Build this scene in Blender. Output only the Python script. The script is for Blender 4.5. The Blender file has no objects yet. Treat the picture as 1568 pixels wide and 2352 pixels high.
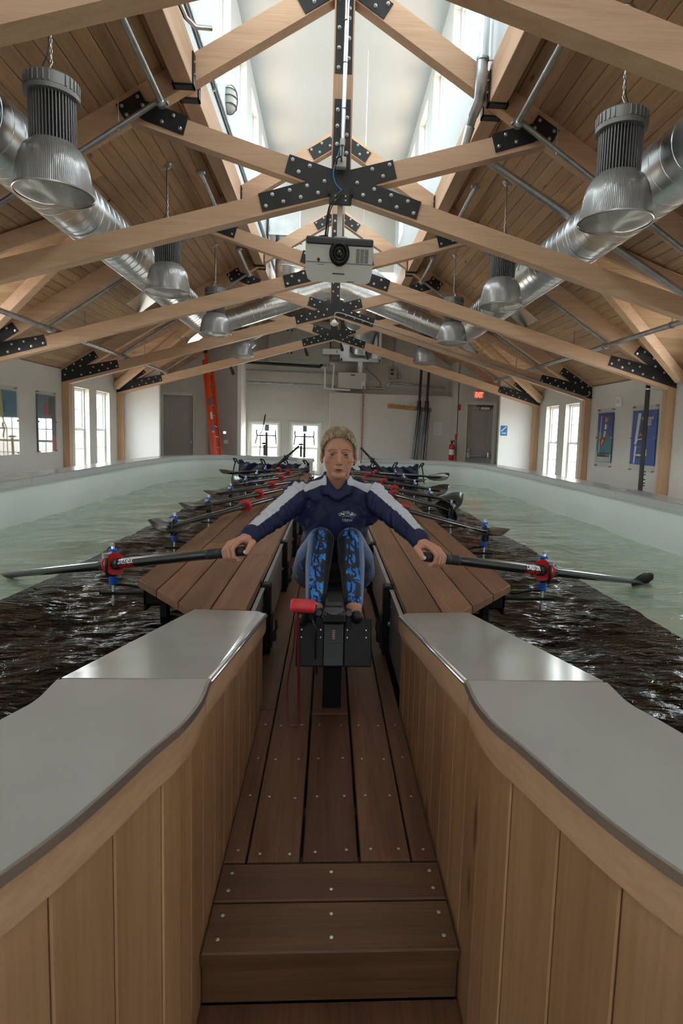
import bpy, bmesh, math, random
import numpy as np
from mathutils import Vector, Matrix, noise
from mathutils.bvhtree import BVHTree
random.seed(7)
SC = bpy.context.scene
COL = SC.collection
PI = math.pi

# ---------------------------------------------------------------- camera
cam_d = bpy.data.cameras.new('camera')
cam = bpy.data.objects.new('camera', cam_d)
COL.objects.link(cam)
cam_d.sensor_fit = 'AUTO'
cam_d.sensor_width = 36.0
cam_d.lens = 1342.355 / 2352 * 36.0
cam_d.shift_x = (784 - 827.32) / 2352
cam_d.shift_y = (1135.12 - 1176) / 2352
cam_d.clip_start = 0.05
cam_d.clip_end = 300
RC = ((0.9982283, -0.0522061, 0.0285443), (0.0229875, -0.1041030, -0.9943008), (0.0548801, 0.9931954, -0.1027185))
cam.matrix_world = Matrix(((RC[0][0], -RC[1][0], -RC[2][0], -0.0540),
                           (RC[0][1], -RC[1][1], -RC[2][1], 0.0),
                           (RC[0][2], -RC[1][2], -RC[2][2], 1.05),
                           (0, 0, 0, 1)))
SC.camera = cam

# ---------------------------------------------------------------- sky, daylight, exposure
world = bpy.data.worlds.new('sky')
SC.world = world
world.use_nodes = True
wn = world.node_tree
wn.nodes.clear()
w_out = wn.nodes.new('ShaderNodeOutputWorld')
w_bg = wn.nodes.new('ShaderNodeBackground')
w_tc = wn.nodes.new('ShaderNodeTexCoord')
w_sx = wn.nodes.new('ShaderNodeSeparateXYZ')
w_rp = wn.nodes.new('ShaderNodeValToRGB')
w_mr = wn.nodes.new('ShaderNodeMapRange')
w_mr.inputs['From Min'].default_value = -0.25
w_mr.inputs['From Max'].default_value = 0.35
wn.links.new(w_tc.outputs['Generated'], w_sx.inputs[0])
wn.links.new(w_sx.outputs['Z'], w_mr.inputs['Value'])
wn.links.new(w_mr.outputs[0], w_rp.inputs['Fac'])
e = w_rp.color_ramp.elements
e[0].position = 0.30; e[0].color = (0.42, 0.38, 0.32, 1)
e[1].position = 0.50; e[1].color = (0.87, 0.96, 1.0, 1)
wn.links.new(w_rp.outputs[0], w_bg.inputs['Color'])
w_bg.inputs['Strength'].default_value = 1.0
wn.links.new(w_bg.outputs[0], w_out.inputs['Surface'])
DAY = 1.0
SC.view_settings.view_transform = 'Standard'
SC.view_settings.look = 'None'
SC.view_settings.exposure = 4.1
SC.view_settings.gamma = 1.0
SC.view_settings.use_curve_mapping = False
cy = SC.cycles
cy.max_bounces = 7
cy.diffuse_bounces = 4
cy.glossy_bounces = 4
cy.transmission_bounces = 5
cy.transparent_max_bounces = 10
cy.caustics_reflective = False
cy.caustics_refractive = False
cy.sample_clamp_indirect = 6.0
cy.use_adaptive_sampling = True
cy.adaptive_threshold = 0.02
cy.use_denoising = True
try:
    cy.denoiser = 'OPENIMAGEDENOISE'
    cy.denoising_input_passes = 'RGB_ALBEDO_NORMAL'
except Exception:
    pass

def daylight(name, loc, normal, sx, sy, strength):
    """daylight entering by one window opening: an area lamp filling the opening, just outside the glass"""
    L = bpy.data.lights.new(name, 'AREA')
    L.shape = 'RECTANGLE'; L.size = sx; L.size_y = sy
    L.energy = strength * sx * sy * PI
    L.color = (0.93, 0.975, 1.0)
    o = bpy.data.objects.new(name, L)
    COL.objects.link(o)
    n = Vector(normal)
    o.matrix_world = Matrix.Translation(Vector(loc)) @ n.to_track_quat('-Z', 'Z').to_matrix().to_4x4()
    return o
# ---------------------------------------------------------------- mesh helpers
class MB:
    def __init__(s):
        s.v = []; s.f = []; s.m = []; s.cm = 0
    def add(s, vs, fs, M=None):
        b = len(s.v)
        if M is not None:
            vs = [tuple(M @ Vector(p)) for p in vs]
        s.v += [tuple(p) for p in vs]
        s.f += [tuple(i + b for i in f) for f in fs]
        s.m += [s.cm] * len(fs)
        return s
    def box(s, c, d, M=None, ch=0.0):
        x, y, z = d[0] / 2, d[1] / 2, d[2] / 2
        if ch <= 0:
            vs = [(i * x, j * y, k * z) for i in (-1, 1) for j in (-1, 1) for k in (-1, 1)]
            fs = [(0, 1, 3, 2), (4, 6, 7, 5), (0, 4, 5, 1), (2, 3, 7, 6), (0, 2, 6, 4), (1, 5, 7, 3)]
        else:
            ch = min(ch, x * .49, y * .49, z * .49)
            vs = []; idx = {}
            for i in (-1, 1):
                for j in (-1, 1):
                    for k in (-1, 1):
                        for a in range(3):
                            q = [i * (x - ch), j * (y - ch), k * (z - ch)]
                            q[a] = (i, j, k)[a] * (x, y, z)[a]
                            idx[(i, j, k, a)] = len(vs); vs.append(tuple(q))
            fs = []
            for a in range(3):
                b_, c_ = (a + 1) % 3, (a + 2) % 3
                for sg in (-1, 1):
                    q = []
                    for (u, w) in ((-1, -1), (1, -1), (1, 1), (-1, 1)):
                        t = [0, 0, 0]; t[a] = sg; t[b_] = u; t[c_] = w
                        q.append(idx[(t[0], t[1], t[2], a)])
                    fs.append(tuple(q) if sg > 0 else tuple(reversed(q)))
                for u in (-1, 1):
                    for w in (-1, 1):
                        t1 = [0, 0, 0]; t1[b_] = u; t1[c_] = w
                        q = []
                        for sg, ax in ((-1, b_), (1, b_), (1, c_), (-1, c_)):
                            t = list(t1); t[a] = sg
                            q.append(idx[(t[0], t[1], t[2], ax)])
                        fs.append(tuple(q) if u * w > 0 else tuple(reversed(q)))
            for i in (-1, 1):
                for j in (-1, 1):
                    for k in (-1, 1):
                        q = [idx[(i, j, k, a)] for a in range(3)]
                        fs.append(tuple(q) if i * j * k > 0 else tuple(reversed(q)))
        T = Matrix.Translation(Vector(c))
        return s.add(vs, fs, T @ M if M is not None else T)
    def bb(s, x0, x1, y0, y1, z0, z1, ch=0.0):
        return s.box(((x0 + x1) / 2, (y0 + y1) / 2, (z0 + z1) / 2), (abs(x1 - x0), abs(y1 - y0), abs(z1 - z0)), None, ch)
    def tube(s, pts, r, n=10, caps=True, closed=False):
        pts = [Vector(p) for p in pts]
        N = len(pts)
        rs = r if isinstance(r, (list, tuple)) else [r] * N
        tang = []
        for i in range(N):
            if closed:
                t = pts[(i + 1) % N] - pts[i - 1]
            else:
                t = pts[min(i + 1, N - 1)] - pts[max(i - 1, 0)]
            tang.append(t.normalized())
        up = Vector((0, 0, 1)) if abs(tang[0].z) < .9 else Vector((1, 0, 0))
        nrm = (up - tang[0] * up.dot(tang[0])).normalized()
        vs = []
        for i in range(N):
            nrm = nrm - tang[i] * nrm.dot(tang[i])
            nrm = nrm.normalized() if nrm.length > 1e-6 else tang[i].orthogonal().normalized()
            bi = tang[i].cross(nrm)
            for k in range(n):
                a = 2 * PI * k / n
                vs.append(tuple(pts[i] + (nrm * math.cos(a) + bi * math.sin(a)) * rs[i]))
        fs = []
        for i in range(N if closed else N - 1):
            j = (i + 1) % N
            for k in range(n):
                k2 = (k + 1) % n
                fs.append((i * n + k, i * n + k2, j * n + k2, j * n + k))
        if caps and not closed:
            fs.append(tuple(reversed(range(n))))
            fs.append(tuple((N - 1) * n + k for k in range(n)))
        return s.add(vs, fs)
    def lathe(s, prof, n=24, M=None, close_top=True, close_bot=True):
        """profile of (r, z), about the z axis"""
        vs = []; fs = []
        P = len(prof)
        for r, z in prof:
            for k in range(n):
                a = 2 * PI * k / n
                vs.append((r * math.cos(a), r * math.sin(a), z))
        for i in range(P - 1):
            for k in range(n):
                k2 = (k + 1) % n
                fs.append((i * n + k, i * n + k2, (i + 1) * n + k2, (i + 1) * n + k))
        if close_bot:
            fs.append(tuple(reversed(range(n))))
        if close_top:
            fs.append(tuple((P - 1) * n + k for k in range(n)))
        return s.add(vs, fs, M)
    def prism(s, poly, y0, y1, axis='Y'):
        """a polygon in two axes, extruded along the third (Y: poly is x,z; X: y,z; Z: x,y)"""
        n = len(poly)
        def P(a, b, t):
            return {'Y': (a, t, b), 'X': (t, a, b), 'Z': (a, b, t)}[axis]
        vs = [P(a, b, y0) for a, b in poly] + [P(a, b, y1) for a, b in poly]
        fs = [tuple(range(n)), tuple(reversed(range(n, 2 * n)))]
        for i in range(n):
            j = (i + 1) % n
            fs.append((i, i + n, j + n, j))
        return s.add(vs, fs)
    def sphere(s, c, r, nu=16, nv=10, M=None):
        rx, ry, rz = r if isinstance(r, (list, tuple)) else (r, r, r)
        vs = [(0, 0, -rz)]
        for i in range(1, nv):
            t = -PI / 2 + PI * i / nv
            for k in range(nu):
                a = 2 * PI * k / nu
                vs.append((rx * math.cos(t) * math.cos(a), ry * math.cos(t) * math.sin(a), rz * math.sin(t)))
        vs.append((0, 0, rz))
        fs = []
        for k in range(nu):
            fs.append((0, 1 + (k + 1) % nu, 1 + k))
            for i in range(nv - 2):
                a = 1 + i * nu + k; b = 1 + i * nu + (k + 1) % nu
                fs.append((a, b, b + nu, a + nu))
            fs.append((1 + (nv - 2) * nu + k, 1 + (nv - 2) * nu + (k + 1) % nu, len(vs) - 1))
        T = Matrix.Translation(Vector(c))
        return s.add(vs, fs, T @ M if M is not None else T)
    def caps(s, a, b, ra, rb, n=18, nh=6):
        """tapered capsule"""
        a = Vector(a); b = Vector(b)
        L = (b - a).length
        q = Vector((0, 0, 1)).rotation_difference((b - a).normalized()) if L > 1e-6 else Matrix.Identity(3).to_quaternion()
        prof = []
        for i in range(nh + 1):
            t = -PI / 2 + (PI / 2) * i / nh
            prof.append((max(ra * math.cos(t), 1e-4), ra * math.sin(t)))
        for i in range(nh + 1):
            t = (PI / 2) * i / nh
            prof.append((max(rb * math.cos(t), 1e-4), L + rb * math.sin(t)))
        return s.lathe(prof, n, Matrix.Translation(a) @ q.to_matrix().to_4x4())
    def chain(s, pts, rs, n=16):
        for i in range(len(pts) - 1):
            s.caps(pts[i], pts[i + 1], rs[i], rs[i + 1], n)
        return s
    def mesh(s, name='mesh', smooth=False, off=None):
        me = bpy.data.meshes.new(name)
        vs = s.v
        if off is not None:
            vs = [(p[0] - off[0], p[1] - off[1], p[2] - off[2]) for p in vs]
        me.from_pydata(vs, [], s.f)
        if smooth:
            me.polygons.foreach_set('use_smooth', [True] * len(me.polygons))
        me.update()
        return me

def root_off(p):
    o = Vector((0, 0, 0))
    while p is not None:
        o = o + p.location
        p = p.parent
    return o

def put(name, mb, mat, parent=None, smooth=False, fix=True, auto=None):
    """link mb (built in world coordinates) as ONE mesh object under parent"""
    me = mb.mesh(name, smooth, root_off(parent) if parent is not None else None)
    mats = mat if isinstance(mat, (list, tuple)) else [mat]
    for m in mats:
        me.materials.append(m)
    if len(mats) > 1:
        me.polygons.foreach_set('material_index', mb.m)
    if fix:
        bm = bmesh.new(); bm.from_mesh(me)
        bmesh.ops.recalc_face_normals(bm, faces=bm.faces)
        bm.to_mesh(me); bm.free()
    if smooth and auto is not None:
        try:
            me.set_sharp_from_angle(angle=math.radians(auto))
        except Exception:
            pass
    o = bpy.data.objects.new(name, me)
    COL.objects.link(o)
    o.parent = parent
    return o

def inst(name, me, parent=None, loc=(0, 0, 0), rot=None, scale=None):
    """one more object that shares mesh data; loc is world, root offset removed"""
    o = bpy.data.objects.new(name, me)
    COL.objects.link(o)
    o.parent = parent
    o.location = Vector(loc) - (root_off(parent) if parent is not None else Vector((0, 0, 0)))
    if rot is not None:
        o.rotation_euler = rot
    if scale is not None:
        o.scale = scale
    return o

def tag(o, label, cat, group=None, kind=None):
    o['label'] = label; o['category'] = cat
    if group: o['group'] = group
    if kind: o['kind'] = kind
    return o

def thing(name, label, cat, loc=(0, 0, 0), group=None, kind=None):
    o = bpy.data.objects.new(name, None)
    COL.objects.link(o)
    o.location = loc
    o.empty_display_size = 0.1
    return tag(o, label, cat, group, kind)

def struct(o):
    o['kind'] = 'structure'
    return o

def stuff(o):
    o['kind'] = 'stuff'
    return o

def empty_struct(name, loc=(0, 0, 0)):
    o = bpy.data.objects.new(name, None)
    COL.objects.link(o); o.location = loc
    o['kind'] = 'structure'
    return o

def copy_tree(o, loc, label=None, parent=None):
    c = o.copy(); COL.objects.link(c)
    if parent is None:
        c.location = loc
        if label: c['label'] = label
    else:
        c.parent = parent
    for ch in list(o.children):
        copy_tree(ch, None, None, c)
    return c

def spline(pts, n=8, closed=False):
    P = [Vector(p) for p in pts]
    out = []
    N = len(P)
    rng = range(N if closed else N - 1)
    for i in rng:
        p0 = P[(i - 1) % N] if (closed or i > 0) else P[0] * 2 - P[1]
        p1 = P[i]; p2 = P[(i + 1) % N]
        p3 = P[(i + 2) % N] if (closed or i + 2 < N) else P[-1] * 2 - P[-2]
        for k in range(n):
            t = k / n
            out.append(0.5 * ((2 * p1) + (p2 - p0) * t + (2 * p0 - 5 * p1 + 4 * p2 - p3) * t * t + (3 * p1 - p0 - 3 * p2 + p3) * t ** 3))
    if not closed:
        out.append(P[-1])
    return out

def text_data(s, size, extrude=0.0, align='CENTER', bold=0.0, space=1.0):
    cu = bpy.data.curves.new('text', 'FONT')
    cu.body = s; cu.size = size; cu.extrude = extrude; cu.align_x = align; cu.align_y = 'CENTER'
    cu.offset = bold; cu.space_character = space; cu.resolution_u = 3
    o = bpy.data.objects.new('text_tmp', cu)
    COL.objects.link(o)
    dg = bpy.context.evaluated_depsgraph_get()
    me = bpy.data.meshes.new_from_object(o.evaluated_get(dg))
    bpy.data.objects.remove(o); bpy.data.curves.remove(cu)
    return me

def put_text(name, s, size, mat, M, parent=None, bold=0.0, extrude=0.0006, space=1.0, align='CENTER'):
    me = text_data(s, size, extrude, align, bold, space)
    me.transform(M)
    if parent is not None:
        off = root_off(parent)
        me.transform(Matrix.Translation(-off))
    me.materials.clear(); me.materials.append(mat)
    o = bpy.data.objects.new(name, me); COL.objects.link(o); o.parent = parent
    return o

# ---------------------------------------------------------------- materials
MATS = {}
def nt(name):
    m = bpy.data.materials.new(name); m.use_nodes = True
    t = m.node_tree
    b = t.nodes['Principled BSDF']
    MATS[name] = m
    return m, t, b

def plain(name, col, rough=.5, metal=0.0, spec=.5, var=0.0, vscale=6.0, bump=0.0, bscale=80.0, coat=0.0, emit=None, estr=0.0, aniso=None, alpha=None):
    m, t, b = nt(name)
    b.inputs['Base Color'].default_value = (*col, 1)
    b.inputs['Roughness'].default_value = rough
    b.inputs['Metallic'].default_value = metal
    b.inputs['Specular IOR Level'].default_value = spec
    if coat:
        b.inputs['Coat Weight'].default_value = coat
        b.inputs['Coat Roughness'].default_value = .08
    if emit:
        b.inputs['Emission Color'].default_value = (*emit, 1)
        b.inputs['Emission Strength'].default_value = estr
    if var or bump:
        tc = t.nodes.new('ShaderNodeTexCoord')
    if var:
        n = t.nodes.new('ShaderNodeTexNoise'); n.inputs['Scale'].default_value = vscale; n.inputs['Detail'].default_value = 5
        t.links.new(tc.outputs['Object'], n.inputs['Vector'])
        mr = t.nodes.new('ShaderNodeMapRange')
        mr.inputs['From Min'].default_value = .3; mr.inputs['From Max'].default_value = .7
        mr.inputs['To Min'].default_value = 1 - var; mr.inputs['To Max'].default_value = 1 + var
        t.links.new(n.outputs['Fac'], mr.inputs['Value'])
        mx = t.nodes.new('ShaderNodeVectorMath'); mx.operation = 'SCALE'
        mx.inputs[0].default_value = col
        t.links.new(mr.outputs[0], mx.inputs['Scale'])
        t.links.new(mx.outputs[0], b.inputs['Base Color'])
    if bump:
        n2 = t.nodes.new('ShaderNodeTexNoise'); n2.inputs['Scale'].default_value = bscale; n2.inputs['Detail'].default_value = 3
        t.links.new(tc.outputs['Object'], n2.inputs['Vector'])
        bp = t.nodes.new('ShaderNodeBump'); bp.inputs['Strength'].default_value = bump; bp.inputs['Distance'].default_value = .002
        t.links.new(n2.outputs['Fac'], bp.inputs['Height'])
        t.links.new(bp.outputs[0], b.inputs['Normal'])
    return m

def wood(name, dark, light, axis=1, rough=.55, tone=.16, grain=1.0, knots=0.0, spec=.3, knotcol=(.12, .06, .03), bump=.12):
    """timber: grain stretched along the local axis, each object its own piece of the tree"""
    m, t, b = nt(name)
    N = t.nodes; L = t.links
    tc = N.new('ShaderNodeTexCoord'); oi = N.new('ShaderNodeObjectInfo')
    off = N.new('ShaderNodeVectorMath'); off.operation = 'SCALE'; off.inputs[0].default_value = (37.0, 91.0, 53.0)
    L.new(oi.outputs['Random'], off.inputs['Scale'])
    ad = N.new('ShaderNodeVectorMath'); ad.operation = 'ADD'
    L.new(tc.outputs['Object'], ad.inputs[0]); L.new(off.outputs[0], ad.inputs[1])
    mp = N.new('ShaderNodeMapping')
    sc = [14.0 * grain] * 3; sc[axis] = .9 * grain
    mp.inputs['Scale'].default_value = sc
    L.new(ad.outputs[0], mp.inputs['Vector'])
    n1 = N.new('ShaderNodeTexNoise'); n1.inputs['Scale'].default_value = 1.0; n1.inputs['Detail'].default_value = 8; n1.inputs['Roughness'].default_value = .62; n1.inputs['Distortion'].default_value = .6
    L.new(mp.outputs[0], n1.inputs['Vector'])
    mp2 = N.new('ShaderNodeMapping'); s2 = [130.0 * grain] * 3; s2[axis] = 3.0 * grain
    mp2.inputs['Scale'].default_value = s2
    L.new(ad.outputs[0], mp2.inputs['Vector'])
    n2 = N.new('ShaderNodeTexNoise'); n2.inputs['Scale'].default_value = 1.0; n2.inputs['Detail'].default_value = 3
    L.new(mp2.outputs[0], n2.inputs['Vector'])
    mix = N.new('ShaderNodeMath'); mix.operation = 'MULTIPLY_ADD'; mix.inputs[1].default_value = .35
    L.new(n2.outputs['Fac'], mix.inputs[0])
    m1 = N.new('ShaderNodeMath'); m1.operation = 'MULTIPLY'; m1.inputs[1].default_value = .68
    L.new(n1.outputs['Fac'], m1.inputs[0]); L.new(m1.outputs[0], mix.inputs[2])
    rp = N.new('ShaderNodeValToRGB')
    rp.color_ramp.elements[0].position = .34; rp.color_ramp.elements[0].color = (*dark, 1)
    rp.color_ramp.elements[1].position = .66; rp.color_ramp.elements[1].color = (*light, 1)
    L.new(mix.outputs[0], rp.inputs['Fac'])
    col = rp.outputs[0]
    if knots:
        mp3 = N.new('ShaderNodeMapping'); s3 = [7.0] * 3; s3[axis] = 2.2
        mp3.inputs['Scale'].default_value = s3
        L.new(ad.outputs[0], mp3.inputs['Vector'])
        vo = N.new('ShaderNodeTexVoronoi'); vo.inputs['Scale'].default_value = knots
        L.new(mp3.outputs[0], vo.inputs['Vector'])
        kr = N.new('ShaderNodeMapRange'); kr.inputs['From Min'].default_value = .10; kr.inputs['From Max'].default_value = .045
        L.new(vo.outputs['Distance'], kr.inputs['Value'])
        km = N.new('ShaderNodeMix'); km.data_type = 'RGBA'
        km.inputs['B'].default_value = (*knotcol, 1)
        kf = N.new('ShaderNodeMath'); kf.operation = 'MULTIPLY'; kf.inputs[1].default_value = .75
        L.new(kr.outputs[0], kf.inputs[0]); L.new(kf.outputs[0], km.inputs['Factor'])
        L.new(col, km.inputs['A']); col = km.outputs['Result']
    mr = N.new('ShaderNodeMapRange'); mr.inputs['To Min'].default_value = 1 - tone; mr.inputs['To Max'].default_value = 1 + tone
    L.new(oi.outputs['Random'], mr.inputs['Value'])
    vm = N.new('ShaderNodeVectorMath'); vm.operation = 'SCALE'
    L.new(col, vm.inputs[0]); L.new(mr.outputs[0], vm.inputs['Scale'])
    L.new(vm.outputs[0], b.inputs['Base Color'])
    b.inputs['Roughness'].default_value = rough
    b.inputs['Specular IOR Level'].default_value = spec
    bp = N.new('ShaderNodeBump'); bp.inputs['Strength'].default_value = bump; bp.inputs['Distance'].default_value = .003
    L.new(n2.outputs['Fac'], bp.inputs['Height']); L.new(bp.outputs[0], b.inputs['Normal'])
    return m

def glass_mat(name, tint=(1, 1, 1), refl=.08):
    m = bpy.data.materials.new(name); m.use_nodes = True
    t = m.node_tree; t.nodes.clear()
    o = t.nodes.new('ShaderNodeOutputMaterial'); tr = t.nodes.new('ShaderNodeBsdfTransparent'); gl = t.nodes.new('ShaderNodeBsdfGlossy')
    gl.inputs['Roughness'].default_value = .02
    tr.inputs['Color'].default_value = (*tint, 1)
    # thin sheet: Schlick reflectance from the facing angle, the same from both sides
    lw = t.nodes.new('ShaderNodeLayerWeight'); lw.inputs['Blend'].default_value = .5
    pw = t.nodes.new('ShaderNodeMath'); pw.operation = 'POWER'; pw.inputs[1].default_value = 5
    ma = t.nodes.new('ShaderNodeMath'); ma.operation = 'MULTIPLY_ADD'; ma.inputs[1].default_value = .6; ma.inputs[2].default_value = .03
    mx = t.nodes.new('ShaderNodeMixShader')
    t.links.new(lw.outputs['Facing'], pw.inputs[0]); t.links.new(pw.outputs[0], ma.inputs[0]); t.links.new(ma.outputs[0], mx.inputs['Fac'])
    t.links.new(tr.outputs[0], mx.inputs[1]); t.links.new(gl.outputs[0], mx.inputs[2])
    t.links.new(mx.outputs[0], o.inputs['Surface'])
    MATS[name] = m
    return m

def water_mat(name, c1, c2, rough, bscale, bump, stretch=(1, 1, 1), coat=0.0):
    m, t, b = nt(name)
    N = t.nodes; L = t.links
    tc = N.new('ShaderNodeTexCoord')
    mp = N.new('ShaderNodeMapping'); mp.inputs['Scale'].default_value = stretch
    L.new(tc.outputs['Object'], mp.inputs['Vector'])
    n = N.new('ShaderNodeTexNoise'); n.inputs['Scale'].default_value = bscale; n.inputs['Detail'].default_value = 4; n.inputs['Distortion'].default_value = .8
    L.new(mp.outputs[0], n.inputs['Vector'])
    n3 = N.new('ShaderNodeTexNoise'); n3.inputs['Scale'].default_value = .8; n3.inputs['Detail'].default_value = 3
    L.new(mp.outputs[0], n3.inputs['Vector'])
    rp = N.new('ShaderNodeValToRGB')
    rp.color_ramp.elements[0].position = .35; rp.color_ramp.elements[0].color = (*c1, 1)
    rp.color_ramp.elements[1].position = .65; rp.color_ramp.elements[1].color = (*c2, 1)
    L.new(n3.outputs['Fac'], rp.inputs['Fac']); L.new(rp.outputs[0], b.inputs['Base Color'])
    b.inputs['Roughness'].default_value = rough
    b.inputs['IOR'].default_value = 1.33
    bp = N.new('ShaderNodeBump'); bp.inputs['Strength'].default_value = bump; bp.inputs['Distance'].default_value = .02
    L.new(n.outputs['Fac'], bp.inputs['Height']); L.new(bp.outputs[0], b.inputs['Normal'])
    return m

M_ceil = wood('ceiling_board', (.44, .265, .15), (.62, .42, .255), 1, .6, .13, 1.0, .55)
M_dorm = wood('dormer_board', (.44, .27, .15), (.60, .40, .24), 0, .6, .10, 1.0, .55)
M_beam = wood('fir_beam', (.54, .34, .215), (.70, .475, .32), 0, .5, .06, 1.0, .0)
M_beamy = wood('fir_beam_long', (.53, .33, .205), (.69, .465, .31), 1, .5, .06, 1.0, .0)
M_post = wood('fir_post', (.47, .285, .17), (.62, .40, .25), 2, .5, .06, 1.0, .0)
M_deck = wood('hardwood_deck', (.165, .078, .040), (.31, .16, .086), 1, .46, .20, 1.3, .0, .3)
M_floor = wood('hardwood_floor', (.075, .034, .019), (.155, .075, .042), 1, .48, .30, 1.3, .0, .22)
M_tread = wood('hardwood_tread', (.085, .042, .022), (.165, .086, .045), 0, .48, .15, 1.3, .0, .25)
M_pine = wood('pine_board', (.46, .27, .14), (.60, .385, .215), 2, .5, .07, .8, .7, .3, (.16, .08, .04))
M_pineb = wood('pine_band', (.46, .28, .16), (.62, .41, .25), 1, .5, .06, .8, .0, .3)
M_blk = plain('black_steel', (.014, .014, .016), .5, .0, .5, .2, 4, .25, 240)
M_blk2 = plain('black_paint', (.0035, .0035, .004), .45, 0, .3)
M_blk3 = plain('black_board', (.0045, .0045, .005), .55, 0, .25, 0, 1, .2, 200)
M_zinc = plain('zinc_bolt', (.62, .64, .62), .32, .9)
M_galv = plain('galvanised_sheet', (.72, .77, .80), .29, 1.0, .5, .18, 2.2)
M_pipe = plain('galvanised_pipe', (.42, .45, .47), .42, .85, .5, .2, 9)
M_alu = plain('brushed_aluminium', (.55, .56, .58), .33, .9, .5, .12, 3)
M_white = plain('white_paint', (.80, .80, .77), .6, 0, .3)
M_wall = plain('wall_paint', (.62, .60, .55), .7, 0, .3, .03, 1.5)
M_wallp = plain('wall_paint_warm', (.36, .32, .30), .7, 0, .3, .04, 1.5)
M_mono = plain('monitor_paint', (.62, .67, .69), .6, 0, .3)
M_trim = plain('trim_paint', (.66, .66, .60), .45, 0, .4)
M_doorp = plain('door_paint', (.38, .36, .335), .5, 0, .4)
M_flo = plain('room_floor', (.33, .31, .28), .6, 0, .3, .1, 3)
M_lam = plain('grey_laminate', (.43, .425, .405), .16, 0, .5, .05, 5, 0, 80, .0)
M_tank = plain('tank_gelcoat', (.72, .76, .72), .28, 0, .5, .03, 2)
M_fasc = plain('rim_fascia', (.46, .46, .44), .35)
M_glass = glass_mat('window_glass')
M_acr = glass_mat('acrylic', (.98, .98, .98))
M_water = water_mat('tank_water', (.34, .45, .345), (.44, .55, .44), .06, 5.0, .45, (1.0, 2.0, 1))
M_liner = water_mat('wet_black_liner', (.0015, .0015, .0018), (.004, .0035, .003), .035, 10.0, .6, (1.0, 2.2, 1))
M_liner.node_tree.nodes['Principled BSDF'].inputs['Specular IOR Level'].default_value = .32
M_red = plain('red_plastic', (.55, .012, .012), .35)
M_blue = plain('blue_plastic', (.01, .10, .50), .35)
M_carb = plain('carbon_shaft', (.012, .013, .013), .22, 0, .6, 0, 1, 0, 1, .4)
M_grip = plain('rubber_grip', (.012, .012, .013), .62, 0, .4, 0, 1, .3, 400)
M_rub = plain('black_rubber', (.010, .010, .011), .55)
M_dkgr = plain('dark_grey_plastic', (.05, .052, .055), .5)
M_heat = plain('grey_heatsink', (.22, .22, .215), .45, .4)
M_lgr = plain('light_grey_plastic', (.56, .56, .53), .45, 0, .4)
M_org = plain('orange_fibreglass', (.80, .085, .012), .45)
M_navyt = plain('navy_tarp', (.012, .018, .045), .38, 0, .5, .3, 6, .5, 12)
M_brass = plain('copper_pipe', (.30, .13, .07), .4, .6)
M_sign = plain('blue_sign', (.01, .17, .42), .4)
M_pwhite = plain('print_white', (.75, .77, .78), .5)
M_exit = plain('exit_letters', (.9, .05, .03), .4, 0, .5, 0, 1, 0, 1, 0, (1.0, .05, .03), .35)
M_steel = plain('stainless', (.58, .58, .57), .28, .9)
M_peg = wood('peg_wood', (.35, .19, .08), (.50, .29, .13), 0, .5, .08)
# ================================================================ STRUCTURE
TY = [3.08, 6.128, 9.174, 12.206, 15.257]      # front faces of the five trusses
HW = 5.45                                       # half width at the side walls
FZ = -0.30                                      # room floor
def roof_z(x): return 5.56 - .617 * abs(x)      # top of rafters = underside of boards
Y0, Y1 = -4.2, 18.66

mb = MB(); mb.bb(-6.5, 6.5, Y0 - .3, Y1 + .3, FZ - .15, FZ)
struct(put('floor', mb, M_flo))

def wall_x(name, x0, x1, ya, yb, z0, z1, holes, mat=M_wall):
    """wall slab between x0 and x1, running along Y, with rectangular openings (ya, yb, za, zb)"""
    mb = MB()
    hs = sorted(holes)
    y = ya
    for (a, b, c, d) in hs:
        if a > y: mb.bb(x0, x1, y, a, z0, z1)
        if c > z0: mb.bb(x0, x1, a, b, z0, c)
        if d < z1: mb.bb(x0, x1, a, b, d, z1)
        y = b
    if y < yb: mb.bb(x0, x1, y, yb, z0, z1)
    return struct(put(name, mb, mat))

def wall_y(name, y0, y1, xa, xb, z0, z1, holes, mat=M_wall):
    mb = MB(); hs = sorted(holes); x = xa
    for (a, b, c, d) in hs:
        if a > x: mb.bb(x, a, y0, y1, z0, z1)
        if c > z0: mb.bb(a, b, y0, y1, z0, c)
        if d < z1: mb.bb(a, b, y0, y1, d, z1)
        x = b
    if x < xb: mb.bb(x, xb, y0, y1, z0, z1)
    return struct(put(name, mb, mat))

# side windows: pairs in the bays with dormers, and in the bays behind the camera
side_w = [(12.79, 13.55, .08, 1.87), (13.97, 14.77, .08, 1.87), (6.72, 7.48, .08, 1.87), (7.86, 8.62, .08, 1.87),
          (.5, 1.26, .08, 1.87), (1.7, 2.46, .08, 1.87)]
gable_w = [(7.1, 8.2, 2.28, 3.02)]
wall_x('wall_left', -HW - .22, -HW, Y0, Y1, FZ, 2.17, side_w)
wall_x('wall_right', HW, HW + .22, Y0, Y1, FZ, 2.17, side_w)
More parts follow.
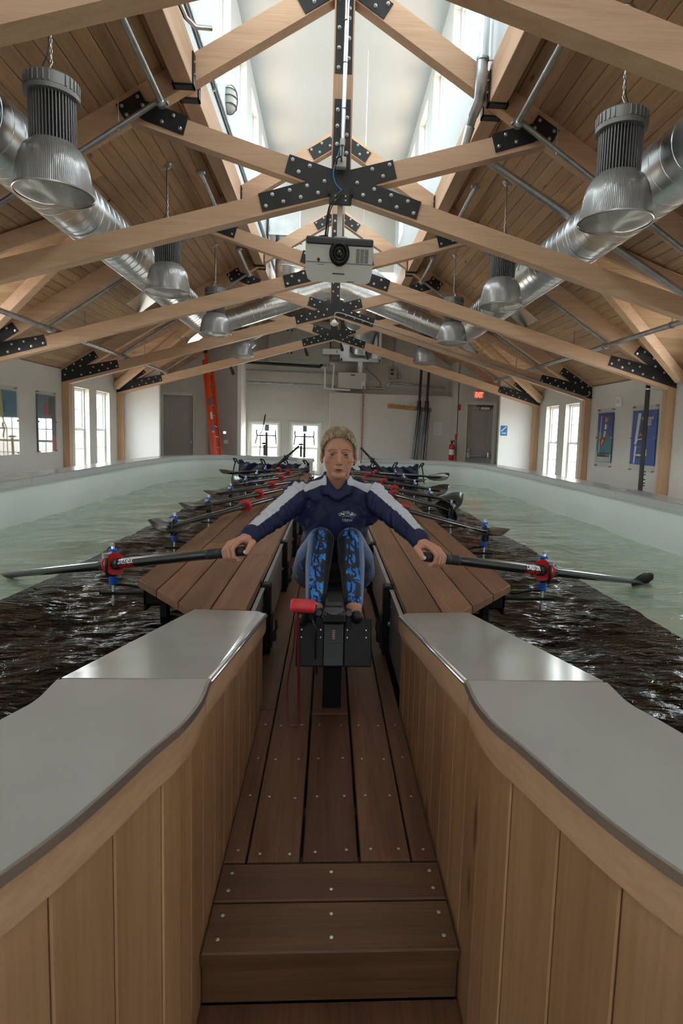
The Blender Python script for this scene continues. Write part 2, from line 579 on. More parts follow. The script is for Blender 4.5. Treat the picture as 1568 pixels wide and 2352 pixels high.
# gable triangles of the dormers
DORM = [(6.26, 9.06), (12.34, 15.14)]
for s in (-1, 1):
    for gi, (a, b) in enumerate(DORM):
        m_ = (a + b) / 2; zr = 3.82
        mb = MB()
        xo = s * (HW + .2); xi = s * HW
        if gi == 0:
            w0, w1, z0_, z1_ = m_ - .5, m_ + .5, 2.30, 2.95
            sl = (zr - 2.17) / (m_ - a)
            mb.prism([(a, 2.17), (w0, 2.17), (w0, 2.17 + sl * (w0 - a))], xi, xo, 'X')
            mb.prism([(w1, 2.17), (b, 2.17), (w1, 2.17 + sl * (b - w1))], xi, xo, 'X')
            mb.prism([(w0, 2.17), (w1, 2.17), (w1, z0_), (w0, z0_)], xi, xo, 'X')
            mb.prism([(w0, z1_), (w1, z1_), (w1, 2.17 + sl * (b - w1)), (m_, zr), (w0, 2.17 + sl * (w0 - a))], xi, xo, 'X')
        else:
            mb.prism([(a, 2.17), (b, 2.17), (m_, zr)], xi, xo, 'X')
        struct(put('wall_dormer', mb, M_wall))
# far walls
wall_y('wall_far', Y1, Y1 + .2, -4.6, 4.6, FZ - .1, 5.9, [(-2.56, -1.65, -.22, 1.31), (-1.27, -.38, -.22, 1.31)])
for s, nm in ((-1, 'left'), (1, 'right')):
    hole = [(-4.95, -4.08, FZ, 2.02)] if s < 0 else [(4.08, 4.87, FZ, 2.02)]
    xa, xb = (-HW, -2.80) if s < 0 else (3.78, HW)
    wall_y('wall_door_' + nm, 17.6, 17.75, xa, xb, FZ, 4.6, hole, M_wall if s > 0 else M_wall)
    mb = MB(); mb.bb(s * 4.44, s * HW, 15.41, 15.53, FZ, 3.2)
    struct(put('wall_return_' + nm, mb, M_white))
mb = MB(); mb.bb(-2.80, -2.68, 17.6, Y1, FZ, 4.6); struct(put('wall_alcove_left', mb, M_white))
mb = MB(); mb.bb(3.70, 3.80, 17.6, Y1, FZ, 4.6); struct(put('wall_alcove_right', mb, M_wall))
mb = MB(); mb.bb(-3.62, -2.79, 17.56, 17.6, FZ, 4.3); struct(put('wall_ladder_side', mb, M_wallp))
# low white partition box in the alcove
mb = MB(); mb.bb(-.07, 3.70, 18.05, Y1, FZ, 2.25, .006); mb.bb(-.09, 3.70, 18.03, Y1, 2.25, 2.275)
pb = struct(put('wall_partition', mb, M_wall))
mb = MB(); mb.bb(-.075, -.055, 18.04, 18.06, FZ, 2.25); mb.bb(.93, .95, 18.04, 18.06, FZ, 2.25); put('joint_strip', mb, M_white, pb)
# rear wall behind the camera, glazed
rear_w = [(-4.6, -4.0, 0.3, 1.9), (4.0, 4.6, .3, 1.9)]
wall_y('wall_rear', Y0 - .2, Y0, -HW - .2, HW + .2, FZ, 2.7, rear_w)
wall_y('wall_rear_gable', Y0 - .2, Y0, -4.4, 4.4, 2.7, 3.9, [(-1.2, 1.2, 2.85, 3.75)])
mb = MB(); mb.prism([(-2.7, 3.9), (2.7, 3.9), (0, 5.8)], Y0 - .2, Y0); struct(put('wall_rear_peak', mb, M_wall))

# ---- monitor (raised skylight lantern)
MX, MZ, MY0, MY1 = 1.50, 7.1, -3.6, 15.5
mon_w = []
yk = -3.1
while yk < 15:
    mon_w.append((yk, yk + .95, 5.62, 6.82)); yk += 1.523
wall_x('wall_monitor_left', -MX - .2, -MX, MY0, MY1, 4.66, MZ, mon_w, M_mono)
wall_x('wall_monitor_right', MX, MX + .2, MY0, MY1, 4.66, MZ, mon_w, M_mono)
mb = MB(); mb.bb(-MX - .2, MX + .2, MY0 - .2, MY1 + .2, MZ, MZ + .12); struct(put('ceiling_monitor', mb, M_mono))
mb = MB(); mb.bb(-MX - .2, MX + .2, MY1, MY1 + .15, 5.2, MZ); struct(put('wall_monitor_far', mb, M_wall))
mb = MB(); mb.bb(-MX - .2, MX + .2, MY0 - .15, MY0, 4.5, MZ); struct(put('wall_monitor_rear', mb, M_mono))

# ---- boarded roof: backing slab + boards
BW = .1405
def in_gap(y0, y1):
    return y0, y1
def dormer_cut(xm, a, b):
    """y interval of the dormer opening at |x|=xm, or None"""
    zr = roof_z(xm)
    m_ = (a + b) / 2
    if xm < 2.86: return None
    h = (zr - 2.17) / (3.82 - 2.17)
    if h >= 1: return None
    return a + (m_ - a) * h, b - (b - m_) * h
rnd = random.Random(3)
for s, nm in ((-1, 'left'), (1, 'right')):
    mb = MB()
    t = .035
    def slab(xa, xb, ya, yb):
        za, zb = roof_z(xa) + t, roof_z(xb) + t
        mb.prism([(s * xa, za), (s * xb, zb), (s * xb, zb + .12), (s * xa, za + .12)], ya, yb)
    slab(1.50, 2.86, Y0, Y1)
    ys = [Y0] + [v for d in DORM for v in d] + [Y1]
    for i in range(0, len(ys), 2):
        slab(2.86, 5.7, ys[i], ys[i + 1])
    for (a, b) in DORM:                        # triangles beside the valleys
        m_ = (a + b) / 2
        for (p, q) in ((a, m_), (b, m_)):
            vs = []
            for x_, y_ in ((2.86, p), (5.48, p), (2.86, q)):
                for dz in (t, t + .12):
                    vs.append((s * x_, y_, roof_z(x_) + dz))
            mb.add(vs, [(0, 2, 4), (1, 5, 3), (0, 1, 3, 2), (2, 3, 5, 4), (4, 5, 1, 0)])
        # dormer roof slabs
        for (p) in (a, b):
            sgn = 1 if p == a else -1
            vs = []
            for (x_, y_, z_) in ((2.84, m_, 3.82), (5.72, m_, 3.82), (5.72, p, 2.17), (5.42, p, 2.17)):
                for dz in (t, t + .1):
                    vs.append((s * x_, y_, z_ + dz))
            mb.add(vs, [(0, 2, 4, 6), (1, 7, 5, 3), (0, 1, 3, 2), (2, 3, 5, 4), (4, 5, 7, 6), (6, 7, 1, 0)])
    # closed ridge beyond and before the monitor
    slab(0, 1.5, Y0, MY0); slab(0, 1.5, MY1, Y1)
    ceil = struct(put('ceiling_' + nm, mb, M_ceil))
    ux = math.cos(math.atan(.617))
    def board(xa, xb, ya0, ya1, yb0, yb1):
        """one board between |x| xa..xb; ends ya0,ya1 at xa and yb0,yb1 at xb"""
        g = .0026; c = .008; th = .03
        prof = [(xa + g, 0 + .0), (xa + g + c, -c * .0), (xb - g - c, 0), (xb - g, 0)]
        vs = []
        for (e0, e1) in ((ya0, yb0), (ya1, yb1)):
            for (x_, lift) in ((xa + g, c), (xa + g + c, 0), (xb - g - c, 0), (xb - g, c), (xb - g, th), (xa + g, th)):
                f = (x_ - xa) / (xb - xa)
                vs.append((s * x_, e0 + (e1 - e0) * f, roof_z(x_) + lift * ux))
        mb = MB()
        mb.add(vs, [(0, 1, 2, 3, 4, 5), (11, 10, 9, 8, 7, 6)] + [(i, i + 6, (i + 1) % 6 + 6, (i + 1) % 6) for i in range(6)])
        put('ceiling_board', mb, M_ceil, ceil)
    x = 1.50; row = 0
    dx = BW * ux
    while x < 5.46:
        xa, xb = x, min(x + dx, 5.48)
        cuts = [Y0, MY1 + .1, Y1]
        for k in range(6):
            cuts.append(-2.2 + 3.05 * k + rnd.uniform(-1.3, 1.3))
        cuts = sorted(cuts)
        for i in range(len(cuts) - 1):
            c0, c1 = cuts[i] + .001, cuts[i + 1] - .001
            if c1 < 2.0 or c1 - c0 < .25: 
                if c1 < 2.0: continue
            segs = [(c0, c0, c1, c1)]            # (start@xa, start@xb, end@xa, end@xb)
            for (a, b) in DORM:
                ca, cb = dormer_cut(xa, a, b), dormer_cut(xb, a, b)
                if cb is None: continue
                m_ = (a + b) / 2
                if ca is None: ca = (m_, m_)
                out = []
                for (p0, p1, q0, q1) in segs:
                    if q0 <= cb[0] + .02 or p0 >= cb[1] - .02: out.append((p0, p1, q0, q1)); continue
                    if p0 < ca[0] - .05 and p1 < cb[0] - .05: out.append((p0, p1, ca[0], cb[0]))
                    if q0 > ca[1] + .05 and q1 > cb[1] + .05: out.append((ca[1], cb[1], q0, q1))
                segs = out
            for (p0, p1, q0, q1) in segs:
                board(xa, xb, p0, q0, p1, q1)
        x += dx; row += 1
    # dormer ceilings: boards along X, and their valley rafters
    for di, (a, b) in enumerate(DORM):
        m_ = (a + b) / 2
        for sg in (-1, 1):
            p = a if sg < 0 else b
            n = 15
            for i in range(n):
                f0, f1 = i / n, (i + 1) / n
                pts = []
                for f in (f0 + .001, f1 - .001):
                    y_ = m_ + (p - m_) * f; z_ = 3.82 + (2.17 - 3.82) * f
                    xv = (5.56 - z_) / .617
                    pts.append((xv, y_, z_))
                th = .03
                vs = []
                for (xv, y_, z_) in pts:
                    for x_ in (xv, 5.45):
                        vs.append((s * x_, y_, z_)); vs.append((s * x_, y_, z_ + th))
                mb = MB(); mb.add(vs, [(0, 2, 6, 4), (1, 5, 7, 3), (0, 1, 3, 2), (4, 6, 7, 5), (0, 4, 5, 1), (2, 3, 7, 6)])
                put('dormer_board', mb, M_dorm, ceil)
            # valley rafter
            A = Vector((s * 2.86, m_ + .04 * sg, 3.80)); B = Vector((s * 5.44, p - .03 * sg, 2.12))
            d = (B - A); L_ = d.length; d.normalize()
            up = Vector((0, 0, 1)); side = d.cross(up).normalized(); up = side.cross(d)
            R = Matrix((d, side, up)).transposed().to_4x4()
            mb = MB(); mb.box((A + B) / 2 - up * .075, (L_, .11, .17), R, .004)
            put('valley_rafter', mb, M_beam, ceil)

# header beams between trusses at the lantern edge, in black hangers
ends = [-1.2] + TY
words = ['the nearest bay', 'the first bay', 'the second bay', 'the third bay', 'the last bay']
for s, side in ((-1, 'on the ladder side'), (1, 'on the exit door side')):
    for i in range(5):
        a = TY[i - 1] + .15 if i > 0 else -1.0
        b = TY[i]
        t_ = thing('header_beam', 'fir header beam along the skylight edge %s, in %s' % (side, words[i]), 'beam', (s * 1.53, (a + b) / 2, 4.33), 'header beams along the skylight')
        mb = MB(); mb.bb(s * 1.445, s * 1.618, a, b, 4.335, 4.69, .004); put('beam', mb, M_beamy, t_)
        for (e_, sg) in ((b, -1), (a, 1)):
            if e_ < 2: continue
            mb = MB()
            y2 = e_ + sg * .085
            mb.bb(s * 1.43, s * 1.633, e_, y2, 4.315, 4.333)
            mb.bb(s * 1.43, s * 1.443, e_, y2, 4.315, 4.63)
            mb.bb(s * 1.62, s * 1.633, e_, y2, 4.315, 4.63)
            h = put('hanger', mb, M_blk, t_)
            for zb in (4.44, 4.55):
                mb = MB(); mb.lathe([(.014, 0), (.014, .012)], 6, Matrix.Translation((s * 1.43, (e_ + y2) / 2, zb)) @ Matrix.Rotation(-s * PI / 2, 4, 'Y'))
                put('bolt', mb, M_zinc, h)

# ---- windows
WN = [0]
def window(center, w, h, axis, out, cols=2, rows=2, reveal=.2, trim=False, matf=M_white, single=False, portal=True):
    """double-hung window; axis = 'X' wall runs along Y (normal X), 'Y' wall runs along X; out = +-1 outward"""
    WN[0] += 1
    cx_, cy_, cz_ = center
    root = empty_struct('window_%d' % WN[0], center)
    def BB(mb, u0, u1, v0, v1, d0, d1, ch=0):
        if axis == 'X': mb.bb(cx_ + out * d0, cx_ + out * d1, cy_ + u0, cy_ + u1, cz_ + v0, cz_ + v1, ch)
        else: mb.bb(cx_ + u0, cx_ + u1, cy_ + out * d0, cy_ + out * d1, cz_ + v0, cz_ + v1, ch)
    hw, hh = w / 2, h / 2
    mb = MB()
    f = .035
    for (a, b, c, d) in ((-hw, -hw + f, -hh, hh), (hw - f, hw, -hh, hh), (-hw + f, hw - f, hh - f, hh), (-hw + f, hw - f, -hh, -hh + f)):
        BB(mb, a, b, c, d, reveal - .09, reveal)
    put('frame', mb, matf, root)
    sashes = [(-hh + f, hh - f)] if single else [(0, hh - f), (-hh + f, 0)]
    for si, (z0, z1) in enumerate(sashes):
        mb = MB(); q = .03; dd = reveal - .05 + (.015 if si == 0 else -.02)
        for (a, b, c, d) in ((-hw + f, -hw + f + q, z0, z1), (hw - f - q, hw - f, z0, z1), (-hw + f + q, hw - f - q, z1 - q, z1), (-hw + f + q, hw - f - q, z0, z0 + q)):
            BB(mb, a, b, c, d, dd - .016, dd + .016)
        sh = put('sash', mb, matf, root)
        if cols * rows > 1:
            mb = MB(); g = .009
            iw = 2 * (hw - f - q); ih = (z1 - z0) - 2 * q
            for c in range(1, cols):
                u = -iw / 2 + iw * c / cols; BB(mb, u - g, u + g, z0 + q, z1 - q, dd - .009, dd + .009)
            for r in range(1, rows):
                v = z0 + q + ih * r / rows; BB(mb, -iw / 2, iw / 2, v - g, v + g, dd - .010, dd + .010)
            put('muntin', mb, matf, sh)
        mb = MB(); BB(mb, -hw + f + q, hw - f - q, z0 + q, z1 - q, dd - .002, dd + .002)
        put('pane', mb, M_glass, sh)
    if trim:
        mb = MB(); k = .07
        for (a, b, c, d) in ((-hw - k, -hw, -hh - k, hh + k), (hw, hw + k, -hh - k, hh + k), (-hw, hw, hh, hh + k), (-hw, hw, -hh - k, -hh)):
            BB(mb, a, b, c, d, -.018, 0, .003)
        put('casing', mb, M_trim, root)
    if portal:
        n = (-out, 0, 0) if axis == 'X' else (0, -out, 0)
        p = (cx_ + out * (reveal + .03), cy_, cz_) if axis == 'X' else (cx_, cy_ + out * (reveal + .03), cz_)
        d_ = daylight('daylight', p, n, w, h, DAY)
        d_.data.cycles.is_portal = True
    return root
for s in (-1, 1):
    for (a, b, c, d) in side_w:
        window((s * HW, (a + b) / 2, (c + d) / 2), b - a, d - c, 'X', s)
    a, b = DORM[0]; m_ = (a + b) / 2
    window((s * HW, m_, 2.625), 1.0, .65, 'X', s, 2, 1, .18, single=True)  # unseen gable window, added to brighten the dormer boards
    for (a, b, c, d) in mon_w:
        window((s * MX, (a + b) / 2, (c + d) / 2), b - a, d - c, 'X', s, 2, 2, .2, single=True)
for (a, b, c, d) in [(-2.56, -1.65, -.22, 1.31), (-1.27, -.38, -.22, 1.31)]:
    window(((a + b) / 2, Y1, (c + d) / 2), b - a, d - c, 'Y', 1, 3, 2, .12, True)
for (a, b, c, d) in rear_w:
    window(((a + b) / 2, Y0, (c + d) / 2), b - a, d - c, 'Y', -1, 3, 2, .2, single=True)
window((0, Y0, 3.3), 2.4, .9, 'Y', -1, 3, 1, .2, single=True)

# ---- doors
def door(idx, x0, x1, z1, bar=False):
    root = empty_struct('door_%d' % idx, ((x0 + x1) / 2, 17.6, FZ))
    mb = MB(); k = .10
    for (a, b, c, d) in ((x0 - k, x0, FZ, z1 + k), (x1, x1 + k, FZ, z1 + k), (x0, x1, z1, z1 + k)):
        mb.bb(a, b, 17.57, 17.6, c, d, .006)
    for (a, b, c, d) in ((x0 - k, x0 - k + .02, FZ, z1 + k), (x1 + k - .02, x1 + k, FZ, z1 + k), (x0 - k, x1 + k, z1 + k - .02, z1 + k)):
        mb.bb(a, b, 17.555, 17.57, c, d)
    put('casing', mb, M_trim, root)
    mb = MB(); mb.bb(x0, x1, 17.655, 17.70, FZ, z1)
    st = .13
    zz = [FZ + .25, FZ + .95, FZ + 1.12, z1 - .14]
    for (a, b, c, d) in ((x0, x0 + st, FZ, z1), (x1 - st, x1, FZ, z1), (x0 + st, x1 - st, z1 - .14, z1), (x0 + st, x1 - st, FZ + .95, FZ + 1.12), (x0 + st, x1 - st, FZ, FZ + .25)):
        mb.bb(a, b, 17.640, 17.656, c, d, .003)
    for (c, d) in ((FZ + .28, FZ + .92), (FZ + 1.15, z1 - .17)):
        mb.bb(x0 + st + .035, x1 - st - .035, 17.648, 17.656, c + .01, d - .01, .004)
    leaf = put('leaf', mb, M_doorp, root)
    if not bar:
        mb = MB(); Mx = Matrix.Translation((x1 - .065, 17.64, .67)) @ Matrix.Rotation(PI / 2, 4, 'X')
        mb.lathe([(.034, 0), (.034, .008), (.012, .012), (.012, .04), (.028, .045), (.032, .06), (.024, .075), (.004, .08)], 14, Mx)
        put('knob', mb, M_steel, leaf, True, True, 40)
    else:
        mb = MB(); mb.bb(x0 + .06, x1 - .04, 17.57, 17.60, .455, .50, .006); mb.bb(x1 - .12, x1 - .04, 17.56, 17.645, .43, .60, .01); put('push_bar', mb, M_steel, leaf)
        mb = MB(); mb.bb(x0 + .02, x0 + .13, 17.55, 17.645, .42, .60, .01); mb.bb(x0 + .05, x0 + .11, 17.56, 17.645, .60, .70, .01); put('lock_case', mb, M_steel, leaf)
        mb = MB(); mb.bb(x1 - .42, x1 - .10, 17.56, 17.64, z1 - .14, z1 - .06, .006); mb.bb(x1 - .52, x1 - .02, 17.59, 17.61, z1 - .05, z1 - .02); put('closer', mb, M_dkgr, leaf)
        mb = MB(); mb.bb(x1 - .40, x1 - .13, 17.553, 17.56, z1 - .135, z1 - .065); put('closer_plate', mb, M_pwhite, leaf)
    return root
door(1, -4.95, -4.08, 2.02)
door(2, 4.08, 4.87, 2.02, True)
# ================================================================ TRUSSES
TD = .14
def hexbolt():
    mb = MB()
    mb.lathe([(.0185, 0), (.0185, .003)], 12)
    mb.lathe([(.0145, .003), (.0145, .013), (.012, .015)], 6)
    mb.lathe([(.0085, .015), (.0085, .021)], 8)
    me = mb.mesh('hex_bolt'); me.materials.append(M_zinc)
    me.transform(Matrix.Rotation(PI / 2, 4, 'X'))
    return me
BOLT = hexbolt()
HEEL = [(5.452, 1.913), (5.446, 2.153), (4.807, 2.553), (4.715, 2.428), (4.965, 2.262), (4.354, 2.392), (4.314, 2.234)]
HEELB = [(5.38, 2.062), (5.353, 2.183), (5.196, 2.279), (5.043, 2.37), (4.886, 2.464), (4.765, 2.433), (5.075, 2.245), (5.228, 2.153), (5.057, 2.072),
         (4.881, 2.119), (4.822, 2.233), (4.709, 2.167), (4.645, 2.28), (4.536, 2.213), (4.472, 2.325), (4.363, 2.265)]
XPL = [(0, 3.433), (.773, 3.222), (.817, 3.393), (.338, 3.535), (.559, 3.608), (.513, 3.78), (.088, 3.662), (.079, 4.32)]
XB = [(.481, 3.732), (.42, 3.62), (.31, 3.681), (.163, 3.543), (.225, 3.43), (.335, 3.492), (.396, 3.381), (.506, 3.441), (.567, 3.33), (.678, 3.392), (.74, 3.28)]
KB = [(-.047, 4.22), (.048, 4.15), (-.047, 4.07), (.048, 3.99), (-.047, 3.90), (.048, 3.82)]
KB2 = [(.047, 5.061), (-.048, 4.972), (.049, 4.88), (-.048, 4.789), (.048, 4.698), (-.049, 4.609), (.047, 5.15), (-.048, 5.23)]
NODE = [(1.549, 3.903), (1.498, 4.076), (1.825, 4.178), (1.907, 4.196), (1.963, 4.287), (2.189, 4.147), (2.098, 3.997), (1.978, 4.049), (1.918, 4.018)]
NB = [(1.982, 4.231), (2.133, 4.137), (2.087, 4.06), (1.934, 4.155), (1.64, 4.078), (1.752, 4.016), (1.578, 3.963)]
APX = [(.095, 5.252), (.381, 5.074), (.471, 5.219), (.095, 5.452)]
AB_ = [(.417, 5.217), (.296, 5.19), (.268, 5.316), (.146, 5.288), (.124, 5.411)]
labels = ['fir scissor truss nearest the camera, its lower chords cut by the top of the frame',
          'fir scissor truss in front, carrying the white projector under its black cross plate',
          'fir scissor truss directly behind the white projector',
          'fir scissor truss with a small white sensor hanging at its cross plate',
          'farthest fir scissor truss, just before the end wall with the doors']
def zl(x): return 3.425 + .287 * x
def truss(k):
    Y = TY[k]
    t = thing('roof_truss', labels[k], 'truss', (0, Y, 1.9), 'fir scissor trusses')
    W0, W1 = Y + .006, Y + .006 + TD
    for s in (-1, 1):
        # scissor chord rising from the heel on side s to the node on the other side
        e = .0015 if s > 0 else 0
        mb = MB()
        mb.prism([(s * 5.45, zl(-5.45) - .008), (s * -2.095, zl(2.095) - .008), (s * -1.85, zl(1.85) + .192), (s * 4.93, zl(-4.93) + .192), (s * 5.45, zl(-5.45) + .05)], W0 + e, W1 - e)
        put('scissor_chord', mb, M_beam, t)
        mb = MB()
        mb.prism([(s * .098, roof_z(.098)), (s * 5.45, roof_z(5.45)), (s * 5.45, roof_z(5.45) - .265), (s * .098, roof_z(.098) - .265)], W0 + .002, W1 - .002)
        put('rafter', mb, M_beam, t)
        mb = MB(); mb.bb(s * 5.315, s * 5.447, W0 - .004, W1 + .004, FZ, 1.93, .004); put('post', mb, M_post, t)
    mb = MB(); mb.bb(-.098, .098, W0 - .003, W1 - .001, 3.45, 5.48, .004); put('king_post', mb, M_post, t)
    def plate(name, poly, bolts):
        mb = MB(); mb.prism(poly, Y - .003, Y + .005)
        p = put(name, mb, M_blk, t)
        for (bx, bz) in bolts:
            inst('bolt', BOLT, p, (bx, Y - .003, bz), (0, rb.uniform(0, PI), 0))
        return p
    rb = random.Random(k)
    plate('cross_plate', XPL + [(-x, z) for x, z in reversed(XPL[1:])], XB + [(-x, z) for x, z in XB] + KB)
    plate('king_plate', [(-.083, 4.556), (.083, 4.556), (.083, 5.33), (-.083, 5.33)], KB2)
    for s in (-1, 1):
        plate('heel_plate', [(s * x, z) for x, z in HEEL], [(s * x, z) for x, z in HEELB])
        plate('node_plate', [(s * x, z) for x, z in NODE], [(s * x, z) for x, z in NB])
        plate('apex_plate', [(s * x, z) for x, z in APX], [(s * x, z) for x, z in AB_])
    return t
trusses = [truss(k) for k in range(5)]

# ================================================================ PIPES
def joint(parent, p, r=.045):
    mb = MB()
    p = Vector(p)
    mb.sphere(p, r, 12, 8)
    mb.lathe([(r * .9, -.03), (r * 1.1, -.028), (r * 1.1, .028), (r * .9, .03)], 12, Matrix.Translation(p) @ Matrix.Rotation(PI / 2, 4, 'X'))
    for a in (-1, 1):
        mb.box(p + Vector((a * r * 1.15, 0, 0)), (.03, .05, .028), None, .004)
        mb.lathe([(.008, -.035), (.008, .035)], 8, Matrix.Translation(p + Vector((a * r * 1.2, 0, 0))) @ Matrix.Rotation(PI / 2, 4, 'X'))
    return put('coupling', mb, M_pipe, parent, True, True, 40)
for s, side, pw, zm in ((-1, 'ladder', 'above the ladder side wall', 2.455), (1, 'exit door', 'above the exit door side wall', 2.52)):
    t = thing('sprinkler_main', 'long galvanised sprinkler pipe running %s' % pw, 'pipe', (s * 4.2, 6, zm))
    mb = MB(); mb.tube([(s * 4.2, -2, zm), (s * 4.2, 15.3, zm)], .036, 14); put('pipe', mb, M_pipe, t, True, True, 50)
    for k in range(1, 5):
        joint(t, (s * 4.2, TY[k] - .1, zm), .05)
    for yy in (7.3, 10.3, 13.5):
        mb = MB(); mb.bb(s * 4.2 - .006, s * 4.2 + .006, yy - .006, yy + .006, zm, roof_z(4.2) if not (6.3 < yy < 9) and not (12.4 < yy < 15) else 2.9)
        mb.lathe([(.047, -.012), (.047, .012)], 14, Matrix.Translation((s * 4.2, yy, zm)) @ Matrix.Rotation(PI / 2, 4, 'X'))
        put('hanger', mb, M_pipe, t)
    tw = ['', 'first full truss', 'second full truss', 'third full truss', 'farthest truss']
    for k in range(1, 5):
        yb = TY[k] - .14
        t = thing('sprinkler_branch', 'galvanised branch pipe under the rafter of the %s, %s side' % (tw[k], side), 'pipe', (s * 1.72, yb, 4.1), 'sprinkler branch pipes')
        mb = MB(); mb.tube([(s * 1.72, yb - 1.35, 4.2), (s * 1.72, yb, 4.13)], .027, 12); put('stub_pipe', mb, M_pipe, t, True, True, 50)
        mb = MB(); mb.tube([(s * 1.72, yb, 4.15), (s * 4.2, yb + .03, zm + .045)], .025, 12); put('pipe', mb, M_pipe, t, True, True, 50)
        joint(t, (s * 1.72, yb, 4.12)); joint(t, (s * 1.72, yb - 1.35, 4.2), .036)
        mb = MB(); mb.tube([(s * 2.12, yb, 3.85), (s * 2.12, yb, 4.2)], .006, 6); put('hanger_rod', mb, M_pipe, t)
# big riser at the exit door side of the lantern
t = thing('lantern_riser', 'thick galvanised riser pipe with elbow fittings in front of the skylight wall', 'pipe', (1.35, 6.15, 5.1))
pts = [(1.36, 6.0, 6.9), (1.35, 6.02, 4.78), (1.345, 6.03, 4.55)]
mb = MB(); mb.tube(pts, .042, 16); put('pipe', mb, M_galv, t, True, True, 50)
mb = MB(); mb.tube([(1.345, 6.03, 4.72), (1.345, 6.03, 4.52), (1.36, 6.12, 4.40), (1.34, 6.3, 4.34)], .056, 16); put('elbow', mb, M_pipe, t, True, True, 50)
mb = MB(); mb.tube([(1.34, 6.25, 4.345), (1.335, 6.42, 4.28)], .046, 14); put('elbow', mb, M_pipe, t, True, True, 50)
mb = MB(); mb.tube([(1.335, 6.40, 4.27), (1.30, 6.46, 4.10), (1.46, 6.5, 4.05)], .052, 14); put('elbow', mb, M_pipe, t, True, True, 50)
mb = MB(); mb.tube([(1.44, 6.5, 4.06), (4.15, 6.55, 2.55)], .040, 14); put('pipe', mb, M_pipe, t, True, True, 50)
for z in (4.70, 5.25):
    mb = MB(); mb.lathe([(.058, -.012), (.06, -.01), (.06, .01), (.058, .012)], 16, Matrix.Translation((1.35, 6.02, z))); mb.bb(1.35, 1.5, 6.015, 6.025, z - .005, z + .005)
    put('clamp', mb, M_pipe, t)
mb = MB(); mb.tube([(1.44, 6.3, 6.9), (1.44, 6.3, 4.75)], .03, 12)
tag(put('drain_pipe', mb, M_white, None, True, True, 50), 'thin white pipe running down the skylight wall behind the riser', 'pipe')
# conduits along the ladder-side skylight wall
for i, (dx, dz, r, m_, lb) in enumerate(((.0, .0, .022, M_galv, 'bright conduit with a bent end along the skylight wall, ladder side'), (.02, .17, .026, M_pipe, 'dark conduit clipped along the skylight wall, ladder side'))):
    mb = MB()
    if i == 0: mb.tube([(-1.47, -1, 4.80), (-1.47, 5.6, 4.80), (-1.46, 5.85, 4.80), (-1.40, 5.98, 4.80), (-1.25, 6.02, 4.82)], r, 10)
    else: mb.tube([(-1.47, -1, 5.0), (-1.47, 15.2, 5.0)], r, 10)
    o = put('conduit', mb, m_, None, True, True, 50); tag(o, lb, 'conduit')
    if i == 1:
        for yy in (4.6, 7.3, 9.9, 12.6):
            mb = MB(); mb.lathe([(.034, -.02), (.034, .02)], 12, Matrix.Translation((-1.47, yy, 5.0)) @ Matrix.Rotation(PI / 2, 4, 'X')); mb.bb(-1.5, -1.47, yy - .012, yy + .012, 4.95, 5.07)
            put('clip', mb, M_galv, o)
# caged bulkhead light on the skylight wall
t = thing('bulkhead_light', 'caged oval bulkhead light on the white skylight wall', 'lamp', (-1.5, 8.2, 5.35))
mb = MB(); mb.sphere((-1.46, 8.25, 5.36), (.09, .12, .17), 20, 14); put('globe', mb, M_lgr, t, True)
for j in range(3):
    mb = MB(); z0 = 5.36 + (j - 1) * .09
    q = math.sqrt(max(0, 1 - ((z0 - 5.36) / .18) ** 2))
    mb.tube([(-1.46 + .1 * q * math.cos(a), 8.25 + .135 * q * math.sin(a), z0) for a in [i * 2 * PI / 20 for i in range(20)]], .006, 6, False, True)
    put('cage_ring', mb, M_dkgr, t)
mb = MB(); mb.tube([(-1.46 + .1 * math.cos(a), 8.25, 5.36 + .185 * math.sin(a)) for a in [i * 2 * PI / 24 for i in range(24)]], .006, 6, False, True)
put('cage_ring', mb, M_dkgr, t)

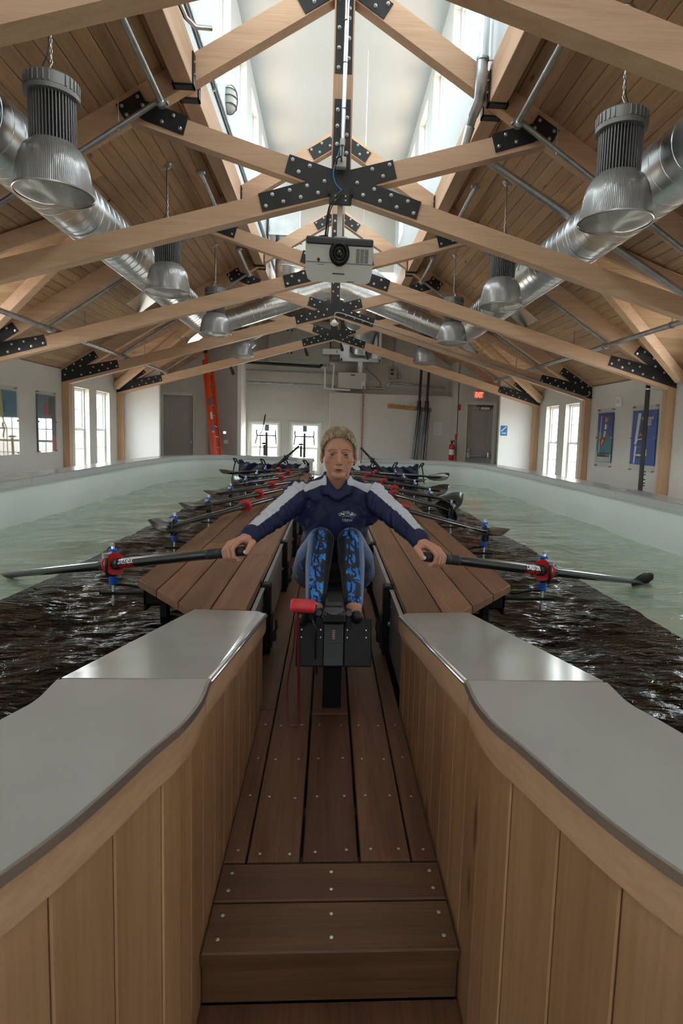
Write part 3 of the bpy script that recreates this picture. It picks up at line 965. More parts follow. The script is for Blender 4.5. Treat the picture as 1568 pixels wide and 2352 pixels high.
# ================================================================ DUCTS
def frame(d):
    d = d.normalized(); up = Vector((0, 0, 1)) if abs(d.z) < .9 else Vector((0, 1, 0))
    a = up.cross(d).normalized(); b = d.cross(a)
    return a, b
def duct_shell(mb, pts, r, n=32):
    mb.tube(pts, r, n, True)
def seam(A, B, r, pitch, thick=.0035, n=26):
    A = Vector(A); B = Vector(B); d = B - A; L_ = d.length; a, b = frame(d)
    N = int(L_ / pitch * n); pts = []
    for i in range(N + 1):
        u = i / N * L_; an = 2 * PI * u / pitch
        pts.append(A + d.normalized() * u + (a * math.cos(an) + b * math.sin(an)) * (r + .001))
    mb = MB(); mb.tube(pts, thick, 4, False); return mb
for s, side in ((-1, 'ladder side'), (1, 'exit door side')):
    X, Z, R = s * 2.645, 3.225, .268
    t = thing('spiral_duct', 'long shiny spiral air duct under the boarded roof, %s' % side, 'duct', (X, 8, Z))
    mb = MB(); mb.tube([(X, -2.0, Z), (X, 12.35, Z), (X, 12.60, Z + .01), (X + -s * .09, 12.83, Z + .05), (X - s * .25, 13.0, Z + .11)], R, 40)
    put('shell', mb, M_galv, t, True, True, 40)
    put('seam', seam((X, 2.2, Z), (X, 12.4, Z), R, .155, .0042), M_galv, t, True, False)
    for yy in (5.2, 8.0, 11.0):
        mb = MB(); mb.lathe([(R + .001, -.02), (R + .008, -.016), (R + .008, .016), (R + .001, .02)], 40, Matrix.Translation((X, yy + 1.1, Z)) @ Matrix.Rotation(PI / 2, 4, 'X'), False, False)
        put('collar', mb, M_galv, t, True, True, 30)
    # side outlets with bent deflector plates
    for yy, w in ((9.0, .62), (12.4, .5)):
        mb = MB()
        a = Vector((X + s * .16, yy - w / 2, Z - .24)); 
        q = [(X + s * .18, Z - .22), (X + s * .50, Z - .33), (X + s * .60, Z - .30), (X + s * .86, Z - .06)]
        th = .004
        poly = q[:2] + [(q[1][0] + s * .005, q[1][1] + th)]
        P = [(X + s * .10, Z - .265), (X + s * .33, Z - .44), (X + s * .70, Z - .20)]
        up_ = [(x, z + .008) for x, z in reversed(P)]
        mb.prism(P + up_, yy - w / 2, yy + w / 2)
        put('deflector', mb, M_galv, t)
    # cross duct from the plant at the middle, joining the main with an elbow
    A = Vector((X - s * .18, 12.93, Z + .08)); B = Vector((s * .10, 13.3, 4.22))
    t2 = thing('cross_duct', 'sloping spiral duct from the middle of the roof to the %s main duct' % side, 'duct', tuple((A + B) / 2), 'sloping cross ducts')
    mb = MB(); mb.tube([A, B], .215, 32); put('shell', mb, M_galv, t2, True, True, 40)
    put('seam', seam(A, B, .215, .16, .0055), M_galv, t2, True, False)
# duct boxes and drops in the middle
t = thing('return_duct', 'pale rectangular duct box in the skylight with a round drop below it', 'duct', (-1.05, 13.3, 5.0))
mb = MB(); mb.bb(-1.42, -.78, 13.0, 13.55, 5.25, 6.5, .006); put('box', mb, M_galv, t)
mb = MB(); mb.bb(-1.44, -.76, 12.98, 13.57, 5.20, 5.26); mb.bb(-1.105, -1.095, 12.985, 13.0, 5.25, 6.5); put('flange', mb, M_galv, t)
mb = MB(); mb.tube([(-1.1, 13.3, 5.22), (-1.1, 13.3, 4.55), (-1.1, 13.45, 4.3), (-1.02, 13.75, 4.15)], .225, 28); put('drop', mb, M_galv, t, True, True, 40)
for z in (4.62, 4.88):
    mb = MB(); mb.lathe([(.226, -.012), (.233, -.008), (.233, .008), (.226, .012)], 28, Matrix.Translation((-1.1, 13.3, z)), False, False); put('collar', mb, M_galv, t, True)
t = thing('flex_elbow', 'ribbed duct elbow hanging under the roof behind the middle cross plate', 'duct', (.35, 13.9, 4.0))
mb = MB()
pts = spline([(.28, 13.2, 4.10), (.62, 13.8, 4.12), (.55, 14.4, 3.98), (.45, 14.8, 3.75)], 10)
mb.tube(pts, [.21 + .006 * (i % 2) for i in range(len(pts))], 28); put('shell', mb, M_galv, t, True, False)
t = thing('far_return_duct', 'pale rectangular duct with standing seams beside the projector, sloping down', 'duct', (.8, 13.4, 4.5))
A = Vector((.55, 13.4, 4.75)); B = Vector((2.1, 13.6, 3.72)); d = (B - A)
up = Vector((0, 0, 1)); dn = d.normalized(); side_ = dn.cross(up).normalized(); up = side_.cross(dn)
Rm = Matrix((dn, side_, up)).transposed().to_4x4()
mb = MB(); mb.box((A + B) / 2 + Vector((0, .25, 0)), (d.length, .4, .30), Rm, .005); put('box', mb, M_galv, t)
for i in range(8):
    mb = MB(); mb.box(A + d * ((i + .5) / 8) + Vector((0, .25, 0)), (.012, .414, .314), Rm); put('standing_seam', mb, M_galv, t)

# ================================================================ HIGH-BAY LAMPS
m, tt, bb_ = nt('prismatic_acrylic')
N = tt.nodes; L = tt.links
tt.nodes.remove(bb_)
o_ = [n for n in N if n.type == 'OUTPUT_MATERIAL'][0]
tr = N.new('ShaderNodeBsdfTransparent'); gl = N.new('ShaderNodeBsdfGlossy'); df = N.new('ShaderNodeBsdfTranslucent'); dd = N.new('ShaderNodeBsdfDiffuse')
gl.inputs['Roughness'].default_value = .16
for q in (df, dd): q.inputs['Color'].default_value = (.95, .96, .95, 1)
tc = N.new('ShaderNodeTexCoord'); sx = N.new('ShaderNodeSeparateXYZ'); at_ = N.new('ShaderNodeMath'); at_.operation = 'ARCTAN2'
L.new(tc.outputs['Object'], sx.inputs[0]); L.new(sx.outputs['Y'], at_.inputs[0]); L.new(sx.outputs['X'], at_.inputs[1])
sn = N.new('ShaderNodeMath'); sn.operation = 'MULTIPLY'; sn.inputs[1].default_value = 130
L.new(at_.outputs[0], sn.inputs[0])
si = N.new('ShaderNodeMath'); si.operation = 'SINE'; L.new(sn.outputs[0], si.inputs[0])
bp = N.new('ShaderNodeBump'); bp.inputs['Strength'].default_value = .35; bp.inputs['Distance'].default_value = .003
L.new(si.outputs[0], bp.inputs['Height'])
for q in (gl, df, dd): L.new(bp.outputs[0], q.inputs['Normal'])
a1 = N.new('ShaderNodeMixShader'); a1.inputs[0].default_value = .5; L.new(df.outputs[0], a1.inputs[1]); L.new(dd.outputs[0], a1.inputs[2])
a2 = N.new('ShaderNodeMixShader'); a2.inputs[0].default_value = .42; L.new(tr.outputs[0], a2.inputs[1]); L.new(a1.outputs[0], a2.inputs[2])
a3 = N.new('ShaderNodeMixShader'); lw = N.new('ShaderNodeLayerWeight'); lw.inputs['Blend'].default_value = .55
L.new(lw.outputs['Fresnel'], a3.inputs[0]); L.new(a2.outputs[0], a3.inputs[1]); L.new(gl.outputs[0], a3.inputs[2])
L.new(a3.outputs[0], o_.inputs['Surface'])
M_lens = m

def lamp_proto():
    t = thing('high_bay_lamp', 'x', 'lamp', (0, 0, 0), 'high bay lamps on chains')
    # z = 0 at the rim of the reflector
    mb = MB()
    prof = [(.160, .345), (.168, .335), (.195, .31), (.228, .25), (.250, .16), (.263, .06), (.270, .012)]
    inner = [(r - .006, z) for r, z in reversed(prof)]
    mb.lathe(prof + inner, 56, None, False, False)
    put('reflector', mb, M_lens, t, True, True, 60)
    mb = MB(); mb.lathe([(.2705, -.004), (.277, .0), (.277, .010), (.2705, .014)], 48, None, False, False)
    put('rim_band', mb, M_steel, t, True, True, 40)
    mb = MB(); mb.lathe([(.268, .004), (.2, -.028), (.1, -.05), (.01, -.058)], 48, None, True, False)
    put('lens', mb, M_lens, t, True, True, 60)
    mb = MB(); mb.lathe([(.128, .33), (.128, .655)], 30); core = put('core', mb, M_blk2, t, True, True, 40)
    fin = MB(); fin.bb(.126, .160, -.0032, .0032, .325, .66)
    fm = fin.mesh('fin'); fm.materials.append(M_heat)
    for i in range(44):
        inst('fin', fm, core, (0, 0, 0), (0, 0, 2 * PI * i / 44))
    mb = MB(); mb.lathe([(.160, .655), (.185, .66), (.188, .69), (.178, .70), (.180, .775), (.165, .79), (.04, .793)], 36)
    cp = put('cap', mb, M_heat, t, True, True, 35)
    rib = MB(); rib.bb(.176, .187, -.006, .006, .70, .775, .002); rm = rib.mesh('rib'); rm.materials.append(M_heat)
    for i in range(30):
        if i % 10 in (0, 1): continue
        inst('rib', rm, cp, (0, 0, 0), (0, 0, 2 * PI * i / 30))
    mb = MB(); mb.tube([(.022 * math.cos(a), 0, .815 + .026 * math.sin(a)) for a in [i * 2 * PI / 16 for i in range(16)]], .006, 8, False, True); put('eye_bolt', mb, M_zinc, t, True)
    mb = MB(); mb.tube(spline([(.0, .0, .90), (.012, 0, .875), (.03, 0, .85), (.022, 0, .82), (.0, 0, .808), (-.018, 0, .82), (-.024, 0, .838)], 5), .007, 8); put('hook', mb, M_zinc, t, True)
    # chain up to the roof boards
    top = roof_z(2.12) - 2.73
    ch = MB(); z = .895; i = 0
    lk = MB(); pts = []
    for k in range(14):
        a = 2 * PI * k / 14; pts.append((.008 * math.cos(a), 0, .021 * math.sin(a)))
    lk.tube(pts, .0028, 5, False, True); lm = lk.mesh('link', True); lm.materials.append(M_zinc)
    cm = put('chain', MB().box((0, 0, .905), (.012, .012, .012)), M_zinc, t)
    while z < top - .02:
        inst('link', lm, cm, (0, 0, z + .018), (0, 0, 0 if i % 2 == 0 else PI / 2)); z += .036; i += 1
    mb = MB(); mb.tube(spline([(.07, .02, .79), (.05, .02, .88), (.012, .01, 1.02), (.01, .008, top - .05), (.0, 0, top)], 6), .0042, 6); put('power_cord', mb, M_rub, t, True)
    mb = MB(); mb.lathe([(.068, 0), (.066, .012), (.03, .03), (.012, .034)], 20, Matrix.Translation((0, 0, top)) @ Matrix.Rotation(math.atan(.617), 4, 'Y') @ Matrix.Rotation(PI, 4, 'X'))
    put('canopy', mb, M_steel, t, True, True, 40)
    return t
lp = lamp_proto()
ordw = ['nearest', 'second nearest', 'third nearest', 'farthest']
first = True
for s, side in ((-1, 'ladder side'), (1, 'exit door side')):
    for k in range(4):
        lab = 'high bay lamp, %s in the %s row' % (ordw[k], side)
        loc = (s * 2.115, 4.62 + 3.05 * k, 2.735)
        if first: lp.location = loc; lp['label'] = lab; o = lp; first = False
        else: o = copy_tree(lp, loc, lab)
        o.rotation_euler = (0, 0, 0 if s > 0 else PI)

# ================================================================ PROJECTOR + its pole, conduit, box
t = thing('projector', 'large white ceiling projector with a black lens, hanging under the front truss', 'projector', (0, 6.2, 2.9))
PX, PY = .0, 6.0
Rt = Matrix.Translation((0.0, PY, 2.745)) @ Matrix.Rotation(math.radians(1.0), 4, 'Y') @ Matrix.Rotation(math.radians(15), 4, 'X') @ Matrix.Diagonal((1, 1, 1.2, 1))
mb = MB(); 
front = [(-.325, .155), (.325, .155), (.335, .13), (.332, -.09), (.315, -.15), (.28, -.168), (-.27, -.168), (-.305, -.15), (-.33, -.09), (-.335, .13)]
mb.prism(front, 0, .46); mb2 = MB(); mb2.add(mb.v, mb.f, Rt); 
body = put('body', mb2, M_lgr, t)
mb = MB(); mb.add(*(lambda q: (q.v, q.f))(MB().bb(-.33, .33, -.012, .47, .118, .178, .012)), Rt); put('top_cover', mb, M_dkgr, t)
mb = MB(); mb.add(*(lambda q: (q.v, q.f))(MB().bb(-.331, .331, -.004, .001, -.018, -.014)), Rt); put('seam_line', mb, M_dkgr, body)
mb = MB(); mb.lathe([(.100, -.004), (.100, .006)], 36, Rt @ Matrix.Translation((.0, -.002, .06)) @ Matrix.Rotation(PI / 2, 4, 'X')); put('lens_recess', mb, M_blk2, t)
mb = MB(); mb.lathe([(.082, 0), (.082, .05), (.074, .055), (.070, .052), (.052, .02), (.050, .035), (.040, .035), (.030, .018), (.004, .022)], 36, Rt @ Matrix.Translation((.0, 0, .06)) @ Matrix.Rotation(PI / 2, 4, 'X')); ln = put('lens_barrel', mb, M_blk, t, True, True, 40)
mb = MB(); mb.sphere((0, 0, 0), (.033, .033, .010), 20, 8, Rt @ Matrix.Translation((0, -.022, .06)) @ Matrix.Rotation(PI / 2, 4, 'X')); put('lens_glass', mb, M_carb, ln, True)
gr = MB()
for i in range(3):
    for j in range(14):
        gr.bb(.165 + i * .043, .200 + i * .043, -.003, .004, .095 - j * .0078, .0985 - j * .0078)
g2 = MB(); g2.add(gr.v, gr.f, Rt); stuff(put('vent_slots', g2, M_dkgr, body))
mb = MB(); mb.lathe([(.014, 0), (.014, .004)], 16, Rt @ Matrix.Translation((-.203, 0, .003)) @ Matrix.Rotation(PI / 2, 4, 'X')); put('sensor_window', mb, plain('dark_red', (.08, .01, .012), .3), body)
mb = MB(); mb.add(*(lambda q: (q.v, q.f))(MB().bb(-.03, .03, -.003, .002, -.045, -.036)), Rt); put('yellow_sticker', mb, plain('yellow_print', (.45, .33, .02), .5), body)
mb = MB(); mb.add(*(lambda q: (q.v, q.f))(MB().bb(.085, .16, -.003, .002, -.160, -.154)), Rt); put('foot_slot', mb, M_dkgr, body)
mb = MB(); mb.add(*(lambda q: (q.v, q.f))(MB().bb(-.062, .058, -.003, .002, -.104, -.094))); mb2 = MB(); mb2.add(mb.v, mb.f, Rt); put('maker_mark', mb2, M_dkgr, body)
for i in range(4):
    mb = MB(); mb.sphere((0, 0, 0), .0045, 8, 6, Rt @ Matrix.Translation((-.215 + i * .02, -.002, -.033))); put('indicator', mb, plain('green_led', (.05, .35, .12), .4) if i == 0 else M_dkgr, body)
t = thing('projector_mount', 'white drop pole with black beam clamp holding the projector', 'mount', (0, 6.2, 3.2))
mb = MB(); mb.bb(-.028, .028, 6.16, 6.21, 2.98, 3.40, .004); put('pole', mb, M_white, t)
mb = MB(); mb.bb(-.115, .115, 6.08, 6.30, 3.38, 3.42, .004); mb.bb(-.085, .085, 6.05, 6.08, 3.30, 3.40, .004)
mb.bb(-.125, -.095, 6.07, 6.12, 3.40, 3.47, .004); mb.bb(.095, .125, 6.07, 6.12, 3.40, 3.47, .004); cl = put('beam_clamp', mb, M_blk, t)
for (x, z) in ((-.05, 3.34), (.05, 3.34), (-.05, 3.38), (.05, 3.38)):
    mb = MB(); mb.lathe([(.008, 0), (.008, .006)], 8, Matrix.Translation((x, 6.05, z)) @ Matrix.Rotation(PI / 2, 4, 'X')); put('screw', mb, M_zinc, cl)
mb = MB(); mb.bb(-.16, .17, 6.06, 6.30, 2.962, 2.985, .004); mb.bb(-.055, .075, 6.12, 6.25, 2.985, 3.02, .004); put('bracket', mb, M_lgr, t)
t = thing('data_cables', 'black cables running from the junction box down to the projector', 'cable', (-.1, 6.0, 3.2))
mb = MB(); mb.tube(spline([(.02, 6.03, 3.43), (-.04, 6.0, 3.36), (-.11, 6.0, 3.24), (-.14, 6.05, 3.0)], 8), .010, 8); put('cable', mb, M_rub, t, True)
mb = MB(); mb.tube(spline([(.02, 6.03, 3.43), (-.02, 5.98, 3.34), (-.095, 5.98, 3.22), (-.12, 6.04, 3.0)], 8), .006, 8); put('cable', mb, M_rub, t, True)
mb = MB(); mb.tube([(-.2, 6.1, 2.99), (-.12, 6.06, 2.99)], .022, 10); put('plug', mb, M_rub, t, True)
mb = MB(); mb.tube(spline([(-.01, 6.07, 3.86), (-.045, 6.06, 3.72), (-.075, 6.05, 3.60), (-.055, 6.05, 3.50), (.01, 6.05, 3.43)], 8), .006, 8)
tag(put('network_cable', mb, plain('blue_cable', (.01, .19, .45), .4), None, True), 'bright blue network cable curling past the grey junction box', 'cable')
t = thing('conduit_drop', 'bright vertical conduit down the king post ending in a grey junction box', 'conduit', (.02, 6.08, 4.4))
mb = MB(); mb.tube([(.03, 6.07, 5.75), (.008, 6.07, 3.92)], .021, 14); put('pipe', mb, M_galv, t, True, True, 50)
mb = MB(); mb.tube([(.008, 6.07, 3.92), (.006, 6.07, 3.86)], .027, 14); put('fitting', mb, M_lgr, t, True, True, 50)
for dx in (-.012, .012):
    mb = MB(); mb.tube([(.006 + dx, 6.07, 3.88), (.004 + dx, 6.07, 3.76)], .008, 8); put('cord', mb, M_lgr, t, True)
mb = MB(); mb.bb(-.052, .048, 6.03, 6.09, 3.64, 3.745, .006); bx = put('junction_box', mb, M_lgr, t)
mb = MB(); mb.bb(-.048, .044, 6.022, 6.03, 3.645, 3.74, .003); mb.lathe([(.02, 0), (.02, .012)], 14, Matrix.Translation((-.003, 6.022, 3.70)) @ Matrix.Rotation(PI / 2, 4, 'X')); put('cover', mb, M_lgr, bx)
mb = MB(); mb.tube(spline([(-.05, 6.02, 3.66), (-.04, 6.0, 3.71), (-.005, 5.99, 3.72), (.0, 6.0, 3.68)], 6), .008, 8); put('cord', mb, M_rub, bx, True)
for z in (4.2, 4.62, 5.0):
    mb = MB(); mb.lathe([(.024, -.004), (.024, .004)], 14, Matrix.Translation((.015, 6.07, z))); put('tie', mb, M_dkgr, t)
mb = MB(); mb.sphere((.035, 5.9, 5.28), (.13, .13, .075), 24, 12)
sd = put('ceiling_sensor', mb, M_lgr, None, True); tag(sd, 'round pale ceiling sensor at the very top, before the king post', 'sensor')
mb = MB(); mb.lathe([(.135, 0), (.135, .012)], 24, Matrix.Translation((.035, 5.9, 5.30))); mb.tube([(.035, 5.9, 5.3), (.035, 5.9, 7.1)], .012, 8); put('collar', mb, M_steel, sd, True, True, 40)
# white sensor on a goose-neck at the third truss
t = thing('beam_sensor', 'small white dome sensor on a curved conduit at the third cross plate', 'sensor', (0, 12.1, 3.35))
mb = MB(); mb.tube(spline([(-.01, 12.15, 3.33), (.0, 12.15, 3.45), (.10, 12.15, 3.47), (.5, 12.16, 3.36), (1.6, 12.17, 3.03), (4.9, 12.18, 2.07), (5.3, 12.18, 1.97), (5.4, 12.18, 2.05)], 5), .012, 8); put('conduit', mb, M_pipe, t, True)
mb = MB(); mb.lathe([(.085, 3.25), (.085, 3.27), (.06, 3.28), (.03, 3.33)], 20, Matrix.Translation((-.01, 12.15, 0))); mb.sphere((-.01, 12.15, 3.25), (.075, .075, .045), 16, 8); put('dome', mb, M_pwhite, t, True, True, 40)
# hemispherical antenna dish / grey dome lamp near the second apex
t = thing('pendant_dome', 'grey bowl-shaped dome hanging on a thin rod behind the projector', 'lamp', (.55, 9.7, 3.9))
mb = MB(); mb.lathe([(.02, .26), (.06, .25), (.18, .17), (.27, .06), (.30, 0), (.29, 0), (.26, .06), (.17, .16), (.05, .235)], 32, Matrix.Translation((.42, 9.9, 3.88)), True, False); put('shade', mb, M_lgr, t, True, True, 50)
mb = MB(); mb.tube([(.42, 9.9, 4.12), (.42, 9.9, 7.1)], .006, 6); put('rod', mb, M_white, t)
# ================================================================ TANK
RZ, WZ = .575, .155                   # rim top, still water level
CX = -.045                            # centre line of tank and dock
def left_path():
    p = [(-.80, .235), (-.93, .09), (-1.12, -.06), (-1.4, -.19), (-1.9, -.22), (-2.45, .02), (-2.80, .5), (-2.905, 1.2),
         (-2.905, 3.0), (-2.905, 5.5), (-2.905, 8.0), (-2.885, 9.6), (-2.76, 10.45), (-2.42, 11.05), (-1.9, 11.30), (-1.3, 11.36), (-.85, 11.30), (-.58, 11.12), (-.48, 10.92), (-.465, 10.80)]
    return [(v.x, v.y) for v in spline([(a, b, 0) for a, b in p], 6)]
PATH_L = left_path()
def mirror(P): return [(-.049 - x, y) for x, y in P]
def offs(P, d):
    out = []
    for i in range(len(P)):
        a = P[max(i - 1, 0)]; b = P[min(i + 1, len(P) - 1)]
        t = Vector((b[0] - a[0], b[1] - a[1])).normalized()
        out.append((P[i][0] - t.y * d, P[i][1] + t.x * d))
    return out
def sweep(mb, P, d0, d1, z0, z1):
    A = offs(P, d0); B = offs(P, d1); n = len(P)
    vs = []
    for i in range(n):
        vs += [(A[i][0], A[i][1], z0), (A[i][0], A[i][1], z1), (B[i][0], B[i][1], z1), (B[i][0], B[i][1], z0)]
    fs = [(0, 1, 2, 3), (4 * n - 1, 4 * n - 2, 4 * n - 3, 4 * n - 4)]
    for i in range(n - 1):
        for k in range(4):
            k2 = (k + 1) % 4
            fs.append((4 * i + k, 4 * i + 4 + k, 4 * i + 4 + k2, 4 * i + k2))
    return mb.add(vs, fs)
SEAMS = {}
for sd in (-1, 1):
    P = PATH_L if sd < 0 else mirror(PATH_L)
    nm = 'ladder side' if sd < 0 else 'exit door side'
    root = thing('tank_basin', 'white water basin with grey counter rim, on the %s' % nm, 'tank', (sd * 2.9, 5, FZ))
    mb = MB(); sweep(mb, P, -.105, .105, FZ, RZ - .065)
    put('wall', mb, M_tank, root, True, True, 35)
    # counter rim in lengths, with open joints
    n = len(P); cuts = [0, 32, 54, 68, 80, 92, n - 1]
    for i in range(len(cuts) - 1):
        seg = P[cuts[i]:cuts[i + 1] + 1]
        if i > 0:
            a, b = Vector(seg[0]), Vector(seg[1]); seg[0] = tuple(a + (b - a).normalized() * .003)
        a, b = Vector(seg[-1]), Vector(seg[-2]); seg[-1] = tuple(a + (b - a).normalized() * .003)
        mb = MB(); sweep(mb, seg, -.138, .138, RZ - .012, RZ)
        r_ = put('rim_top', mb, M_lam, root, True, True, 35)
        mb = MB(); sweep(mb, seg, -.134, -.122, RZ - .066, RZ - .012); put('rim_edge', mb, M_fasc, r_, True, True, 35)
        mb = MB(); sweep(mb, seg, .122, .134, RZ - .066, RZ - .012); put('rim_edge', mb, M_fasc, r_, True, True, 35)
    # basin floor
    mb = MB(); mb.bb(CX + sd * .3, CX + sd * 2.9, -.1, 11.3, FZ, FZ + .05); put('basin_floor', mb, M_tank, root)
    # end box at the far gap
    mb = MB(); mb.bb(CX + sd * .30, CX + sd * .56, 10.62, 10.82, .30, RZ - .012, .003); put('end_box', mb, M_white, root)
    mb = MB(); mb.bb(CX + sd * .275, CX + sd * .285, 10.6, 10.8, .0, RZ - .02); put('end_trim', mb, M_pineb, root)

    # ---------------- entry parapet: pine boards, band, sloping grey counter
    root = thing('entry_parapet', 'pine boarded parapet with sloping grey counter beside the entry steps, %s' % nm, 'parapet', (CX + sd * .25, 1.2, 0))
    inner = [(-.292, 2.19), (-.292, 1.95), (-.292, 1.70), (-.292, 1.47), (-.292, 1.27), (-.292, 1.09), (-.289, 1.0), (-.300, .92), (-.322, .855), (-.343, .78), (-.364, .71), (-.386, .65), (-.42, .58), (-.48, .48), (-.56, .36), (-.66, .23), (-.80, .08), (-1.05, -.08)]
    inner = [(v.x, v.y) for v in spline([(a, b, 0) for a, b in inner], 6)]
    if sd > 0: inner = [(-.049 - x, y) for x, y in inner]
    def topz(y): return .372 + (RZ - .372) * min(1, max(0, (2.14 - y) / (2.14 - 1.09)))
    # arc-length boards
    S = [0]
    for i in range(1, len(inner)): S.append(S[-1] + (Vector(inner[i]) - Vector(inner[i - 1])).length)
    def pt(s_):
        s_ = min(max(s_, 0), S[-1])
        for i in range(1, len(S)):
            if S[i] >= s_:
                f = (s_ - S[i - 1]) / max(S[i] - S[i - 1], 1e-9)
                a, b = Vector(inner[i - 1]), Vector(inner[i])
                t = (b - a).normalized()
                return a + (b - a) * f, t
        return Vector(inner[-1]), (Vector(inner[-1]) - Vector(inner[-2])).normalized()
    s_ = 0; bwid = .118
    nn = sd                                   # outward (away from channel) sign handled by normal
    def nrm(t): 
        v = Vector((-t.y, t.x))
        return v if (v.x * sd) > 0 or abs(v.x) < .2 and v.y < 0 and False else (v if v.x * sd > 0 else -v)
    while s_ < S[-1] - .02:
        e_ = min(s_ + bwid, S[-1]); g = .0012; c = .003
        ks = [s_ + g, s_ + g + c, (s_ + e_) / 2, e_ - g - c, e_ - g]
        dep = [c * .8, 0, 0, 0, c * .8]
        vs = []
        for q, dq in zip(ks, dep):
            p_, t_ = pt(q); n_ = nrm(t_)
            for off in (dq, .022):
                for z in (-.9, topz(p_.y) - .02):
                    vs.append((p_.x + n_.x * off, p_.y + n_.y * off, z))
        fs = []
        for i in range(4):
            a, b = 4 * i, 4 * i + 4
            fs += [(a, b, b + 1, a + 1), (a + 2, a + 3, b + 3, b + 2), (a + 1, b + 1, b + 3, a + 3), (a, a + 2, b + 2, b)]
        fs += [(0, 1, 3, 2), (16, 18, 19, 17)]
        mb = MB(); mb.add(vs, fs); put('board', mb, M_pine, root)
        s_ = e_
    def strip(name, q0, q1, d0, d1, ztop, zbot, mat, step=.03, parent=root):
        N_ = max(2, int((q1 - q0) / step)); vs = []
        for i in range(N_ + 1):
            q_ = q0 + (q1 - q0) * i / N_
            p_, t_ = pt(q_); t_ = (pt(q_ + .05)[0] - pt(q_ - .05)[0]).normalized() if q_ < S[-1] - .01 else t_
            n_ = nrm(t_); zt = topz(p_.y)
            for off, z in ((d0, zt + zbot), (d0, zt + ztop), (d1, zt + ztop), (d1, zt + zbot)):
                vs.append((p_.x + n_.x * off, p_.y + n_.y * off, z))
        fs = [(0, 1, 2, 3), (4 * N_ + 3, 4 * N_ + 2, 4 * N_ + 1, 4 * N_)]
        for i in range(N_):
            for k in range(4):
                k2 = (k + 1) % 4; fs.append((4 * i + k, 4 * i + 4 + k, 4 * i + 4 + k2, 4 * i + k2))
        mb = MB(); mb.add(vs, fs); return put(name, mb, mat, parent, True, True, 30)
    sj = 1.10                                  # where slope meets the level counter
    strip('trim_band', 0, sj - .003, -.012, 0, -.014, -.078, M_pineb)
    strip('trim_band', sj + .003, S[-1], -.012, 0, -.014, -.078, M_pineb)
    # sloping counter: from the dock end up to the seam
    mb = MB()
    xi, xo = -.274, -.548
    def X(x): return x if sd < 0 else -.049 - x
    poly = [(xi, 2.125), (xi - .035, 2.17), (xo, 2.185), (xo - .002, 1.093), (xi, 1.093)]
    vs = [(X(x), y, topz(y) + dz) for dz in (-.013, 0) for x, y in poly]
    n5 = 5
    mb.add(vs, [tuple(range(n5)), tuple(range(n5, 10))] + [(i, (i + 1) % n5, n5 + (i + 1) % n5, n5 + i) for i in range(n5)])
    put('sloping_counter', mb, M_lam, root)
    mb = MB(); mb.tube([(X(xi - .001), 2.125, topz(2.125) - .006), (X(xi - .001), 1.093, topz(1.093) - .006)], .0075, 8); put('edge_strip', mb, M_steel, root, True)
    strip('edge_strip', sj, S[-1], -.022, -.0165, 0.0005, -.0135, M_steel)
    # level counter filling between edge strip and the tank rim
    strip('level_counter', sj, S[-1], -.016, .262, 0, -.0125, M_lam)
    strip('water_side', sj, S[-1], .238, .25, -.013, -.9, M_tank)
    mb = MB(); mb.prism([(2.18, -.3), (2.18, .355), (1.1, .555), (1.1, -.3)], X(-.53), X(-.515), 'X'); put('water_side', mb, M_tank, root)
    mb = MB(); mb.bb(X(-.30), X(-.53), 2.165, 2.18, -.3, .35); put('end_panel', mb, M_pineb, root)

# ---------------- water
BX = 1.62
def wave(x, y, t=0.0, amp=1.0):
    z = .010 * math.sin(2.1 * x + 3.3 * y + 1.1) + .008 * math.sin(5.3 * x - 3.1 * y + .4) + .006 * math.sin(-2.2 * x + 7.4 * y + 2)
    z += .016 * noise.noise((x * 1.6, y * 2.6, 1.3)) + .010 * noise.noise((x * 4.1, y * 6.0, 4.3)) + .005 * noise.noise((x * 9, y * 13, 2.2))
    return z * amp
def water_grid(name, x0, x1, y0, y1, nx, ny, mat, amp, zoff, edge=None, fine=0.0, keep=None):
    vs = []; fs = []
    for j in range(ny + 1):
        y = y0 + (y1 - y0) * (j / ny) ** 1.35
        for i in range(nx + 1):
            x = x0 + (x1 - x0) * i / nx
            if keep is not None and y < 2.25:
                f_ = i / nx if keep > 0 else 1 - i / nx
                far_ = x1 if keep > 0 else x0; x = keep + (far_ - keep) * f_
            if edge is not None and i == edge: x += .010 * noise.noise((y * 7, 3.1, 0)) + .010 * noise.noise((y * 31, 7.7, 0))
            z = WZ + zoff + wave(x, y, 0, amp)
            if fine: fine_ = fine * min(1, abs(x - CX - math.copysign(BX, x)) / .25 + .1); z += fine_ * noise.noise((x * 9, y * 17, 9.1)) + fine_ * .45 * noise.noise((x * 19, y * 33, 3.3))
            vs.append((x, y, z))
    for j in range(ny):
        for i in range(nx):
            a = j * (nx + 1) + i
            fs.append((a, a + 1, a + nx + 2, a + nx + 1))
    mb = MB(); mb.add(vs, fs)
    o = put(name, mb, mat, None, True, False)
    return o
for sd in (-1, 1):
    nm = 'ladder side' if sd < 0 else 'exit door side'
    a, b = CX + sd * (BX - .02), CX + sd * 2.80
    o = water_grid('tank_water', min(a, b), max(a, b), -.1, 11.28, 70, 330, M_water, .62, 0.0)
    tag(o, 'murky green water with ripples in the basin on the %s' % nm, 'water', None, 'stuff')
    a, b = CX + sd * .30, CX + sd * BX
    lo, hi = min(a, b), max(a, b)
    o = water_grid('wet_liner', lo, hi, .3, 10.9, 110, 420, M_liner, .62, .006, 0 if sd < 0 else 110, .007, (CX - .56) if sd < 0 else (CX + .60))
    tag(o, 'rippling black water over the dark liner between dock and basin, %s' % nm, 'water', None, 'stuff')

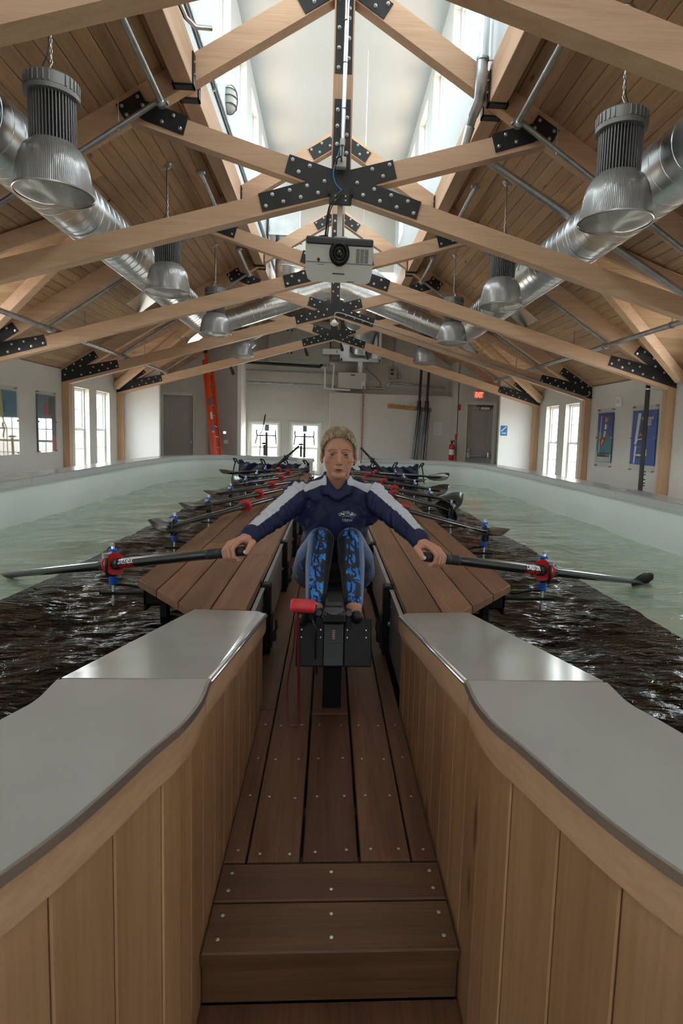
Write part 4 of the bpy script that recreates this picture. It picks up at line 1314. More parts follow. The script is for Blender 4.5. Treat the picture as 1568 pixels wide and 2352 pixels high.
# ================================================================ DOCK
scr = MB(); scr.lathe([(.0043, 0), (.0038, .001), (.0016, .0006)], 10); SCREW = scr.mesh('screw', True); SCREW.materials.append(M_zinc)
DZ = .36
def plank(poly, z0, z1, mat, root, c=.003, name='plank'):
    """board with eased top edges from a convex polygon in x,y"""
    n = len(poly); cx_ = sum(p[0] for p in poly) / n; cy_ = sum(p[1] for p in poly) / n
    def inset(p):
        dx, dy = p[0] - cx_, p[1] - cy_
        return (p[0] - math.copysign(min(c, abs(dx)), dx), p[1] - math.copysign(min(c, abs(dy)), dy))
    vs = [(x, y, z0) for x, y in poly] + [(x, y, z1 - c) for x, y in poly] + [(*inset(p), z1) for p in poly]
    fs = [tuple(range(n)), tuple(range(2 * n, 3 * n))]
    for k in (0, n):
        for i in range(n):
            j = (i + 1) % n; fs.append((k + i, k + j, k + n + j, k + n + i))
    mb = MB(); mb.add(vs, fs)
    return put(name, mb, mat, root)
rd = random.Random(11)
for sd in (-1, 1):
    nm = 'ladder side' if sd < 0 else 'exit door side'
    root = thing('dock', 'hardwood dock of four long planks beside the rower, %s' % nm, 'dock', (CX + sd * .6, 6, 0))
    edges = [(-.361, -.4965), (-.5015, -.641), (-.646, -.777), (-.782, -.91)]
    xe = (lambda x: x) if sd < 0 else (lambda x: -.09 - x - .004)
    def front(x): return 2.232 if x > -.579 else 2.232 + (-.579 - x) * 1.30
    for r, (xa, xb) in enumerate(edges):
        y = None
        cuts = sorted([3.25 + r * .17 % .9 + (0.0 if sd < 0 else .35)] + [3.3 + 2.18 * k + rd.uniform(-.7, .7) for k in (1, 2)] + [10.02])
        prev = None
        for ci, yc in enumerate(cuts):
            if prev is None:
                if xa > -.579 > xb:
                    poly = [(xa, 2.232), (-.579, 2.232), (xb, front(xb)), (xb, yc), (xa, yc)]
                else:
                    poly = [(xa, front(xa)), (xb, front(xb)), (xb, yc), (xa, yc)]
            else:
                poly = [(xa, prev), (xb, prev), (xb, yc), (xa, yc)]
            poly = [(xe(x), y_) for x, y_ in poly]
            p = plank(poly, DZ - .034, DZ, M_deck, root)
            prev = yc + .002
    for k in range(8):
        yb = 2.74 + 1.09 * k
        if yb > 10: continue
        mb = MB(); mb.bb(xe(-.34), xe(-.885), yb - .03, yb + .05, .30, DZ - .035); put('joist', mb, M_deck, root)
        mb = MB(); mb.bb(xe(-.33), xe(-.90), yb - .035, yb - .03 + .012, .235, .30); mb.bb(xe(-.33), xe(-.90), yb + .05, yb + .056, .2, .30); mb.bb(xe(-.89), xe(-.90), yb - .035, yb + .056, .2, DZ - .036)
        mb.bb(xe(-.33), xe(-.35), yb - .02, yb + .04, -.3, .30); mb.bb(xe(-.80), xe(-.83), yb - .02, yb + .04, -.3, .28)
        put('support_frame', mb, M_blk2, root)
    # metal side sheets in lengths
    for k in range(-1, 7):
        ya, yb = max(2.2, 2.70 + 1.09 * k + .06), 2.68 + 1.09 * (k + 1)
        mb = MB(); mb.bb(xe(-.352), xe(-.345), ya, yb, .03, .322); mb.bb(xe(-.356), xe(-.338), ya, yb, .318, .325)
        sh = put('side_sheet', mb, M_alu, root)
        for q in (ya + .03, yb - .03):
            for z in (.1, .25):
                mb = MB(); mb.lathe([(.006, 0), (.004, .004)], 8, Matrix.Translation((xe(-.345), q, z)) @ Matrix.Rotation(-sd * PI / 2, 4, 'Y')); put('screw', mb, M_zinc, sh)
    # black stanchions standing in the channel
    for k in range(7):
        ys = 2.69 + 1.09 * k
        t = thing('stanchion', 'black steel post at the channel edge, %s, number %s from the front' % (nm, ['one', 'two', 'three', 'four', 'five', 'six', 'seven'][k]), 'post', (xe(-.337), ys, 0), 'black rigger posts along the channel')
        mb = MB(); mb.bb(xe(-.360), xe(-.314), ys, ys + .075, 0, .332, .003); put('post', mb, M_blk2, t)
        mb = MB(); mb.bb(xe(-.350), xe(-.322), ys + .01, ys + .065, .332, .337, .001); mb.tube([(xe(-.35), ys + .02, .337), (xe(-.375), ys + .04, .345), (xe(-.39), ys + .06, .33)], .008, 6); put('top_cap', mb, M_dkgr, t)
        mb = MB(); mb.lathe([(.011, 0), (.011, .006), (.005, .009)], 10, Matrix.Translation((xe(-.345), ys, .155)) @ Matrix.Rotation(PI / 2, 4, 'X')); put('bolt', mb, M_pipe, t)
        mb = MB(); mb.bb(xe(-.314), xe(-.304), ys + .008, ys + .06, .03, .20, .003); mb.bb(xe(-.314), xe(-.286), ys + .02, ys + .06, .055, .095, .006); mb.tube([(xe(-.30), ys + .03, .09), (xe(-.285), ys + .03, .12), (xe(-.29), ys + .03, .16)], .006, 6); put('bracket', mb, M_blk, t)

# ---------------- channel floor and entry steps
root = thing('channel_floor', 'dark hardwood plank floor of the channel between the docks', 'floor', (-.025, 4, 0))
gaps = [(-.360, -.2365), (-.2315, -.104), (-.096, .040), (.0475, .1705), (.1755, .312)]
ci = 0
for gi, (xa, xb) in enumerate(gaps):
    cuts = {0: [2.13, 4.9, 7.4, 10.7], 1: [3.9, 7.1, 10.7], 2: [2.10, 5.2, 8.3, 10.7], 3: [4.4, 7.8, 10.7], 4: [1.98, 4.7, 8.0, 10.7]}[gi]
    prev = 1.343
    for yc in cuts:
        if gi == 0 and prev < 2: poly = [(-.2885, prev), (xb, prev), (xb, yc), (-.2885, yc)]
        elif gi == 4 and prev < 1.9: poly = [(xa, prev), (.2355, prev), (.2355, yc), (xa, yc)]
        elif gi == 4 and prev < 2.2: poly = [(xa, prev), (.2355, prev), (.2355, 2.17), (.312, 2.17), (.312, yc), (xa, yc)]; poly = [(xa, prev), (.2355, prev), (.2355, yc), (xa, yc)]
        else: poly = [(xa, prev), (xb, prev), (xb, yc), (xa, yc)]
        p = plank(poly, -.03, 0, M_floor, root, .002)
        ys_ = [1.375, 1.60, 1.80, 2.02] if prev < 2 else []
        for y_ in ys_:
            if prev < y_ < yc:
                for f in (.22, .80) if gi in (1, 2, 3) else (.55,):
                    inst('screw', SCREW, p, (poly[0][0] + (poly[1][0] - poly[0][0]) * f, y_ + rd.uniform(-.008, .008), -.0005))
        prev = yc + .004
mb = MB(); mb.bb(-.36, .32, 1.36, 10.7, -.12, -.05); put('underfloor', mb, M_blk2, root)
for i in range(24):
    yb = 1.36 + .2 * (i if i < 3 else i * 2 - 2) 
    mb = MB(); mb.bb(-.28, .23, yb, yb + .035, -.05, -.031); put('batten', mb, M_floor, root)
root = thing('entry_steps', 'brown hardwood entry steps at the bottom between the pine parapets', 'steps', (-.025, 1.2, 0))
for (a, b) in ((1.222, 1.336), (1.088, 1.216)):
    p = plank([(-.2895, a), (.2375, a), (.2375, b), (-.2895, b)], -.026, 0, M_tread, root, .003, 'tread')
    for x in (-.262, -.026, .212):
        for f in (.27, .74):
            inst('screw', SCREW, p, (x, a + (b - a) * f, -.0005), None, (1.15, 1.15, 1))
mb = MB(); mb.bb(-.2895, .2375, 1.103, 1.122, -.124, -.028); put('riser', mb, M_tread, root)
p = plank([(-.30, .83), (.25, .83), (.25, 1.10), (-.30, 1.10)], -.15, -.124, M_floor, root, .003, 'tread')
p = plank([(-.75, -.3), (.70, -.3), (.70, .825), (-.75, .825)], -.15, -.124, M_floor, root, .003, 'tread')
mb = MB(); mb.bb(-.29, .24, 1.13, 1.33, -.25, -.027); put('carcase', mb, M_blk2, root)

# ================================================================ OARS AND RIGGERS
def blade_mesh(L=.40):
    """hatchet blade: local x along the oar (0 at the neck), z up, thin and cupped in y"""
    prof = [(0, -.018, .018), (.04, -.035, .024), (.10, -.078, .052), (.20, -.108, .085), (.30, -.112, .092), (.37, -.104, .084), (L, -.085, .045)]
    nx, nz = len(prof), 8
    vs = []; fs = []
    for side in (1, -1):
        for (x, a, b) in prof:
            for k in range(nz + 1):
                z = a + (b - a) * k / nz
                cup = .028 * (x / L) ** 1.3 - .02 * (1 - ((2 * k / nz - 1) ** 2)) * min(1, x / .15)
                vs.append((x, cup + side * .0035 + (side * .010 if False else 0), z))
    W = nz + 1
    for i in range(nx - 1):
        for k in range(nz):
            a = i * W + k
            fs.append((a, a + 1, a + W + 1, a + W))
            b = nx * W + a; fs.append((b, b + W, b + W + 1, b + 1))
    off = nx * W
    rim = [i * W for i in range(nx)] + [(nx - 1) * W + k for k in range(1, nz + 1)] + [i * W + nz for i in range(nx - 2, -1, -1)] + [k for k in range(nz - 1, 0, -1)]
    for i in range(len(rim)):
        a, b = rim[i], rim[(i + 1) % len(rim)]
        fs.append((a, b, off + b, off + a))
    return vs, fs
BV, BF = blade_mesh()
def oar_matrix(handle, d, roll=0.0, flip=1):
    d = Vector(d).normalized()
    up = Vector((0, 0, 1)); y_ = up.cross(d).normalized(); z_ = d.cross(y_)
    R = Matrix((d, y_, z_)).transposed().to_4x4()
    return Matrix.Translation(Vector(handle)) @ R @ Matrix.Rotation(roll, 4, 'X')
def oar(handle, d, label, roll=0.0, inb=.90,  outb=1.28, text=None, flip=1, cmat=None, bx=1.0, bz=1.0):
    M = oar_matrix(handle, d, roll)
    t = thing('oar', label, 'oar', handle, 'black sculling oars with red collars')
    S = lambda mb: (lambda q: q.add(mb.v, mb.f, M))(MB())
    RY = Matrix.Rotation(PI / 2, 4, 'Y')
    LT = lambda prof, n=20: MB().lathe(prof, n, RY)
    put('grip', S(LT([(.010, .0), (.0165, .004), (.0185, .014), (.0175, .06), (.0175, .125), (.0185, .13)])), M_grip, t, True, True, 40)
    g = LT([(.0182, .125), (.0195, .13), (.0195, .155), (.018, .157), (.018, .163), (.0195, .165), (.0195, .17), (.018, .172), (.018, .178), (.0195, .18), (.0195, .185), (.018, .187), (.018, .193), (.0195, .195), (.020, .22), (.0185, .222)])
    put('sleeve_grip', S(g), M_grip, t, True, True, 40)
    put('inboard_shaft', S(LT([(.0195, .22), (.022, .50), (.0225, inb - .04)])), M_carb, t, True, True, 50)
    put('shaft', S(LT([(.0225, inb + .06), (.020, inb + outb * .6), (.0155, inb + outb - .40 * bx + .01), (.0145, inb + outb - .40 * bx + .03)])), M_carb, t, True, True, 50)
    put('sleeve', S(LT([(.024, inb - .06), (.027, inb - .055), (.027, inb + .10), (.025, inb + .108)], 10)), M_blk, t, True, True, 30)
    c = LT([(.027, -.012 + inb), (.050, -.012 + inb), (.052, -.008 + inb), (.052, .001 + inb), (.044, .003 + inb), (.044, .009 + inb), (.052, .011 + inb), (.052, .018 + inb), (.050, .022 + inb), (.027, .022 + inb)], 28)
    put('collar', S(c), cmat or M_red, t, True, True, 35)
    bl = S(MB().add([(x * bx + inb + outb - .40 * bx, y * flip, z * bz) for x, y, z in BV], BF)); put('blade', bl, M_carb, t, True, True, 40)
    ne = S(MB().tube([(inb + outb - .40 * bx - .02, 0, 0), (inb + outb - .36 * bx, 0, 0), (inb + outb - .20 * bx, .004 * flip, -.004), (inb + outb - .12 * bx, .012 * flip, -.006)], [.0150, .0145, .010, .004], 10)); put('blade_spine', ne, M_carb, t, True, True, 50)
    if text:
        for i, (mat, zz, fl) in enumerate(((M_pwhite, .0115, 1), (M_red, -.0125, -1))):
            me = text_data(text, .034, .0004, 'CENTER', .0011, 1.0)
            # bend round the shaft, on the side facing text['face']
            me.transform(Matrix.Scale(fl, 4, (0, 1, 0)))
            sx = 1 if face_sign < 0 else -1
            R_ = .0236
            for v in me.vertices:
                a_ = (v.co.y * (.85) + zz) / R_ + face_ang
                xx = inb - .135 + v.co.x * sx
                rr = R_ + v.co.z
                v.co = (xx, rr * math.cos(a_) * face_sign, rr * math.sin(a_))
            me.transform(M); me.transform(Matrix.Translation(-Vector(handle)))
            me.materials.clear(); me.materials.append(mat)
            o = bpy.data.objects.new('lettering', me); COL.objects.link(o); o.parent = t
    return t
LOCK = {}
def rigger(k, sd):
    Yk = 2.74 + 1.09 * k
    xp = -1.05 if sd < 0 else 1.0
    nm = 'ladder side' if sd < 0 else 'exit door side'
    num = ['one', 'two', 'three', 'four', 'five', 'six', 'seven'][k]
    t = thing('rigger', 'black rigger arm with blue pin off the dock edge, %s, station %s' % (nm, num), 'rigger', (xp, Yk, .27), 'riggers along the dock edges')
    xd = CX + sd * .84
    mb = MB(); mb.bb(min(xd, xp + sd * .06), max(xd, xp + sd * .06), Yk - .018, Yk + .018, .268, .281, .002); mb.bb(xd - .01, xd + .01, Yk - .03, Yk + .03, .24, .325); put('arm', mb, M_blk2, t)
    mb = MB(); mb.lathe([(.0075, .215), (.0075, .505), (.004, .51)], 10, Matrix.Translation((xp, Yk, 0))); mb.lathe([(.012, .225), (.012, .24)], 6, Matrix.Translation((xp, Yk, 0))); mb.lathe([(.011, .497), (.011, .507)], 6, Matrix.Translation((xp, Yk, 0))); put('pin', mb, M_zinc, t, True, True, 40)
    for (z0, z1) in ((.315, .355), (.452, .485)):
        mb = MB(); mb.lathe([(.016, z0), (.0195, z0 + .004), (.0195, z0 + .012), (.017, z0 + .014), (.0195, z0 + .016), (.0195, z1 - .004), (.016, z1)], 16, Matrix.Translation((xp, Yk, 0))); put('bushing', mb, M_blue, t, True, True, 35)
    # C-shaped oarlock
    yo = -.045
    mb = MB()
    mb.tube([(xp, Yk - .018, .372), (xp, Yk - .07, .372), (xp, Yk - .085, .40), (xp, Yk - .085, .455), (xp, Yk - .07, .470)], .0075, 8)
    mb.bb(xp - .018, xp + .018, Yk - .024, Yk + .022, .357, .452, .006)
    put('oarlock', mb, M_blk, t, True, True, 40)
    mb = MB(); mb.tube([(xp, Yk - .01, .472), (xp, Yk - .095, .472)], .006, 8); mb.lathe([(.013, 0), (.013, .018)], 10, Matrix.Translation((xp, Yk - .098, .464))); put('gate', mb, M_zinc, t, True, True, 40)
    mb = MB(); mb.tube(spline([(xp, Yk, .315), (xp - sd * .05, Yk + .03, .305), (xp - sd * .12, Yk + .06, .285), (xd, Yk + .08, .29)], 6), .006, 6); put('backstay', mb, M_blk2, t, True)
for k in range(7):
    for sd in (-1, 1): rigger(k, sd)
# oars in use: handle end, direction to the lock
face_sign, face_ang = -1, .25
HR = Vector((.300, 2.10, .608)); DR = (Vector((1.0, 2.715, .418)) - HR).normalized()
HL = Vector((-.346, 2.10, .618)); DL = (Vector((-1.05, 2.715, .416)) - HL).normalized()
face_sign, face_ang = -1, .12
oar(HR, DR, "oar held by the rower on the exit door side, blade just above green water", .25, .93, 1.40, 'DREHER', -1, None, .6, .85)
face_sign, face_ang = 1, .12
oar(HL, DL, "oar held by the rower on the ladder side, reaching out of the frame", -.25, .93, 1.75, 'DREHER', 1)
parked = {-1: [(-.739, 4.881), (-.743, 5.822), (-.715, 6.857), (-.709, 8.0), (-.684, 9.05), (-.864, 9.53)],
          1: [(.587, 4.877), (.638, 6.084), (.708, 6.674), (.682, 7.69), (.55, 8.93), (.699, 9.48)]}
rolls = {-1: [1.2, 1.35, 1.45, .5, 1.4, 1.3], 1: [1.45, -.35, .55, .9, 1.45, 1.0]}
for sd in (-1, 1):
    nm = 'ladder side' if sd < 0 else 'exit door side'
    for k in range(6):
        Yk = 2.74 + 1.09 * (k + 1)
        lock = Vector((-1.05 if sd < 0 else 1.0, Yk - .045, .428))
        c = Vector((*parked[sd][k], .425))
        d = (lock - c).normalized()
        num = ['nearest', 'second', 'third', 'fourth', 'fifth', 'sixth'][k]
        oar(c - d * .80, d, 'parked oar lying across the dock, %s, %s behind the rower' % (nm, num), sd * -rolls[sd][k], .80, 1.34, None, -sd)
    # one oar leaning up at the far end
    a = Vector((-.648, 10.2, .743)) if sd < 0 else Vector((.56, 10.2, .743))
    b = Vector((-1.011, 10.15, .409)) if sd < 0 else Vector((.90, 10.15, .40))
    d = (b - a).normalized()
    oar(a - d * .1, d, 'oar tilted upright against the far rim beside the navy tarp, %s' % nm, .3, .30, .75, None, 1, M_blk)

# navy tarp bags hung at the far end
for sd in (-1, 1):
    nm = 'ladder side' if sd < 0 else 'exit door side'
    root = thing('tarp', 'navy blue tarp hung by straps inside the far rim, %s' % nm, 'tarp', (CX + sd * 1.0, 10.6, .35))
    nx, nz = 36, 12; vs = []
    for j in range(nz + 1):
        for i in range(nx + 1):
            x = CX + sd * (.36 + 1.27 * i / nx); f = j / nz
            sag = .03 * math.sin(i * .9) ** 2 * f + .04 * math.sin(PI * i / nx)
            z = .17 + (.34 - sag * .9 + (.03 if i > nx - 3 else 0)) * f
            y = 10.62 + .03 * math.sin(i * .8 + j * .5) + .02 * noise.noise((x * 5, z * 7, 1))
            vs.append((x, y, z))
    fs = [(j * (nx + 1) + i, j * (nx + 1) + i + 1, (j + 1) * (nx + 1) + i + 1, (j + 1) * (nx + 1) + i) for j in range(nz) for i in range(nx)]
    mb = MB(); mb.add(vs, fs); sh = put('sheet', mb, M_navyt, root, True)
    so = sh.modifiers.new('thickness', 'SOLIDIFY'); so.thickness = .004
    for i, fx in enumerate((.02, .30, .62, 1.0)):
        x = CX + sd * (.36 + 1.27 * fx)
        mb = MB(); mb.tube(spline([(x, 10.58, .46), (x + sd * .03, 10.55, .53), (x + sd * .09, 10.60, .545), (x + sd * .05, 10.56, .48)], 6), .013, 6); put('strap', mb, M_rub, root, True)
    x = CX + sd * 1.66
    mb = MB(); mb.tube(spline([(x, 10.6, .52), (x + sd * .03, 10.57, .45), (x + sd * .05, 10.55, .33), (x + sd * .07, 10.55, .18)], 6), .012, 6); put('strap', mb, M_rub, root, True)
# ================================================================ THINGS ON AND AT THE WALLS
def RX(a): return Matrix.Rotation(a, 4, 'X')
FACEY = RX(PI / 2)                                   # text facing -Y (towards the camera)
def wallM(sd, y, z):                                  # text on a side wall: facing the room
    return Matrix.Translation((sd * (HW - .036), y, z)) @ Matrix.Rotation(-sd * PI / 2, 4, 'Z') @ RX(PI / 2)
# posters on acrylic panels
def pplain(name, c): return MATS.get(name) or plain(name, c, .55)
def poster(sd, ya, yb, z0, z1, label, ground, shapes, texts, pz0, pz1):
    t = thing('poster', label, 'poster', (sd * (HW - .02), (ya + yb) / 2, (z0 + z1) / 2))
    yc = (ya + yb) / 2; w = yb - ya
    def u2y(u): return yc - sd * (u - .5) * w if False else (ya + u * w if sd < 0 else yb - u * w)
    xw = lambda d: sd * (HW - d)
    mb = MB(); mb.bb(xw(.018), xw(.024), ya + .01 * w, yb - .01 * w, z0 + (z1 - z0) * pz0, z0 + (z1 - z0) * pz1); sheet = put('print', mb, ground, t)
    for i, (mat, poly) in enumerate(shapes):
        mb = MB(); mb.prism([(u2y(u), z0 + (z1 - z0) * v) for u, v in poly], xw(.0245 + .0003 * i), xw(.0255 + .0003 * i), 'X'); put('print_shape', mb, mat, sheet)
    for (s_, u, v, size, mat, sp) in texts:
        put_text('lettering', s_, size, mat, wallM(sd, u2y(u), z0 + (z1 - z0) * v) @ Matrix.Translation((0, 0, -.003)) @ Matrix.Diagonal((sp, 1, 1, 1)), sheet, size * .03)
    mb = MB(); mb.bb(xw(.040), xw(.043), ya, yb, z0, z1); put('acrylic_sheet', mb, M_acr, t)
    for (u, v) in ((.04, .02), (.96, .02), (.04, .98), (.96, .98), (.02, .5), (.98, .5)):
        mb = MB(); mb.lathe([(.013, 0), (.013, .055)], 10, Matrix.Translation((xw(0), u2y(u), z0 + (z1 - z0) * v)) @ Matrix.Rotation(-sd * PI / 2, 4, 'Y')); put('standoff', mb, M_pipe, t)
    return t
P_navy = pplain('print_navy', (.015, .06, .25)); P_teal = pplain('print_teal', (.06, .20, .22)); P_cob = pplain('print_cobalt', (.03, .09, .38))
P_yel = pplain('print_yellow', (.65, .45, .03)); P_redp = pplain('print_red', (.38, .03, .05)); P_org = pplain('print_orange', (.55, .13, .04)); P_grn = pplain('print_green', (.03, .15, .08))
P_dk = pplain('print_dark', (.03, .035, .04)); P_sand = pplain('print_sand', (.45, .36, .18)); P_pink = pplain('print_pink', (.45, .12, .16)); P_slate = pplain('print_slate', (.10, .15, .19)); P_sea = pplain('print_sea', (.03, .18, .28)); P_lt = pplain('print_pale', (.45, .52, .50))
poster(1, 11.13, 11.79, .53, 1.69, 'tall regatta poster with a row of coloured boat shapes on dark blue-green', P_navy,
       [(P_teal, [(.02, .09), (.98, .09), (.98, .52), (.02, .62)]), (P_lt, [(.02, .09), (.98, .09), (.98, .22), (.02, .26)]), (M_pwhite, [(.16, .2), (.20, .2), (.26, .88), (.22, .88)]),
        (P_yel, [(.47, .76), (.60, .77), (.62, .83), (.50, .86)]), (P_redp, [(.64, .79), (.75, .80), (.74, .84), (.63, .84)]),
        (M_pwhite, [(.46, .64), (.60, .65), (.60, .72), (.50, .74)]), (P_redp, [(.64, .65), (.76, .69), (.72, .72), (.63, .70)]),
        (P_grn, [(.30, .52), (.42, .52), (.44, .60), (.34, .60)]), (M_pwhite, [(.42, .50), (.52, .52), (.58, .61), (.48, .62)]), (P_redp, [(.62, .53), (.72, .57), (.68, .62), (.60, .59)]),
        (P_redp, [(.20, .44), (.26, .38), (.44, .37), (.52, .45), (.66, .47), (.60, .50), (.32, .51), (.22, .49)]), (M_pwhite, [(.32, .405), (.37, .39), (.45, .46), (.40, .475)])],
       [('RUDER-REGATTA', .5, .205, .115, P_dk, .56), ], .085, .925)
poster(1, 9.60, 10.42, .53, 1.69, 'cobalt blue regatta poster half hidden behind the black wall pipe', P_cob,
       [(P_dk, [(.34, .46), (.42, .45), (.50, .88), (.40, .88)]), (M_pwhite, [(.16, .42), (.26, .43), (.36, .88), (.24, .88)]), (P_org, [(.30, .53), (.62, .55), (.36, .58)]), (M_pwhite, [(.26, .47), (.52, .49), (.50, .505), (.24, .485)]),
        (M_pwhite, [(.12, .42), (.24, .40), (.24, .43)]), (M_pwhite, [(.16, .11), (.22, .11), (.26, .385), (.18, .385)]), (P_org, [(.26, .36), (.48, .37), (.30, .385)]), (M_pwhite, [(.26, .23), (.68, .235), (.68, .30), (.62, .30), (.60, .26), (.26, .26)]), (P_dk, [(.26, .20), (.66, .21), (.68, .235), (.26, .23)])],
       [('CHAMPIONNATS', .64, .80, .06, M_pwhite, .8), ("D'EUROPE", .66, .755, .06, M_pwhite, .8), ("D'AVIRON", .66, .71, .06, M_pwhite, .8), ('MACON', .60, .32, .05, M_pwhite, .9)], .10, .925)
poster(-1, 11.13, 11.87, .53, 1.68, 'tall slate poster with red rowing figures, reflecting a window', P_slate,
       [(P_pink, [(.50, .02), (.98, .02), (.98, .28), (.62, .26)]), (P_redp, [(.35, .62), (.50, .60), (.60, .70), (.46, .84), (.36, .74)]), (P_redp, [(.48, .28), (.78, .40), (.70, .46), (.52, .36)]), (P_dk, [(.60, .55), (.92, .52), (.92, .92), (.62, .90)]), (P_redp, [(.55, .5), (.78, .52), (.74, .62), (.6, .6)])],
       [], .02, .94)
poster(-1, 9.65, 10.45, .53, 1.68, 'sand coloured poster with teal sea and boats at the edge of the frame', P_sand,
       [(P_sea, [(.45, .55), (.97, .56), (.97, .93), (.40, .93)]), (P_lt, [(.5, .45), (.95, .46), (.95, .52), (.55, .55)]), (P_dk, [(.46, .62), (.50, .62), (.52, .8), (.48, .8)])],
       [], .02, .94)
# small wall speaker and black standing pipe
t = thing('wall_speaker', 'small square white speaker box high on the wall over the posters', 'speaker', (HW, 10.95, 1.78))
mb = MB(); mb.bb(HW - .06, HW, 10.87, 11.03, 1.70, 1.88, .006); put('case', mb, M_white, t)
mb = MB(); mb.lathe([(.045, 0), (.045, .008), (.03, .012), (.02, .006)], 18, Matrix.Translation((HW - .06, 10.95, 1.80)) @ Matrix.Rotation(-PI / 2, 4, 'Y')); put('cone', mb, M_lgr, t, True, True, 40)
t = thing('wall_pipe', 'black vertical standpipe with silver top clamp in front of the posters', 'pipe', (5.1, 9.3, 0))
mb = MB(); mb.tube([(5.12, 9.42, FZ), (5.12, 9.42, 2.02)], .036, 14); put('pipe', mb, M_blk, t, True, True, 50)
mb = MB(); mb.lathe([(.045, 2.00), (.045, 2.03), (.038, 2.035), (.045, 2.04), (.045, 2.07), (.038, 2.075), (.038, 2.12)], 16, Matrix.Translation((5.12, 9.42, 0))); put('top_clamp', mb, M_zinc, t, True, True, 40)
mb = MB(); mb.lathe([(.042, 1.90), (.042, 1.92)], 14, Matrix.Translation((5.12, 9.42, 0))); mb.bb(5.12, 5.44, 9.415, 9.425, 1.905, 1.915); put('stay', mb, M_zinc, t)
for z in (.22, .32, .36, .42, .50, .55):
    mb = MB(); mb.bb(5.15, 5.185, 9.40, 9.44, z, z + .018, .003); put('hose_clip', mb, M_blk, t)
mb = MB(); mb.bb(5.13, 5.24, 9.40, 9.44, .135, .15); put('foot_bracket', mb, M_blk, t)
# wooden pegs / seats standing behind the rim
for i, (y, x, lab) in enumerate(((11.9, 4.75, 'wooden block end poking above the rim below the blue-green poster, farthest of the row'), (10.9, 4.6, 'wooden block end poking above the rim, second from the far end of the row'), (9.4, 4.5, 'wooden block end poking above the rim just beside the black standpipe'), (8.4, 4.7, 'wooden block end poking above the rim by the near post, nearest of the row'))):
    t = thing('bench_block', lab, 'block', (x, y, FZ), 'wooden blocks behind the rim')
    mb = MB(); mb.bb(x - .07, x + .07, y - .05, y + .05, FZ, .275, .004); put('block', mb, M_peg, t)
    mb = MB(); mb.bb(x - .16, x + .16, y - .035, y + .035, FZ, .05, .004); put('foot', mb, M_peg, t)
    if i == 3:
        mb = MB(); mb.bb(x + .05, x + .15, y + .051, y + .08, .10, .27, .004); put('white_tag', mb, M_white, t)
    if i == 0:
        mb = MB(); mb.bb(x - .34, x - .1, y - .05, y + .02, .20, .245, .01); put('black_strap', mb, M_rub, t)

# exit sign, blue stairs sign, alarms, extinguisher
t = thing('exit_sign', 'red EXIT sign on the wall above the far grey door', 'sign', (4.41, 17.58, 2.30))
mb = MB(); mb.bb(4.24, 4.57, 17.545, 17.6, 2.20, 2.42, .005); put('housing', mb, M_trim, t)
mb = MB(); mb.bb(4.245, 4.545, 17.543, 17.546, 2.205, 2.415); put('face', mb, M_white, t)
put_text('letters', 'EXIT', .205, M_exit, Matrix.Translation((4.395, 17.54, 2.305)) @ FACEY @ Matrix.Diagonal((.56, 1, 1, 1)), t, .008)
t = thing('stairs_sign', 'small blue stairs sign with white steps on the bright return wall', 'sign', (4.565, 15.40, 1.245))
mb = MB(); mb.bb(4.475, 4.655, 15.402, 15.41, 1.11, 1.375, .004); pl_ = put('plate', mb, M_sign, t)
st = []; n = 5
for i in range(n):
    st += [(4.495 + i * .028, 1.225 + i * .027), (4.523 + i * .028, 1.225 + i * .027)]
up_ = [(x, z + .022) for x, z in reversed(st)]
mb = MB()
for i in range(n):
    mb.bb(4.492 + i * .028, 4.522 + i * .028, 15.399, 15.4022, 1.222 + i * .027, 1.246 + i * .027)
    if i < n - 1: mb.bb(4.512 + i * .028, 4.524 + i * .028, 15.399, 15.4022, 1.236 + i * .027, 1.268 + i * .027)
put('stair_symbol', mb, M_pwhite, pl_)
put_text('lettering', 'STAIRS', .036, M_pwhite, Matrix.Translation((4.565, 15.4012, 1.168)) @ FACEY, pl_, .001)
mb = MB(); mb.bb(4.485, 4.645, 15.4, 15.4022, 1.193, 1.197); put('rule', mb, M_pwhite, pl_)
for (z0, z1, x, lab) in ((1.84, 2.02, 3.83, 'small red fire alarm horn on the wall beside the exit door frame'), (.95, 1.13, 3.76, 'narrow red fire sign on the wall above the extinguisher')):
    mb = MB(); mb.bb(x - .03, x + .03, 17.56 if z0 > 1.5 else 17.585, 17.6, z0, z1, .006)
    if z0 > 1.5: mb.sphere((x - .02, 17.56, (z0 + z1) / 2 - .02), .025, 10, 8)
    tag(put('fire_alarm' if z0 > 1.5 else 'fire_sign', mb, M_red), lab, 'alarm' if z0 > 1.5 else 'sign')
t = thing('fire_extinguisher', 'red fire extinguisher with white label hanging on the wall by the exit door', 'extinguisher', (3.62, 17.45, .5))
mb = MB(); mb.lathe([(.075, .33), (.085, .345), (.085, .75), (.07, .80), (.035, .835), (.03, .85)], 24, Matrix.Translation((3.62, 17.45, 0))); put('cylinder', mb, M_red, t, True, True, 40)
mb = MB(); mb.lathe([(.0855, .50), (.0855, .66)], 24, Matrix.Translation((3.62, 17.45, 0)), False, False); put('label', mb, M_pwhite, t, True)
mb = MB(); mb.lathe([(.03, .85), (.032, .90)], 12, Matrix.Translation((3.62, 17.45, 0))); mb.bb(3.57, 3.66, 17.44, 17.46, .90, .915); mb.bb(3.56, 3.66, 17.44, 17.46, .93, .945); mb.tube(spline([(3.65, 17.45, .90), (3.70, 17.44, .93), (3.715, 17.43, .80), (3.71, 17.43, .5)], 6), .01, 8); put('valve', mb, M_rub, t)
